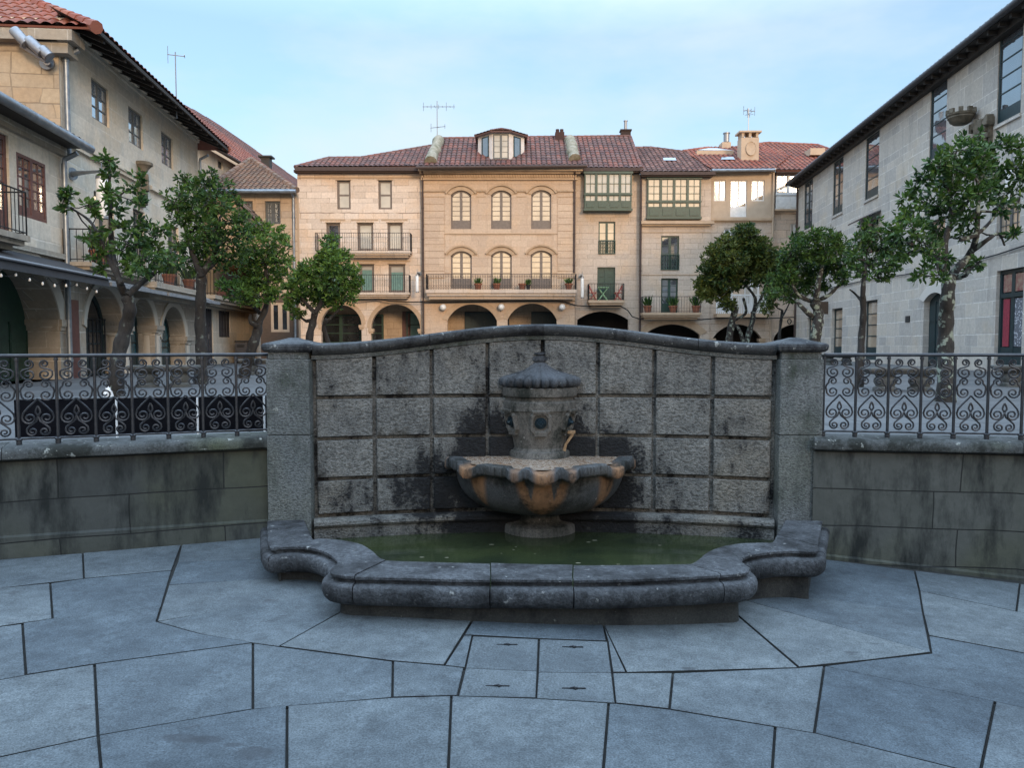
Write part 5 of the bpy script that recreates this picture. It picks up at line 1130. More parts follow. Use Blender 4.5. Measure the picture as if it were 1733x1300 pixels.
def tube_lamp(p, wall_p, hh, r_, lab):
    t = empty('hanging_lamp', p, lab, 'lamp', 'white cylinder lamps on wall brackets'); mb = MB(); mb.lathe([(0, -hh), (r_ * .9, -hh), (r_, -hh + .03), (r_, -.05), (r_ * .92, 0), (0, .0)], p, 18); mb.build('shade', M.lamp, t, smooth=40)
    c = MB(); c.lathe([(0, -hh - .03), (r_ * 1.03, -hh - .03), (r_ * 1.03, -hh + .03), (r_ * .5, -hh + .031)], p, 18); c.build('base_ring', M.steel, t, smooth=40); c = MB(); c.lathe([(r_ * .5, -.031), (r_ * 1.03, -.03), (r_ * 1.0, .04), (r_ * .3, .06), (0, .06)], p, 18); c.build('cap', M.steel, t, smooth=40)
    d = (wall_p - p); d.z = 0; L = d.length; b = MB(); zz_ = Vector((0, 0, .16)); b.tube([p + Vector((0, 0, .05)), p + zz_ + Vector((0, 0, .2))], .014, 6); q = p + zz_ + d; b.tube([p + zz_ - d * .08, p + zz_ + d * .5, q], [.03, .04, .075], 10); b.tube([q - d.normalized() * .03, q], .15, 14); b.build('bracket', M.zinc, t, smooth=40); return t
p = PY(706, 466, 44.2); tube_lamp(p, Vector((p.x, 45.2, p.z)), .95, .09, 'white cylinder lamp on the pale house beside the long scrolled balcony')
p = PY(985.5, 470, 44.4); tube_lamp(p, Vector((p.x, 45.3, p.z)), 1.15, .09, 'white cylinder lamp beside the balcony with the folding table')
s_, zf = None, FF.pix(850, 490, .9)[1]
for k, (x, lab, pl_) in enumerate(((809, 'dry plant in a pot, leftmost on the long scrolled balcony', 1), (840.5, 'terracotta pot before the middle arched balcony door', 1), (884, 'terracotta trough between the middle and right balcony doors', 0), (894, 'small dark pot beside the terracotta trough', 1), (962.5, 'terracotta pot at the right end of the long scrolled balcony', 1))):
    p = FF.w(FF.pix(x, 486, .6)[0], zf, .6); pot(p, lab, .22 if k != 3 else .13, .36 if k != 3 else .3, pl_, 'pots on the scrolled balcony', k, M.terra if k != 3 else M.iron, .45)
for k, (x, lab) in enumerate(((1096, 'potted plant at the left end of the balcony under the wide green gallery'), (1139, 'potted plant before the green door under the wide gallery'), (1178, 'potted plant at the right end of the balcony under the wide green gallery'))):
    p = FH.w(FH.pix(x, 526, .5)[0], bH[2], .5); pot(p, lab, .24, .4, 1, 'pots on the balcony under the wide gallery', 10 + k, None, .75)
# folding table and chairs on the small balcony
a, b_, zf = bG; c = FG.w((FG.pix(1020.5, 500, .45)[0]), zf, .42); t = empty('folding_table', c, 'pale green folding table with crossed legs on the small balcony', 'table')
mb = MB(); mb.box(c + Vector((0, 0, .74)), .62, .55, .03); mb.build('table_top', M.lime, t)
for dy in (-.2, .2):
    mb = MB(); mb.tube([c + Vector((-.27, dy, 0)), c + Vector((.27, dy, .73))], .022, 6); mb.build('leg', M.lime, t); mb = MB(); mb.tube([c + Vector((.27, dy * .8, 0)), c + Vector((-.27, dy * .8, .73))], .022, 6); mb.build('leg', M.lime, t)
for x, lab, sg_ in ((1003, 'red folding chair left of the pale green table', 1), (1046, 'red folding chair right of the pale green table', -1)):
    c = FG.w(FG.pix(x, 500, .4)[0], zf, .4); t = empty('folding_chair', c, lab, 'chair', 'red folding chairs on the small balcony')
    mb = MB(); mb.box(c + Vector((0, 0, .45)), .4, .4, .03); mb.build('seat', M.red, t); mb = MB(); 
    for k in range(3): mb.box(c + Vector((-.2 * sg_, 0, .62 + .1 * k)), .025, .4, .06)
    mb.build('backrest', M.red, t)
    for dy in (-.18, .18):
        mb = MB(); mb.tube([c + Vector((-.22 * sg_, dy, .85)), c + Vector((.2 * sg_, dy, 0))], .017, 6); mb.build('leg', M.red, t); mb = MB(); mb.tube([c + Vector((-.2 * sg_, dy * .85, 0)), c + Vector((.2 * sg_, dy * .85, .45))], .017, 6); mb.build('leg', M.red, t)
b0 = PY(740, 240, 48.3); b0.z -= .4; aerial(b0, 2.9, 'tall thin aerial beside the lichened verge of the middle roof', ((2.55, 0, 2.0, 9), (1.3, -20, 1.0, 3)), .025)
aerial(ctop, 1.45, 'aerial standing on the big stone chimney', ((1.3, 15, .8, 7), (1.1, 60, .5, 5)), .025)

p = PY(1336, 544, 45.35); t = empty('sign_letter', p, 'small round metal letter o fixed above the arch beside the grey building', 'sign'); mb = MB(); mb.tube([p + Vector((.11 * math.cos(a), 0, .14 * math.sin(a))) for a in [2 * math.pi * k / 16 for k in range(17)]], .03, 6, cap=False); mb.build('letter', M.iron, t, smooth=60)
# ================================================================== LEFT SIDE
FL = Frame(-8.726, 0, -.0958, 1); SB = FL.pix(112, 500)[0]; SC = FL.pix(338, 420)[0]
# ---- A near left
A = house('low tan stone house at the left edge with red brown window, awning and big arch', FL, 15)
zeA = FL.pix(60, 199, .45)[1]; s0 = 9.5
wa = R4(FL, 27, 256, 79.5, 378); da = R4(FL, -50, 225, 20, 412); zfA = FL.pix(47, 400, .7)[1]; da.z0 = zfA; da.z1 = FL.pix(14, 230)[1]; da.s0 = da.s1 - 1.5
aa = Op(FL.pix(-30, 500)[0], PLZ, FL.pix(101, 545)[0], FL.pix(30, 440)[1]); aa.rise = (aa.s1 - aa.s0) * .42
mb = MB(); zsp = FL.pix(60, 425)[1]; wall(FL, mb, s0, SB, zsp, zeA - .1, [wa, da], .25); body(FL, mb, s0, SB, zsp, zeA, -.3, -8); body(FL, mb, s0, SB, PLZ, zsp, -1.3, -8); mb.build('wall', M.stoneB, A)
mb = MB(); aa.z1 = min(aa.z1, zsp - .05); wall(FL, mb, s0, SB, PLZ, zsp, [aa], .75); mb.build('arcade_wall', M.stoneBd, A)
od = Op(aa.s0 + .1, PLZ, aa.s1, aa.z1, aa.rise); door(A, FL, od, M.frGreen, off=-.74, boards=4)
window(A, FL, wa, M.frRed, M.glB, 2, 5, off=.0, fw=.07, bar=.03, panel=.15); window(A, FL, da, M.frRed, M.glB, 1, 5, off=-.05, fw=.1, name='balcony_door', panel=.5)
sA = FL.pix(47, 405, .7)[0]; balcony(A, FL, sA - 3.2, sA, zfA, FL.pix(47, 327, .7)[1], .75, M.stoneBd, .2, sp=.13)
bandbox(A, FL, [(s0, SB, zsp - .06, zsp + .06, -.05, .1), (s0, SB, zeA - .32, zeA - .1, -.05, .12)], 'string_course', M.stoneBd)
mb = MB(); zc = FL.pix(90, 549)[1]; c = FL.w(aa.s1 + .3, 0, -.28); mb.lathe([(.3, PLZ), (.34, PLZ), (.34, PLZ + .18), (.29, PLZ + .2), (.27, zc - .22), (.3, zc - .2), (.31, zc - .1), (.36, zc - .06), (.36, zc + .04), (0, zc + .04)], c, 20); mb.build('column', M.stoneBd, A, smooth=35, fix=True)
mb = MB(); FL.box(mb, aa.s1 - .06, SB - .02, zc - .04, zc + .12, -.76, .08); FL.box(mb, aa.s1 - .03, SB - .03, zc - .14, zc - .04, -.755, .04); mb.build('capital', M.stoneBd, A)
mb = MB(); hood(mb, FL, aa, .0, .28, .03); mb.build('arch_ring', M.stoneBd, A)
mb = MB(); roofmesh(mb, [FL.w(s0, zeA, .5), FL.w(SB - .02, zeA, .5), FL.w(SB - .02, zeA + 1.9, -4.5), FL.w(s0, zeA + 1.9, -4.5)], FL.u, amp=.06, row=.42); mb.build('roof', M.tileH, A)
mb = MB(); mb.tube([FL.w(s0, zeA - .02, .6), FL.w(SB + .12, zeA - .1, .6)], .1, 10); mb.build('gutter', M.zinc, A, smooth=40)
mb = MB(); FL.box(mb, s0, SB, zeA - .12, zeA - .06, -.05, .55); mb.build('soffit', M.wood, A)
pipe(A, FL, FL.pix(114.5, 500, .09)[0], PLZ, zeA - .5, M.zinc, .1, .06)
zf_ = FL.pix(60, 452, 1.0)[1]; t = empty('awning', FL.w(15, zf_, .5), 'charcoal fabric awning over the big green arched door', 'awning'); mb = MB()
A0 = [FL.w(s, zf_ + .42, .04) for s in (s0, SB - .1)]; A1 = [FL.w(s, zf_ + .05, 1.0) for s in (s0, SB - .1)]; A2 = [FL.w(s, zf_ - .14, 1.02) for s in (s0, SB - .1)]
mb.strip(A0, A1); mb.strip(A1, A2); mb.strip([p - Vector((0, 0, .02)) for p in A1], [p - Vector((0, 0, .02)) for p in A0]); mb.poly([A0[1], A1[1], A2[1], A0[1] - Vector((0, 0, .1))]); mb.build('canvas', M.awn, t); mb = MB(); mb.tube([A1[0] + FL.n * .03, A1[1] + FL.n * .03], .03, 8); mb.build('front_bar', M.steel, t, smooth=40)
t = empty('string_lights', FL.w(15.5, zf_ - .2, .8), 'string of small white bulbs under the charcoal awning', 'light string'); mb = MB(); pts = [FL.w(13 + 4.8 * k / 40, zf_ - .16 - .1 * abs(math.sin(k * .63)), .95) for k in range(41)]; mb.tube(pts, .008, 4); mb.build('wire', M.iron, t)
for k in range(2, 41, 4): mb = MB(); mb.lathe([(0, -.07), (.02, -.06), (.025, -.04), (.018, -.015), (.01, 0)], pts[k], 8); mb.build('bulb', M.lamp, t, smooth=50)
# ---- B tall left
B = house('tall tan stone house with deep dark eaves, three arches and six pane windows', FL, 23)
zeB0 = FL.pix(146, 36.5, .95)[1]; zeB1 = FL.pix(361, 228, .95)[1]; zeB = (zeB0 + zeB1) / 2; zcB = FL.pix(220, 138)[1] + .0
tw = [R4(FL, *p) for p in ((154, 129.5, 185.3, 217), (216.8, 177.4, 242.5, 255), (272.6, 220.5, 293.5, 288))]
zt_ = sum(o.z1 for o in tw) / 3; zb_ = sum(o.z0 for o in tw) / 3
dB = [R4(FL, 158.5, 322, 195, 447), R4(FL, 225, 352, 247, 452), R4(FL, 284, 390, 304, 478)]; zfB = FL.pix(165, 446, .6)[1]
for o in dB: o.z0 = zfB
dB[2].z1 = dB[1].z1 = dB[0].z1
aB = [Op(FL.pix(145, 550)[0], PLZ, FL.pix(208, 550)[0], FL.pix(178, 487)[1]), Op(FL.pix(221, 560)[0], PLZ, FL.pix(262, 560)[0], FL.pix(240, 504)[1]), Op(FL.pix(273, 565)[0], PLZ, FL.pix(313, 565)[0], FL.pix(293, 519)[1])]
for o in aB: o.rise = (o.s1 - o.s0) / 2 * .95
zsB = FL.pix(230, 479)[1]
mb = MB(); wall(FL, mb, SB, SC, zsB, zeB + .42, tw + dB, .3); body(FL, mb, SB, SC, zsB, zeB + .3, -.34, -9); body(FL, mb, SB, SC, PLZ, zsB, -1.4, -9); mb.build('wall', M.stoneB, B)
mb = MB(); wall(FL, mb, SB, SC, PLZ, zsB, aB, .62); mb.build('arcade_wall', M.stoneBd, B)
for o in tw: window(B, FL, o, M.frGrey, M.glS, 1, 3, off=-.06, fw=.06, bar=.035)
for k, o in enumerate(dB): window(B, FL, o, M.frTeal, M.glC if k == 0 else M.glB, 1, 3, off=-.08, fw=.09, panel=.5, name='balcony_door')
for k, o in enumerate(aB):
    w_ = window(B, FL, Op(o.s0, PLZ, o.s1, o.z1, o.rise), M.frTeal, M.glT if k else M.glD, 1, 2, off=-.5, fw=.13, bar=.05, panel=.35, name='arched_door')
    if k == 0:
        mb = MB(); 
        for q in range(9): s = o.s0 + .15 + (o.s1 - o.s0 - .3) * q / 8; mb.tube([FL.w(s, PLZ + .1, -.42), FL.w(s, PLZ + 1.5, -.42)], .016, 5)
        for z_ in (.15, 1.48): mb.tube([FL.w(o.s0 + .1, PLZ + z_, -.42), FL.w(o.s1 - .1, PLZ + z_, -.42)], .018, 5)
        mb.build('gate_bars', M.iron, w_)
    else:
        mb = MB(); c_ = (o.s0 + o.s1) / 2; FL.front(mb, [(c_ + .18, PLZ + 1.45), (c_ + .42, PLZ + 1.45), (c_ + .42, PLZ + 1.8), (c_ + .18, PLZ + 1.8)], -.49); mb.build('notice', M.white, w_)
    mb = MB(); hood(mb, FL, o, .0, .2, .03); mb.build('arch_ring', M.stoneBd, B)
    zc = o.arch()[0][1]; s = o.s1; mb = MB(); nx = aB[k + 1].s0 if k < 2 else o.s1 + .62
    FL.box(mb, s - .08, nx + .04, zc - .04, zc + .1, -.63, .1); FL.box(mb, s - .05, nx + .02, zc - .13, zc - .04, -.625, .06); mb.build('capital', M.stoneBd, B)
    mb = MB(); mb.lathe([(.36, PLZ), (.36, PLZ + .15), (.3, PLZ + .17), (.29, zc - .2), (.32, zc - .16), (.32, zc - .12)], FL.w((s + nx) / 2 - (0 if k < 2 else .0), 0, -.25), 20); mb.build('column', M.stoneBd, B, smooth=35)
mb = MB(); FL.box(mb, SB + .1, SB + .55, PLZ, zsB - .7, .0, .03); mb.build('side_door', M.frRed, B)
zst = (FL.pix(121, 245)[1] + FL.pix(213, 295)[1]) / 2; o5 = zeB - .1
bandbox(B, FL, [(SB + .15, FL.pix(246, 300)[0], zst - .08, zst + .02, -.05, .08), (SB + .15, FL.pix(246, 300)[0], zst + .02, zst + .06, -.05, .12), (FL.pix(252, 318)[0], SC, zst - .08, zst + .05, -.05, .1), (SB, SC, zeB + .1, zeB + .2, -.05, .07), (SB, SC, zeB + .2, zeB + .32, -.05, .15)], 'string_course', M.stoneB)
b0, b1 = FL.pix(151, 420, .6)[0], FL.pix(252, 440, .6)[0]; balcony(B, FL, b0, b1, zfB, FL.pix(155, 389, .6)[1], .65, M.stoneBd, .18, sp=.13)
zf2 = zfB; b2, b3 = FL.pix(262, 470, .7)[0], FL.pix(336, 480, .7)[0]; zf2 = FL.pix(265, 477, .7)[1]; balcony(B, FL, b2, b3, zf2, zf2 + .98, .75, M.stoneBd, .3, sp=.13)
mb = MB(); s = SB + .15   # deep eaves: boards on rafters
mb.poly([FL.w(SB - .3, zeB - .06, .99), FL.w(SC + .5, zeB - .06, .99), FL.w(SC + .5, zeB + .47, -.05), FL.w(SB - .3, zeB + .47, -.05)])
while s < SC + .4:
    q = [(s, .93, zeB - .05), (s + .1, .93, zeB - .05), (s + .1, -.05, zeB + .45), (s, -.05, zeB + .45)]; lo = [FL.w(x, z_ - (.11 if o_ > .5 else .2), o_) for x, o_, z_ in q]; hi_ = [FL.w(x, z_, o_) for x, o_, z_ in q]
    mb.poly(lo); mb.poly(hi_); [mb.poly([lo[k], lo[(k + 1) % 4], hi_[(k + 1) % 4], hi_[k]]) for k in range(4)]; s += .62
FL.box(mb, SB - .3, SC + .5, zeB - .09, zeB + .0, .95, 1.0); mb.build('eaves', M.wood, B)
FS = Frame(FL.w(SB, 0).x, FL.w(SB, 0).y, FL.n.x, FL.n.y)   # south side wall of B
zsE = FS.pix(40, 29, .3)[1]; zsE = zeB + .0
mb = MB(); FS.front(mb, [(-10, PLZ), (0, PLZ), (0, zeB), (-10, zeB)], .012); mb.build('side_wall', M.stoneBs, B)
c1, c2, c3, c4 = FS.w(1.0, zeB, .35), FL.w(SC + .5, zeB, 1.0), FL.w(SC + .5, zeB, -11), FS.w(-11, zeB, .35)
rise = 3.4; r1, r2 = FL.w(SB + 5, zeB + rise, -5), FL.w(SC - 4.6, zeB + rise, -5)
mb = MB(); roofmesh(mb, [c1, c2, r2, r1], FL.u, amp=.06, row=.42, pitch=.26); roofmesh(mb, [c4, c1, r1], FS.u, amp=.06, row=.42, pitch=.26); roofmesh(mb, [c2, c3, r2], FS.u, amp=.06, row=.42); roofmesh(mb, [c3, c4, r1, r2], FL.u, amp=.06, row=.42, seg=4)
ridge(mb, c1, r1, .14); ridge(mb, r1, r2, .14); ridge(mb, c2, r2, .14); mb.build('roof', M.tileR, B)
mb = MB(); FS.box(mb, -10, .1, zeB - .3, zeB - .05, -.05, .3); FS.box(mb, -.35, .3, zeB - .55, zeB - .3, -.3, .22); FS.box(mb, -.5, .45, zeB - .3, zeB - .06, -.3, .34); mb.build('corner_cornice', M.stoneBd, B)
pipe(B, FL, SB + .12, zeA - .3, zeB - .6, M.zinc, .1, .06); pipe(B, FL, SC - .1, PLZ + 3, zeB - .6, M.zinc, .1, .05)
def pair_light():
    c = FS.pix(60, 80, .3); p0, p1 = FS.pix(26, 58, .3), FS.pix(86, 104, .3); b = FS.w(*FS.pix(80, 106, .05), .05); t = empty('floodlight', b, 'pair of silver cylinder floodlights on a bracket high on the golden side wall', 'floodlight')
    P = [FS.w(*FS.pix(x, y, .45), .45) for x, y in ((36, 76), (79, 104))]; mb = MB(); mb.tube([P[0], P[1]], .05, 8); mb.tube([P[1], b], .07, 10); mb.tube([b + FS.n * .04, b - FS.n * .06], .16, 16); mb.build('bracket', M.steel, t, smooth=40)
    for (x0, y0, x1, y1) in ((23, 50, 46, 75), (47, 66, 73, 90), (70, 82, 85, 97)): 
        a, e = FS.w(*FS.pix(x0, y0, .55), .55), FS.w(*FS.pix(x1, y1, .55), .55); mb = MB(); d_ = (e - a).normalized(); mb.tube([a, a + d_ * .02, e - d_ * .02, e, e - d_ * .03], [.11, .12, .12, .115, .08], 16); mb.build('lamp_body', M.steel, t, smooth=40)
pair_light()
p = FL.w(*FL.pix(172, 301, .85), .85); tube_lamp(p, FL.w(FL.pix(120, 288)[0], p.z, 0.02), .92, .13, 'white cylinder lamp hanging from a long arm on the tall left house')
q0, q1 = FL.pix(226, 276), FL.pix(248, 285); t = empty('stone_corbel', FL.w(q0[0], q1[1], .1), 'carved weathered stone corbel with round cap between two floors of the left house', 'corbel')
cs = FL.pix(236, 290)[0]; zc = FL.pix(236, 280)[1]; c = FL.w(cs, zc, .1); mb = MB(); mb.lathe([(0, -.2), (.12, -.18), (.16, -.1), (.24, -.02), (.27, .0), (.27, .08), (.22, .1), (0, .11)], c, 16); mb.build('cap', M.lich2, t, smooth=40); mb = MB(); FL.box(mb, cs - .25, cs + .22, zc - 1.2, zc - .2, 0, .1); mb.box(c + Vector((0, 0, -.5)), .3, .3, .5, .4); mb.box(c + Vector((0, 0, -.95)), .2, .24, .4, .2); mb.build('carved_slab', M.lich2, t, bevel=.04)
t = empty('awning', FL.w(23, zsB, .3), 'grey rolled awning above the three arches of the tall left house', 'awning'); za0, za1 = FL.pix(128, 459, .4)[1], FL.pix(330, 509, .4)[1]; mb = MB(); za = (za0 + za1) / 2; FL.box(mb, SB + .5, SC - .3, za - .02, za + .16, .03, .3); mb.build('cassette', M.awnG, t); mb = MB()
for a_, b_ in ((SB + .6, SB + 4.4), (SB + 4.6, SC - .4)): mb.poly([FL.w(a_, za + .1, .3), FL.w(b_, za + .1, .3), FL.w(b_, za - .08, .75), FL.w(a_, za - .08, .75)]); mb.poly([FL.w(a_, za - .09, .75), FL.w(b_, za - .09, .75), FL.w(b_, za + .09, .3), FL.w(a_, za + .09, .3)]); FL.box(mb, a_, b_, za - .16, za - .06, .74, .8)
mb.build('canvas', M.awnG, t)
for k, (x, y, lab) in enumerate(((167, 444, 'terracotta pot with a shrub, nearest on the left house balcony'), (286, 474, 'orange pot at the near end of the lower left balcony'), (320, 484, 'orange pot at the far end of the lower left balcony'))):
    fz = zfB if k == 0 else zf2; p = FL.w(FL.pix(x, y, .4)[0], fz, .4); pot(p, lab, .2, .38, 1, 'pots on the left balconies', 30 + k, None, .6)
b0 = PY(298.5, 172, 24.0); b0.z -= .5; aerial(b0, 2.0, 'thin mast rising behind the eaves of the tall left house', ((1.9, 20, .5, 2),), .018)
# ---- C behind B
pc = PY(337, 233, 31.0); FC = Frame(pc.x - .4 - .04 * 31, 0, .04, 1); sc1 = FC.pix(420, 300)[0] + 2
C = house('set back plastered house with orange red roof beyond the tall left house', FC, 33)
ze = (FC.pix(345, 238, .4)[1] + FC.pix(405, 274, .4)[1]) / 2; wc = R4(FC, 368.5, 270, 377.5, 288); mb = MB(); wall(FC, mb, 25, sc1, PLZ, ze, [wc], .25); body(FC, mb, 25, sc1, PLZ, ze, -.3, -8); mb.build('wall', M.stoneB, C); window(C, FC, wc, M.frGrey, M.glB, 1, 2, off=-.08)
E1, E2 = FC.w(FC.pix(336, 232, .4)[0] - 2, ze, .4), FC.w(sc1, ze, .4); p0C, nC = slope_plane(FC, ze, .4, 42)
R0, R2 = PP(300, 172, p0C, nC), PP(505, 322, p0C, nC); mb = MB(); roofmesh(mb, [E1, E2, R2, R0], FC.u, row=.42); mb.build('roof', M.tileR, C)
mb = MB(); mb.tube([E1 + Vector((.05, 0, -.05)), E2 + Vector((.05, 0, -.05))], .08, 8); mb.build('gutter', M.pipeBr, C)
C2 = house('far house with long brown roof and small dark chimney behind the orange red roof', FC, 48); p2 = p0C - nC * .5
P2 = [PP(300, 173, p2, nC), PP(505, 323, p2, nC), PP(505, 306, p2, nC), PP(372, 213, p2, nC), PP(330, 188, p2, nC)]; mb = MB(); roofmesh(mb, P2, FC.u, row=.42); mb.build('roof', M.tile, C2)
mb = MB(); c_ = sum(P2, Vector()) / 5; mb.poly([P2[0] - Vector((0, 0, .1)), P2[1] - Vector((0, 0, .1)), Vector((P2[1].x, P2[1].y, PLZ)), Vector((P2[0].x, P2[0].y, PLZ))]); mb.build('wall', M.stoneD, C2)
mb = MB(); c = PY(451, 272, 46); mb.box(c - Vector((0, 0, .3)), .5, .5, .9); mb.box(c + Vector((0, 0, .2)), .8, .7, .09); mb.build('chimney', M.wood, C2)
print('C roof', [tuple(round(v, 1) for v in p) for p in (E1, E2, R2, R0)], [tuple(round(v, 1) for v in p) for p in P2])
# annex: ground floor in line with the arcades, terrace on top
An = empty('stone_annex', FL.w(SC + 3, PLZ), 'low stone annex with grey shuttered door and window under a flowered terrace', 'annex'); sA1 = FL.pix(428, 560)[0]; zA = FL.pix(361, 505, .3)[1]
od, ow = R4(FL, 345, 521, 361.5, 602), R4(FL, 370, 525, 389.5, 571); od.z0 = PLZ; mb = MB(); wall(FL, mb, SC + .02, sA1, PLZ, zA, [od, ow], .2); body(FL, mb, SC + .02, sA1, PLZ, zA, -.25, -1.65); mb.build('wall', M.stoneB, An)
M.shut2 = basic('slate grey boards', (.05, .05, .058), (.035, .036, .042), 8, .6)
door(An, FL, od, M.shut2, off=-.08, boards=4); door(An, FL, ow, M.shut2, off=-.05, boards=4, name='shutter')
balcony(An, FL, FL.pix(362, 505, .6)[0], sA1 + .3, zA + .08, zA + 1.0, .65, M.stoneBd, .25)
p = FL.w(FL.pix(385, 505, .35)[0], zA + .08, .35); t = empty('flower_trough', p, 'orange trough with pink flowers on the terrace of the low annex', 'planter'); mb = MB(); mb.box(p + Vector((0, 0, .15)), .35, 1.6, .3, R(5)); mb.build('trough', M.terra, t, bevel=.02); g = MB(); rr = random.Random(4)
for k in range(90): leafquad(g, p + Vector((rr.uniform(-.12, .2), rr.uniform(-.7, 1.2), .3)), Vector((rr.uniform(-.6, 1), rr.uniform(-1, 1), rr.uniform(-.3, 1))).normalized(), .22, .1, rr)
g.build('flowers', M.pink, t)
p = FL.w(FL.pix(411, 595, .5)[0], PLZ, .5); t = empty('litter_bin', p, 'dark grey litter bin by the annex wall behind the leaning tree', 'bin'); mb = MB(); mb.box(p + Vector((0, 0, .45)), .5, .5, .8, R(5)); mb.build('body', M.shut2, t, bevel=.03); mb = MB(); mb.box(p + Vector((0, 0, .9)), .54, .54, .08, R(5)); mb.box(p + Vector((.0, -.25, .72)), .3, .06, .12, R(5)); mb.build('lid', M.iron, t, bevel=.02)
# ---- D facing block with hipped roof
FDd = Frame(0, 30.8, 1, 0); s0, s1 = FDd.pix(366, 320)[0], FDd.pix(502, 320)[0]; ze = FDd.pix(430, 322, .35)[1]
D = house('orange plastered house with mossy hipped roof and a wood clad ground floor', FDd, (s0 + s1) / 2); ow = [R4(FDd, 448, 340, 475, 379), R4(FDd, 400, 340, 428, 370)]; o3 = R4(FDd, 458, 512, 490, 562)
zW = FDd.pix(470, 500)[1]; sm_ = FDd.pix(440, 500)[0]; zM = FDd.pix(470, 440)[1]; mb = MB(); wall(FDd, mb, s0, s1, zM, ze, ow, .25); wall(FDd, mb, sm_, s1, zW, zM, [], .25); fp = lambda a_: [(FDd.w(a_, 0, -.3).x, 31.1), (s1, 31.1), (s1 - 2.2, 38), (FDd.w(a_, 0).x - 2.2, 38)]; mb.prism(fp(s0), zM, ze); mb.prism(fp(sm_), PLZ, zM - .01); mb.build('wall', M.stoneD, D); mb = MB(); wall(FDd, mb, sm_, s1, PLZ, zW, [o3], .25); mb.build('boarded_wall', M.plank, D)
for o in ow: window(D, FDd, o, M.frGrey, M.glB, 2, 4, off=-.1, fw=.09)
w_ = window(D, FDd, o3, M.frWhite if False else M.plain, M.glD, 1, 1, off=-.02, fw=.1, leaves=2, name='shop_window')
a, b_ = FDd.w(s0 - .3, ze, .4), FDd.w(s1 + .1, ze, .4); ap = PY(425, 269.5, 34.2); ap2 = ap + Vector((-1, 3, 0)); c_, d_ = b_ + Vector((-2.5, 7.5, 0)), a + Vector((-2.5, 7.5, 0)); mb = MB(); roofmesh(mb, [a, b_, ap], (1, 0, 0), amp=.035, pitch=.2, row=.2); roofmesh(mb, [b_, c_, ap2, ap], (0, 1, 0), amp=.035, pitch=.2, row=.2); roofmesh(mb, [d_, a, ap, ap2], (0, 1, 0), amp=.035, pitch=.2, row=.2); ridge(mb, a, ap, .13); ridge(mb, b_, ap, .13); mb.build('roof', M.tileD, D)
mb = MB(); mb.tube([a + Vector((0, -.08, -.06)), b_ + Vector((0, -.08, -.06))], .08, 8); mb.build('gutter', M.zinc, D, smooth=40); pipe(D, FDd, s1 - .12, PLZ, ze - .3, M.zinc, .08, .05)
t = None; pts = [PY(402, 343, 29.6), PY(440, 384, 29.6)]; d = pts[1] - pts[0]; mb = MB(); roofmesh(mb, [pts[0], pts[1], pts[1] + Vector((0, .9, .12)), pts[0] + Vector((0, .9, .12))], (0, 1, 0), amp=.04); mb.build('lean_to_roof', M.tileD, D)
# ================================================================== RIGHT SIDE
FK = Frame(11.856 + .0988 * 60, 60, -.0988, -1); sk0 = FK.pix(1348.5, 450)[0]; sk1 = 60 - 9.0
K = house('long grey granite building with tall narrow windows along the right side', FK, (sk0 + sk1) / 2, 'building')
zk0, zk1 = FK.pix(1345, 308, .5)[1], FK.pix(1702, 5, .5)[1]; zeK = (zk0 + zk1) / 2
up = [R4(FK, *p) for p in ((1362, 311, 1374.3, 384), (1411, 275.5, 1425.5, 358), (1466, 235, 1486, 329), (1575.5, 151, 1600, 259), (1691.5, 48, 1727, 191))]
md = [R4(FK, 1459, 378, 1485, 425), R4(FK, 1571, 376, 1598, 436), R4(FK, 1688, 345, 1725, 396), R4(FK, 1405, 398, 1423, 430)]
gd = [R4(FK, 1366, 538, 1375, 600), R4(FK, 1408, 523, 1424, 604), R4(FK, 1462, 510, 1482.5, 612), R4(FK, 1687, 459, 1727, 632)]
ad = R4(FK, 1564, 497, 1597, 626); ad.z1 = FK.pix(1583, 495)[1]; ad.rise = .28
for o in gd + [ad]: o.z0 = PLZ + (.12 if o is not ad else 0)
extra_up = [Op(up[4].s0 + 5.2, up[4].z0, up[4].s1 + 5.2, up[4].z1)]
mb = MB(); wall(FK, mb, sk0, sk1, PLZ, zeK, up + extra_up + md + gd + [ad], .28); body(FK, mb, sk0, sk1, PLZ, zeK, -.32, -10); mb.build('wall', M.stoneK, K)
for k, o in enumerate(up + extra_up): window(K, FK, o, M.frTeal, M.glB, 1 if k > 1 else 1, 5 if k > 1 else 4, off=-.03, fw=.075, bar=.035, panel=.32, leaves=1 if k > 1 else 2)
for k, o in enumerate(md): window(K, FK, o, M.frGrey if k == 2 else M.frRed if k == 0 else M.frBrown, M.glC if k in (1, 2) else M.glD, 1 if k != 2 else 2, 3, off=-.08, fw=.07)
for k, o in enumerate(gd[:3]): window(K, FK, o, M.frTeal, M.glC, 1, 4, off=-.14, fw=.09, panel=.45, leaves=1, name='door', bar=.04)
o = gd[3]; w_ = window(K, FK, o, M.frTeal, M.glD, 1, 1, off=-.1, fw=.1, leaves=2, panel=.5, name='shop_door'); zq = o.z0 + (o.z1 - o.z0) * .74
mb = MB(); FK.box(mb, o.s0 + .1, o.s1 - .1, zq - .06, zq + .06, -.16, -.08); mb.build('transom', M.frTeal, w_)
mb = MB(); FK.front(mb, [(o.s0 + .18, zq + .1), (o.s1 - .15, zq + .1), (o.s1 - .15, o.z1 - .14), (o.s0 + .18, o.z1 - .14)], -.115); mb.build('sign_panel', basic('dark red and cream sign glass', (.2, .06, .06), (.32, .24, .18), 9, .3), w_)
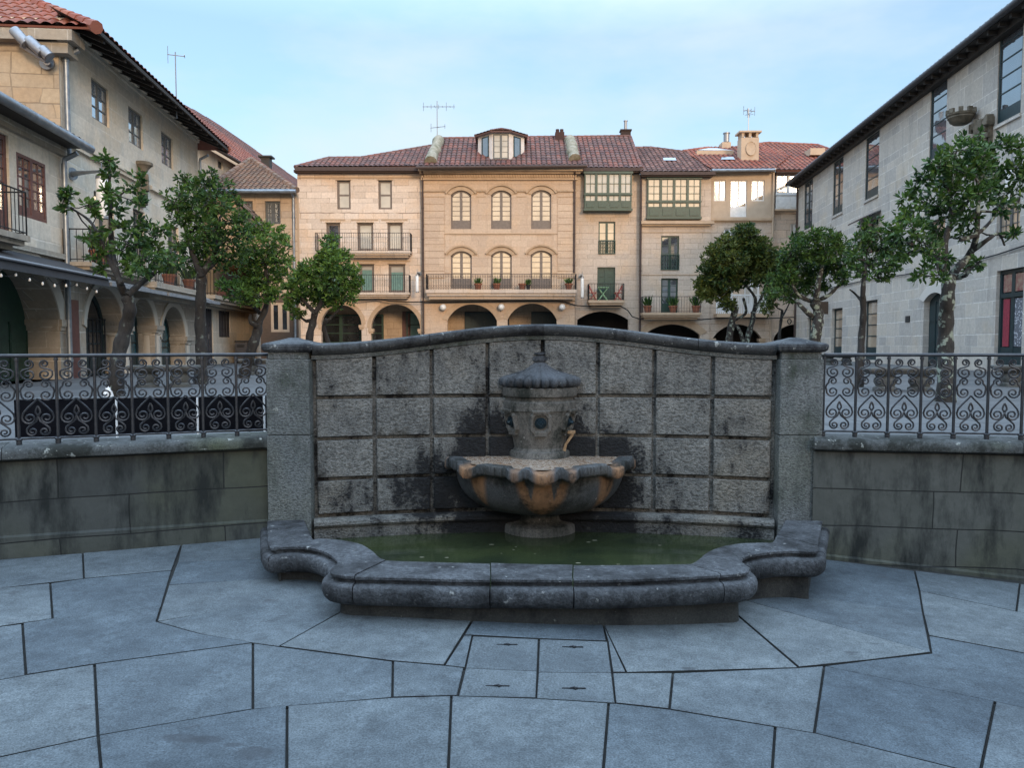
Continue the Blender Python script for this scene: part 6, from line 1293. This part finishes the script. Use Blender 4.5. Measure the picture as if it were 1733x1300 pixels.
mb = MB(); FK.box(mb, o.s0 + .2, o.s0 + .52, o.z0 + .62, zq - .1, -.128, -.116); mb.build('red_curtain', basic('red curtain cloth', (.3, .03, .05), (.2, .02, .035), 14, .8), w_)
m_, nt_, bb = new_mat('white lace'); vv = coords(nt_, 'Object'); vo_ = nd(nt_, 'ShaderNodeTexVoronoi'); vo_.inputs['Scale'].default_value = 14; nt_.links.new(vv, vo_.inputs['Vector']); nt_.links.new(ramp(nt_, vo_.outputs['Distance'], .25, .4, (.55, .56, .6, 1), (.12, .13, .15, 1)), bb.inputs['Base Color'])
mb = MB(); FK.box(mb, o.s0 + .78, o.s1 - .12, o.z0 + .62, zq - .1, -.128, -.116); mb.build('lace_curtain', m_, w_)
door(K, FK, ad, M.frTeal, off=-.2, boards=3)
mb = MB(); hood(mb, FK, ad, .0, .32, .02); mb.build('arch_ring', M.stoneK, K); 
for o in gd + up: mb = MB(); FK.box(mb, o.s0 - .05, o.s1 + .05, o.z0 - .1, o.z0 - .002, -.1, .05); mb.build('sill', M.stoneK, K)
o = md[0]; mb = MB(); mb.poly([FK.w(o.s0 - .3, o.z1 + .25, .02), FK.w(o.s1 + .3, o.z1 + .25, .02), FK.w(o.s1 + .3, o.z1, .5), FK.w(o.s0 - .3, o.z1, .5)]); mb.poly([FK.w(o.s0 - .3, o.z1 + .2, .02), FK.w(o.s0 - .3, o.z1 - .05, .5), FK.w(o.s1 + .3, o.z1 - .05, .5), FK.w(o.s1 + .3, o.z1 + .2, .02)]); mb.poly([FK.w(o.s0 - .3, o.z1 - .05, .5), FK.w(o.s0 - .3, o.z1, .5), FK.w(o.s1 + .3, o.z1, .5), FK.w(o.s1 + .3, o.z1 - .05, .5)]); mb.build('window_canopy', M.tileH, K)
mb = MB(); FK.box(mb, sk0 - .3, sk1, zeK - .14, zeK - .05, -.1, .5); FK.box(mb, sk0, sk1, zeK - .34, zeK - .14, -.05, .2); s = sk0
while s < sk1: FK.box(mb, s, s + .1, zeK - .26, zeK - .13, .2, .46); s += .6
mb.build('eaves', M.wood, K)
mb = MB(); mb.tube([FK.w(sk0 - .35, zeK - .04, .56), FK.w(sk1, zeK - .04, .56)], .1, 10); mb.build('gutter', M.shut2, K, smooth=40)
mb = MB(); roofmesh(mb, [FK.w(sk0 - .3, zeK, .55), FK.w(sk1, zeK, .55), FK.w(sk1, zeK + 2.6, -5.5), FK.w(sk0 - .3, zeK + 2.6, -5.5)], FK.u, amp=.06, row=.42, seg=5); mb.build('roof', M.tileH, K); pipe(K, FK, sk0 + .12, PLZ, zeK - .4, M.pipeBr, .08, .05)
# carved arms with crown
cs, zc = FK.pix(1626, 197, .42); t = empty('stone_coat_of_arms', FK.w(cs, zc - .9, .1), 'carved stone coat of arms under a jutting stone crown on the grey facade', 'coat of arms'); c = FK.w(cs - .0, zc, .42); mb = MB()
mb.lathe([(0, -.26), (.2, -.24), (.3, -.17), (.35, -.06), (.37, -.05), (.36, -.01), (.4, .03), (.4, .08), (.35, .09), (.32, .05), (0, .02)], c, 24)
for k in range(9): a = 2 * math.pi * k / 9; mb.box(c + Vector((math.cos(a) * .37, math.sin(a) * .37, .14)), .09, .13, .14, a)
mb.build('crown', M.lich2, t, smooth=40); mb = MB(); rr = random.Random(9); FK.box(mb, cs + .25, cs + 1.1, zc - 1.9, zc - .25, 0, .1)
for k in range(40): mb.box(FK.w(cs + rr.uniform(.1, 1.15), zc - rr.uniform(.25, 1.85), rr.uniform(.08, .16)), rr.uniform(.1, .28), rr.uniform(.1, .25), rr.uniform(.1, .3), rr.uniform(0, 3))
mb.build('carved_shield', M.lich2, t, bevel=.02)
t = empty('wall_cable', FK.w(*FK.pix(1560, 453)), 'thin dark cable sagging along the grey facade above the doors', 'cable'); mb = MB(); mb.tube([FK.w(*FK.pix(x, y, .05), .05) for x, y in ((1352, 500), (1425, 483), (1480, 471), (1530, 465), (1570, 456), (1650, 441), (1690, 430), (1732, 416), (1800, 400))], .022, 5); mb.build('cable', M.iron, t)
p = FK.w(*FK.pix(1391, 521, .3), .3); t = empty('wooden_sign', p, 'brown wooden board sign jutting from the grey facade beside the lichened leaning trunk', 'sign'); mb = MB(); FK.box(mb, 0, .1, 0, 0, 0, 0); mb = MB(); mb.box(p, .7, .12, .62, R(4)); mb.build('board', M.plank, t, bevel=.02); mb = MB(); mb.tube([p + Vector((0, 0, .28)), p + Vector((.35, .05, .28))], .025, 6); mb.build('bracket', M.iron, t)
for (x0, y0, x1, y1, nm, lab, mt, pr) in ((1533, 535, 1540, 545, 'wall_vent', 'small dark square vent in the grey facade left of the arched door', M.iron, .02), (1609, 507, 1617, 519, 'wall_plaque', 'small pale stone plaque right of the arched door', M.frWhite, .04)):
    r4 = FK.rect(x0, y0, x1, y1); t = empty(nm, FK.w(r4[0], r4[1]), lab, 'vent' if 'vent' in nm else 'plaque'); mb = MB(); FK.box(mb, r4[0], r4[2], r4[1], r4[3], -.02, pr); mb.build('plate', mt, t)
    mb = MB(); [FK.box(mb, r4[0] + .03, r4[2] - .03, r4[1] + (r4[3] - r4[1]) * (k + .3) / 4, r4[1] + (r4[3] - r4[1]) * (k + .6) / 4, pr - .001, pr + .012) for k in range(4)]; mb.build('slats' if 'vent' in nm else 'lettering_relief', M.frGrey, t)
p = FK.w(*FK.pix(1712, 283, .9), .9); tube_lamp(p, FK.w(FK.pix(1733, 283)[0], p.z, .02), .92, .13, 'white cylinder lamp on the grey facade behind the lichened tree')
# ---- benches
def make_bench(loc, lab, rot=0):
    t = empty('stone_bench', loc, lab, 'bench', 'stone benches under the trees'); L = Vector(loc); mb = MB()
    P = [(-.62, -.2), (.62, -.2), (.62, .2), (-.62, .2)]
    lv = [(.55, .15, .3), (.6, .19, .33), (.63, .22, .37), (.63, .22, .4), (.6, .2, .415)]
    R_ = lambda hx, hy, z: [L + Vector((sx * hx, sy * hy, z)) for sx, sy in ((-1, -1), (1, -1), (1, 1), (-1, 1))]
    for a, b in zip(lv, lv[1:]): mb.strip(R_(*a), R_(*b), True)
    mb.poly(R_(*lv[-1])); mb.poly(R_(*lv[0])[::-1]); mb.build('seat', M.bench, t, smooth=30, fix=True)
    for sx in (-.3, .3):
        mb = MB(); mb.lathe([(0, 0), (.2, 0), (.2, .06), (.15, .09), (.19, .16), (.18, .22), (.13, .26), (.2, .3), (0, .3)], L + Vector((sx, 0, 0)), 14); mb.build('support', M.bench, t, smooth=40)
    t.rotation_euler = (0, 0, rot); return t
def at_plaza(px, py): return PZ(px, py, PLZ)
bs = [(278, 655, 'stone bench between the two nearest left trees', .1), (1527, 662, 'stone bench left of the lichened tree behind the right railing', -.05), (445, 634, 'stone bench half hidden by the left fountain pillar', .4), (1418, 618, 'small far stone bench by the right fountain pillar', -.6), (1742, 655, 'stone bench at the right edge of the photo', -.4)]
b0 = make_bench(at_plaza(*bs[0][:2]), bs[0][2], bs[0][3])
for x, y, lab, r_ in bs[1:]:
    c = copy_tree(b0); c.location = at_plaza(x, y); c.rotation_euler.z = r_; c['label'] = lab
# ---- unseen house added behind the camera to shade the court from the low sun
FZ = Frame(0, -24, -1, 0); Z_ = empty('added_shade_house', (0, -24, PLZ), 'long plain stone house added behind the camera to shade the court', 'house'); ops = [Op(-26 + 5 * k, 5.2, -24.8 + 5 * k, 7.2) for k in range(11)]
mb = MB(); wall(FZ, mb, -32, 32, gz(0) - .4, 9.0, ops, .3); body(FZ, mb, -32, 32, -.4, 9.0, -.35, -9); mb.build('wall', M.stoneB, Z_)
for o in ops: window(Z_, FZ, o, M.frBrown, M.glB, 1, 3)
mb = MB(); roofmesh(mb, [FZ.w(-32.4, 9, .5), FZ.w(32.4, 9, .5), FZ.w(32.4, 11, -4.7), FZ.w(-32.4, 11, -4.7)], FZ.u, row=.6, pitch=.4, seg=3); roofmesh(mb, [FZ.w(-32.4, 9, -9.9), FZ.w(32.4, 9, -9.9), FZ.w(32.4, 11, -4.7), FZ.w(-32.4, 11, -4.7)], FZ.u, row=.6, pitch=.4, seg=3); mb.build('roof', M.tile, Z_)
# ================================================================== TREES
def catmull(P, n=5):
    out = []
    for k in range(len(P) - 1):
        p0, p1, p2, p3 = P[max(k - 1, 0)], P[k], P[k + 1], P[min(k + 2, len(P) - 1)]
        for j in range(n):
            t = j / n; out.append(.5 * ((2 * p1) + (p2 - p0) * t + (2 * p0 - 5 * p1 + 4 * p2 - p3) * t * t + (3 * p1 - p0 - 3 * p2 + p3) * t ** 3))
    return out + [P[-1]]
def tree(label, Y, trunks, blobs, seed, barkm, leafm, leaf=.11, dens=1.0, spread=.7, group='clipped evergreen trees in the square'):
    rr = random.Random(seed); root = None; wood = MB(); cr = MB(); nodes = []
    sc = Y / F
    for ti, (path, r0, r1) in enumerate(trunks):
        pts = []
        for k, (x, y) in enumerate(path):
            p = PY(x, y, Y + (0 if ti == 0 else rr.uniform(-.2, .2)) + (.08 * math.sin(k * 1.7 + seed) if k else 0)); pts.append(p)
        if ti == 0 or path[0][1] > 560:
            b = pts[0].copy()
            if b.z > PLZ: pts.insert(0, Vector((b.x, b.y, PLZ - .02)))
            else: pts[0].z = PLZ - .02
        if root is None: root = empty('tree', Vector((pts[0].x, pts[0].y, PLZ)), label, 'tree', group)
        c = catmull(pts, 6); n = len(c); rad = []
        for k in range(n):
            t = k / (n - 1); r = r0 + (r1 - r0) * t; r *= 1 + .12 * math.sin(k * 1.3 + seed) * rr.uniform(.4, 1); 
            if k < 3 and ti == 0: r *= 1.35 - .12 * k
            rad.append(r)
        wood.tube(c, rad, 10); nodes += [(p, r) for p, r in list(zip(c, rad))[int(n * .72):]]
        nodes.append((c[-1], r1))
    B = []
    cx = sum(b[0] for b in blobs) / len(blobs); wmax = max(abs(b[0] - cx) for b in blobs) * sc
    for (x, y, r) in blobs:
        h = max(0, 1 - (abs(x - cx) * sc / (wmax + .01)) ** 2); p = PY(x, y, Y + rr.uniform(-1, 1) * spread * wmax * (.35 + .5 * h)); B.append((p, r * sc))
    fork = nodes[-1][0]; order = sorted(B, key=lambda b: (b[0] - fork).length)
    for (p, r) in order:
        q, qr = min(nodes, key=lambda nn: (nn[0] - p).length + (.15 if nn[0].z > p.z else 0)); d = p - q; L = d.length; m = max(3, int(L / .22)); pts = [q]
        side = d.orthogonal().normalized() * rr.uniform(-.18, .18) * L
        for k in range(1, m + 1):
            t = k / m; pts.append(q + d * t + side * math.sin(t * math.pi) + Vector((rr.uniform(-.04, .04), rr.uniform(-.04, .04), -.12 * L * math.sin(t * math.pi) * .5 + rr.uniform(-.03, .03))))
        ra = min(qr * .72, .02 + .035 * L + .02); rad = [ra + (max(.010, ra * .4) - ra) * k / m for k in range(m + 1)]
        wood.tube(pts, rad, 6); nodes += list(zip(pts[1:], rad[1:]))
    for (p, r) in B:
        n = int(46 * dens * (r / .32) ** 2); n = max(7, n)
        for k in range(n):
            v = Vector((rr.gauss(0, 1), rr.gauss(0, 1), rr.gauss(0, 1))).normalized(); rad = r * (rr.random() ** .42) * rr.uniform(.85, 1.18); c = p + Vector((v.x * rad * 1.1, v.y * rad * 1.1, v.z * rad * .92))
            out = (v + Vector((0, 0, .35)) + Vector((rr.uniform(-.5, .5), rr.uniform(-.5, .5), rr.uniform(-.5, .5)))).normalized()
            if rr.random() < .3:
                q = p.lerp(c, .25); wood.tube([q, q.lerp(c, .55) + Vector((0, 0, -.03)), c], [.009, .007, .004], 4, cap=False)
            for j in range(rr.randint(6, 9)):
                dd = (out * .55 + Vector((rr.gauss(0, 1), rr.gauss(0, 1), rr.gauss(0, .8))) * .6).normalized(); L = leaf * rr.uniform(.55, 1.05)
                leafquad(cr, c + dd * .015 - out * rr.uniform(0, leaf * .6), dd, L, L * .42, rr)
    wood.build('trunk', barkm, root, smooth=60); cr.build('crown', leafm, root); return root
tree('leaning dark trunked tree with a tall leafy spike, nearest on the left', 12.0, [([(195, 672), (197, 630), (203, 590), (214, 550), (220, 522), (214, 500)], .125, .085), ([(214, 505), (200, 470), (190, 420), (186, 340), (185, 280)], .06, .02), ([(216, 500), (240, 478), (262, 462)], .055, .035), ([(205, 480), (180, 430), (165, 395), (150, 372), (120, 352), (106, 346)], .04, .009)],
 [(185, 268, 17), (186, 295, 19), (188, 325, 20), (194, 352, 20), (228, 318, 17), (232, 345, 15), (236, 300, 12), (205, 385, 18), (240, 385, 24), (222, 412, 26), (258, 400, 24), (262, 430, 26), (238, 445, 26), (288, 445, 20), (215, 440, 20), (163, 392, 13), (150, 405, 12), (165, 430, 16), (172, 450, 15), (108, 335, 9), (112, 350, 8), (150, 345, 11), (118, 325, 9), (275, 385, 16), (160, 360, 9)], 3, M.bark, M.leaf, .13, .85)
tree('straight trunked tree with a dense wide dark crown, second from the left', 15.8, [([(340, 650), (341, 600), (339, 550), (340, 500), (341, 465)], .125, .1), ([(341, 468), (325, 425), (312, 380)], .07, .035), ([(341, 466), (365, 425), (372, 380)], .07, .035)],
 [(300, 335, 22), (322, 318, 24), (345, 310, 22), (372, 318, 20), (330, 345, 28), (358, 342, 28), (388, 345, 22), (305, 368, 24), (340, 378, 30), (372, 378, 28), (402, 372, 22), (322, 405, 28), (355, 410, 30), (388, 408, 28), (415, 398, 16), (300, 425, 20), (335, 440, 24), (370, 440, 26), (400, 430, 20), (290, 350, 14), (310, 300, 12), (357, 298, 12)], 5, M.bark, M.leaf, .12, .95)
tree('slanting pale barked tree in front of the low annex, third from the left', 18.4, [([(414, 640), (418, 618), (428, 585), (436, 560), (437, 543)], .14, .1), ([(437, 548), (450, 520), (452, 480), (448, 440)], .08, .035), ([(436, 552), (424, 545), (424, 532)], .06, .03), ([(440, 530), (420, 512), (395, 500)], .05, .02)],
 [(425, 395, 18), (448, 388, 20), (468, 395, 18), (478, 412, 14), (430, 420, 24), (458, 418, 26), (470, 440, 24), (438, 448, 26), (415, 440, 18), (470, 468, 22), (445, 478, 28), (418, 478, 26), (395, 488, 20), (380, 482, 14), (408, 500, 20), (440, 503, 20), (465, 495, 18)], 8, M.bark, M.leaf2, .12, 1.1)
tree('bright green round tree in front of the pale house, standing behind the fountain wall', 24.0, [([(522, 620), (524, 570), (530, 545), (533, 528)], .14, .1), ([(533, 530), (515, 510), (505, 495)], .07, .03), ([(533, 530), (550, 500), (552, 470)], .08, .03), ([(555, 610), (555, 580), (548, 555), (552, 540)], .09, .06), ([(552, 545), (575, 522), (585, 500)], .05, .02)],
 [(560, 408, 15), (555, 428, 20), (578, 432, 15), (545, 448, 22), (568, 455, 24), (520, 455, 18), (592, 462, 20), (605, 480, 14), (530, 475, 26), (560, 482, 26), (588, 488, 18), (502, 470, 18), (498, 492, 18), (515, 500, 20), (542, 508, 22), (568, 508, 18), (490, 480, 12), (595, 505, 10), (490, 515, 12), (505, 530, 12)], 11, M.bark, M.leaf2, .14, 1.35)
tree('broad rounded tree with yellowish top and several crooked pale trunks', 26.0, [([(1233, 625), (1234, 575), (1240, 540), (1246, 520)], .14, .1), ([(1262, 622), (1264, 580), (1273, 545), (1275, 528)], .11, .08), ([(1275, 530), (1278, 505), (1260, 480)], .07, .035), ([(1262, 600), (1252, 560), (1240, 545), (1262, 530), (1258, 505)], .07, .045), ([(1246, 522), (1225, 505), (1205, 490)], .05, .025), ([(1275, 530), (1290, 500), (1300, 460)], .06, .025)],
 [(1262, 388, 15), (1250, 402, 20), (1275, 405, 18), (1228, 418, 22), (1255, 425, 26), (1285, 425, 24), (1210, 435, 22), (1235, 445, 28), (1265, 450, 28), (1295, 448, 24), (1205, 460, 22), (1228, 470, 24), (1190, 478, 16), (1188, 495, 14), (1200, 500, 14), (1308, 430, 18), (1315, 455, 20), (1250, 475, 18), (1290, 472, 18), (1222, 495, 15), (1232, 512, 14), (1318, 480, 16), (1205, 480, 18)], 14, M.barkL, M.leaf3, .15, 1.7)
tree('thin young tree half hidden between two bigger trees before the right arcade', 30.0, [([(1318, 612), (1319, 570), (1322, 540), (1324, 525)], .07, .05), ([(1322, 540), (1335, 515), (1338, 500)], .035, .02)],
 [(1305, 505, 18), (1320, 488, 20), (1335, 500, 14), (1298, 522, 12), (1340, 480, 16), (1312, 470, 16)], 17, M.bark, M.leaf3, .15, .9)
tree('stout leaning tree with a pale lichened trunk beside the right pillar', 20.0, [([(1381, 625), (1380, 575), (1384, 550), (1385, 530), (1378, 512)], .15, .12), ([(1380, 540), (1362, 525), (1350, 512)], .08, .04), ([(1379, 514), (1385, 480), (1392, 450)], .09, .04), ([(1380, 510), (1402, 500), (1418, 485), (1432, 478)], .06, .03), ([(1378, 512), (1352, 500), (1340, 480)], .07, .03)],
 [(1350, 405, 15), (1375, 400, 18), (1400, 402, 18), (1345, 425, 22), (1372, 425, 24), (1400, 428, 24), (1420, 415, 18), (1330, 440, 18), (1352, 450, 26), (1382, 455, 26), (1410, 455, 24), (1432, 440, 18), (1330, 465, 20), (1350, 480, 22), (1310, 475, 16), (1372, 482, 18), (1305, 495, 14), (1425, 468, 16), (1335, 500, 14), (1395, 485, 12)], 21, M.barkL, M.leaf, .13, 1.3)
tree('slim upright tree with a narrow trunk in front of the grey facade doors', 14.7, [([(1454, 656), (1456, 620), (1458, 570), (1461, 535), (1460, 500)], .075, .055), ([(1460, 512), (1448, 498), (1438, 490)], .03, .012), ([(1460, 502), (1462, 470), (1466, 440)], .05, .025)],
 [(1478, 378, 14), (1462, 392, 18), (1488, 395, 18), (1448, 408, 16), (1470, 415, 24), (1495, 418, 20), (1512, 425, 20), (1445, 432, 18), (1468, 442, 24), (1492, 445, 22), (1515, 448, 18), (1452, 458, 18), (1478, 465, 20), (1500, 468, 14), (1528, 432, 14), (1520, 405, 14)], 23, M.bark, M.leaf, .11, 1.0)
tree('large tree with white lichen patches up its trunk, nearest on the right', 11.05, [([(1600, 680), (1601, 640), (1600, 590), (1601, 540), (1604, 500), (1606, 468)], .125, .085), ([(1605, 475), (1585, 440), (1560, 425), (1540, 412)], .065, .025), ([(1605, 475), (1622, 452), (1640, 432), (1652, 400), (1655, 350), (1660, 300)], .065, .022), ([(1645, 425), (1672, 405), (1690, 395), (1700, 415)], .04, .012), ([(1600, 455), (1600, 410), (1610, 360), (1605, 320)], .05, .02), ([(1625, 405), (1650, 398), (1680, 370), (1700, 330)], .035, .015)],
 [(1640, 236, 20), (1620, 255, 26), (1650, 262, 26), (1675, 248, 20), (1700, 240, 20), (1722, 250, 18), (1590, 278, 24), (1618, 288, 30), (1650, 295, 32), (1682, 282, 26), (1712, 285, 24), (1560, 300, 20), (1585, 312, 26), (1545, 318, 14), (1615, 325, 30), (1648, 332, 30), (1682, 320, 26), (1712, 322, 20), (1575, 345, 28), (1608, 358, 28), (1640, 365, 24), (1530, 335, 12), (1548, 355, 20), (1520, 372, 18), (1545, 385, 26), (1520, 400, 20), (1560, 412, 26), (1532, 425, 20), (1580, 385, 24), (1590, 432, 20), (1570, 452, 18), (1555, 468, 13), (1600, 405, 18), (1632, 395, 14), (1640, 450, 11), (1655, 445, 9), (1690, 352, 18), (1718, 345, 16), (1735, 300, 22), (1735, 265, 18), (1590, 470, 10), (1508, 385, 11), (1715, 395, 9), (1605, 300, 22)], 29, M.barkL, M.leaf, .115, 1.0)
# ================================================================== SKY, SUN, CAMERA
SUN_EL, SUN_AZ = 13.0, R(180 - 14)     # sun low behind the camera and a little to its right
w = bpy.data.worlds.new('World'); scene.world = w; w.use_nodes = True; nt = w.node_tree; bg = nt.nodes['Background']
sky = nt.nodes.new('ShaderNodeTexSky'); sky.sky_type = 'NISHITA'; sky.sun_disc = False; sky.sun_elevation = R(SUN_EL)
sd = Vector((math.sin(R(20)) * math.cos(R(SUN_EL)), -math.cos(R(20)) * math.cos(R(SUN_EL)), math.sin(R(SUN_EL))))   # towards the sun
sky.sun_rotation = math.atan2(sd.x, sd.y); sky.air_density = 1.0; sky.dust_density = .8; sky.ozone_density = 2.2; sky.altitude = 0
t = nt.nodes.new('ShaderNodeTexCoord'); mp = nt.nodes.new('ShaderNodeMapping'); mp.inputs['Scale'].default_value = (1.2, 1.2, 3.2); nt.links.new(t.outputs['Generated'], mp.inputs[0])
n = noise(nt, mp.outputs[0], 1.7, 6, .55); CL = ramp(nt, n, .4, .64, (.0, .0, .0, 1), (.85, .85, .85, 1))
bright = nd(nt, 'ShaderNodeVectorMath', operation='MULTIPLY'); bright.inputs[1].default_value = (1.0, 1.0, 1.0); nt.links.new(sky.outputs[0], bright.inputs[0]); veil = mix(nt, .55, bright.outputs[0], (1.68, 2.5, 3.2))
col = mix(nt, CL, veil, (2.6, 3.05, 3.35)); nt.nodes[-1].clamp_factor = True
sx = nt.nodes.new('ShaderNodeSeparateXYZ'); nt.links.new(t.outputs['Generated'], sx.inputs[0])
warm = nd(nt, 'ShaderNodeMath', operation='MULTIPLY'); yy = nd(nt, 'ShaderNodeMath', operation='MULTIPLY'); yy.inputs[1].default_value = -1; nt.links.new(sx.outputs[1], yy.inputs[0])
nt.links.new(ramp(nt, yy.outputs[0], .3, .95), warm.inputs[0]); nt.links.new(ramp(nt, sx.outputs[2], .08, .42, (1, 1, 1, 1), (0, 0, 0, 1)), warm.inputs[1]); col = mix(nt, warm.outputs[0], col, (8.5, 6.2, 3.7))   # afterglow on the side of the sun
hi = ramp(nt, sx.outputs[2], .36, .75); col = mix(nt, hi, col, mix(nt, CL, (6.2, 8.6, 11.6), (8.2, 10.2, 12.6)))      # thin bright cloud high overhead
nt.links.new(col, bg.inputs[0]); bg.inputs[1].default_value = .15
l = bpy.data.lights.new('sun', 'SUN'); l.energy = 1.0; l.color = (1, .72, .47); l.angle = R(11); lo = bpy.data.objects.new('sun', l); COL.objects.link(lo); lo.rotation_euler = sd.to_track_quat('Z', 'Y').to_euler(); lo.location = (20, -80, 40)
cam = bpy.data.cameras.new('camera'); cam.sensor_width = 36; cam.lens = F / W * 36; cam.clip_end = 3000; cam.clip_start = .05; co = bpy.data.objects.new('camera', cam); COL.objects.link(co); co.location = CAM; co.rotation_euler = (math.pi / 2 - PITCH, 0, 0); scene.camera = co
vs = scene.view_settings; vs.view_transform = 'Standard'; vs.look = 'None'; vs.gamma = 1; vs.exposure = 1.02; vs.use_curve_mapping = False
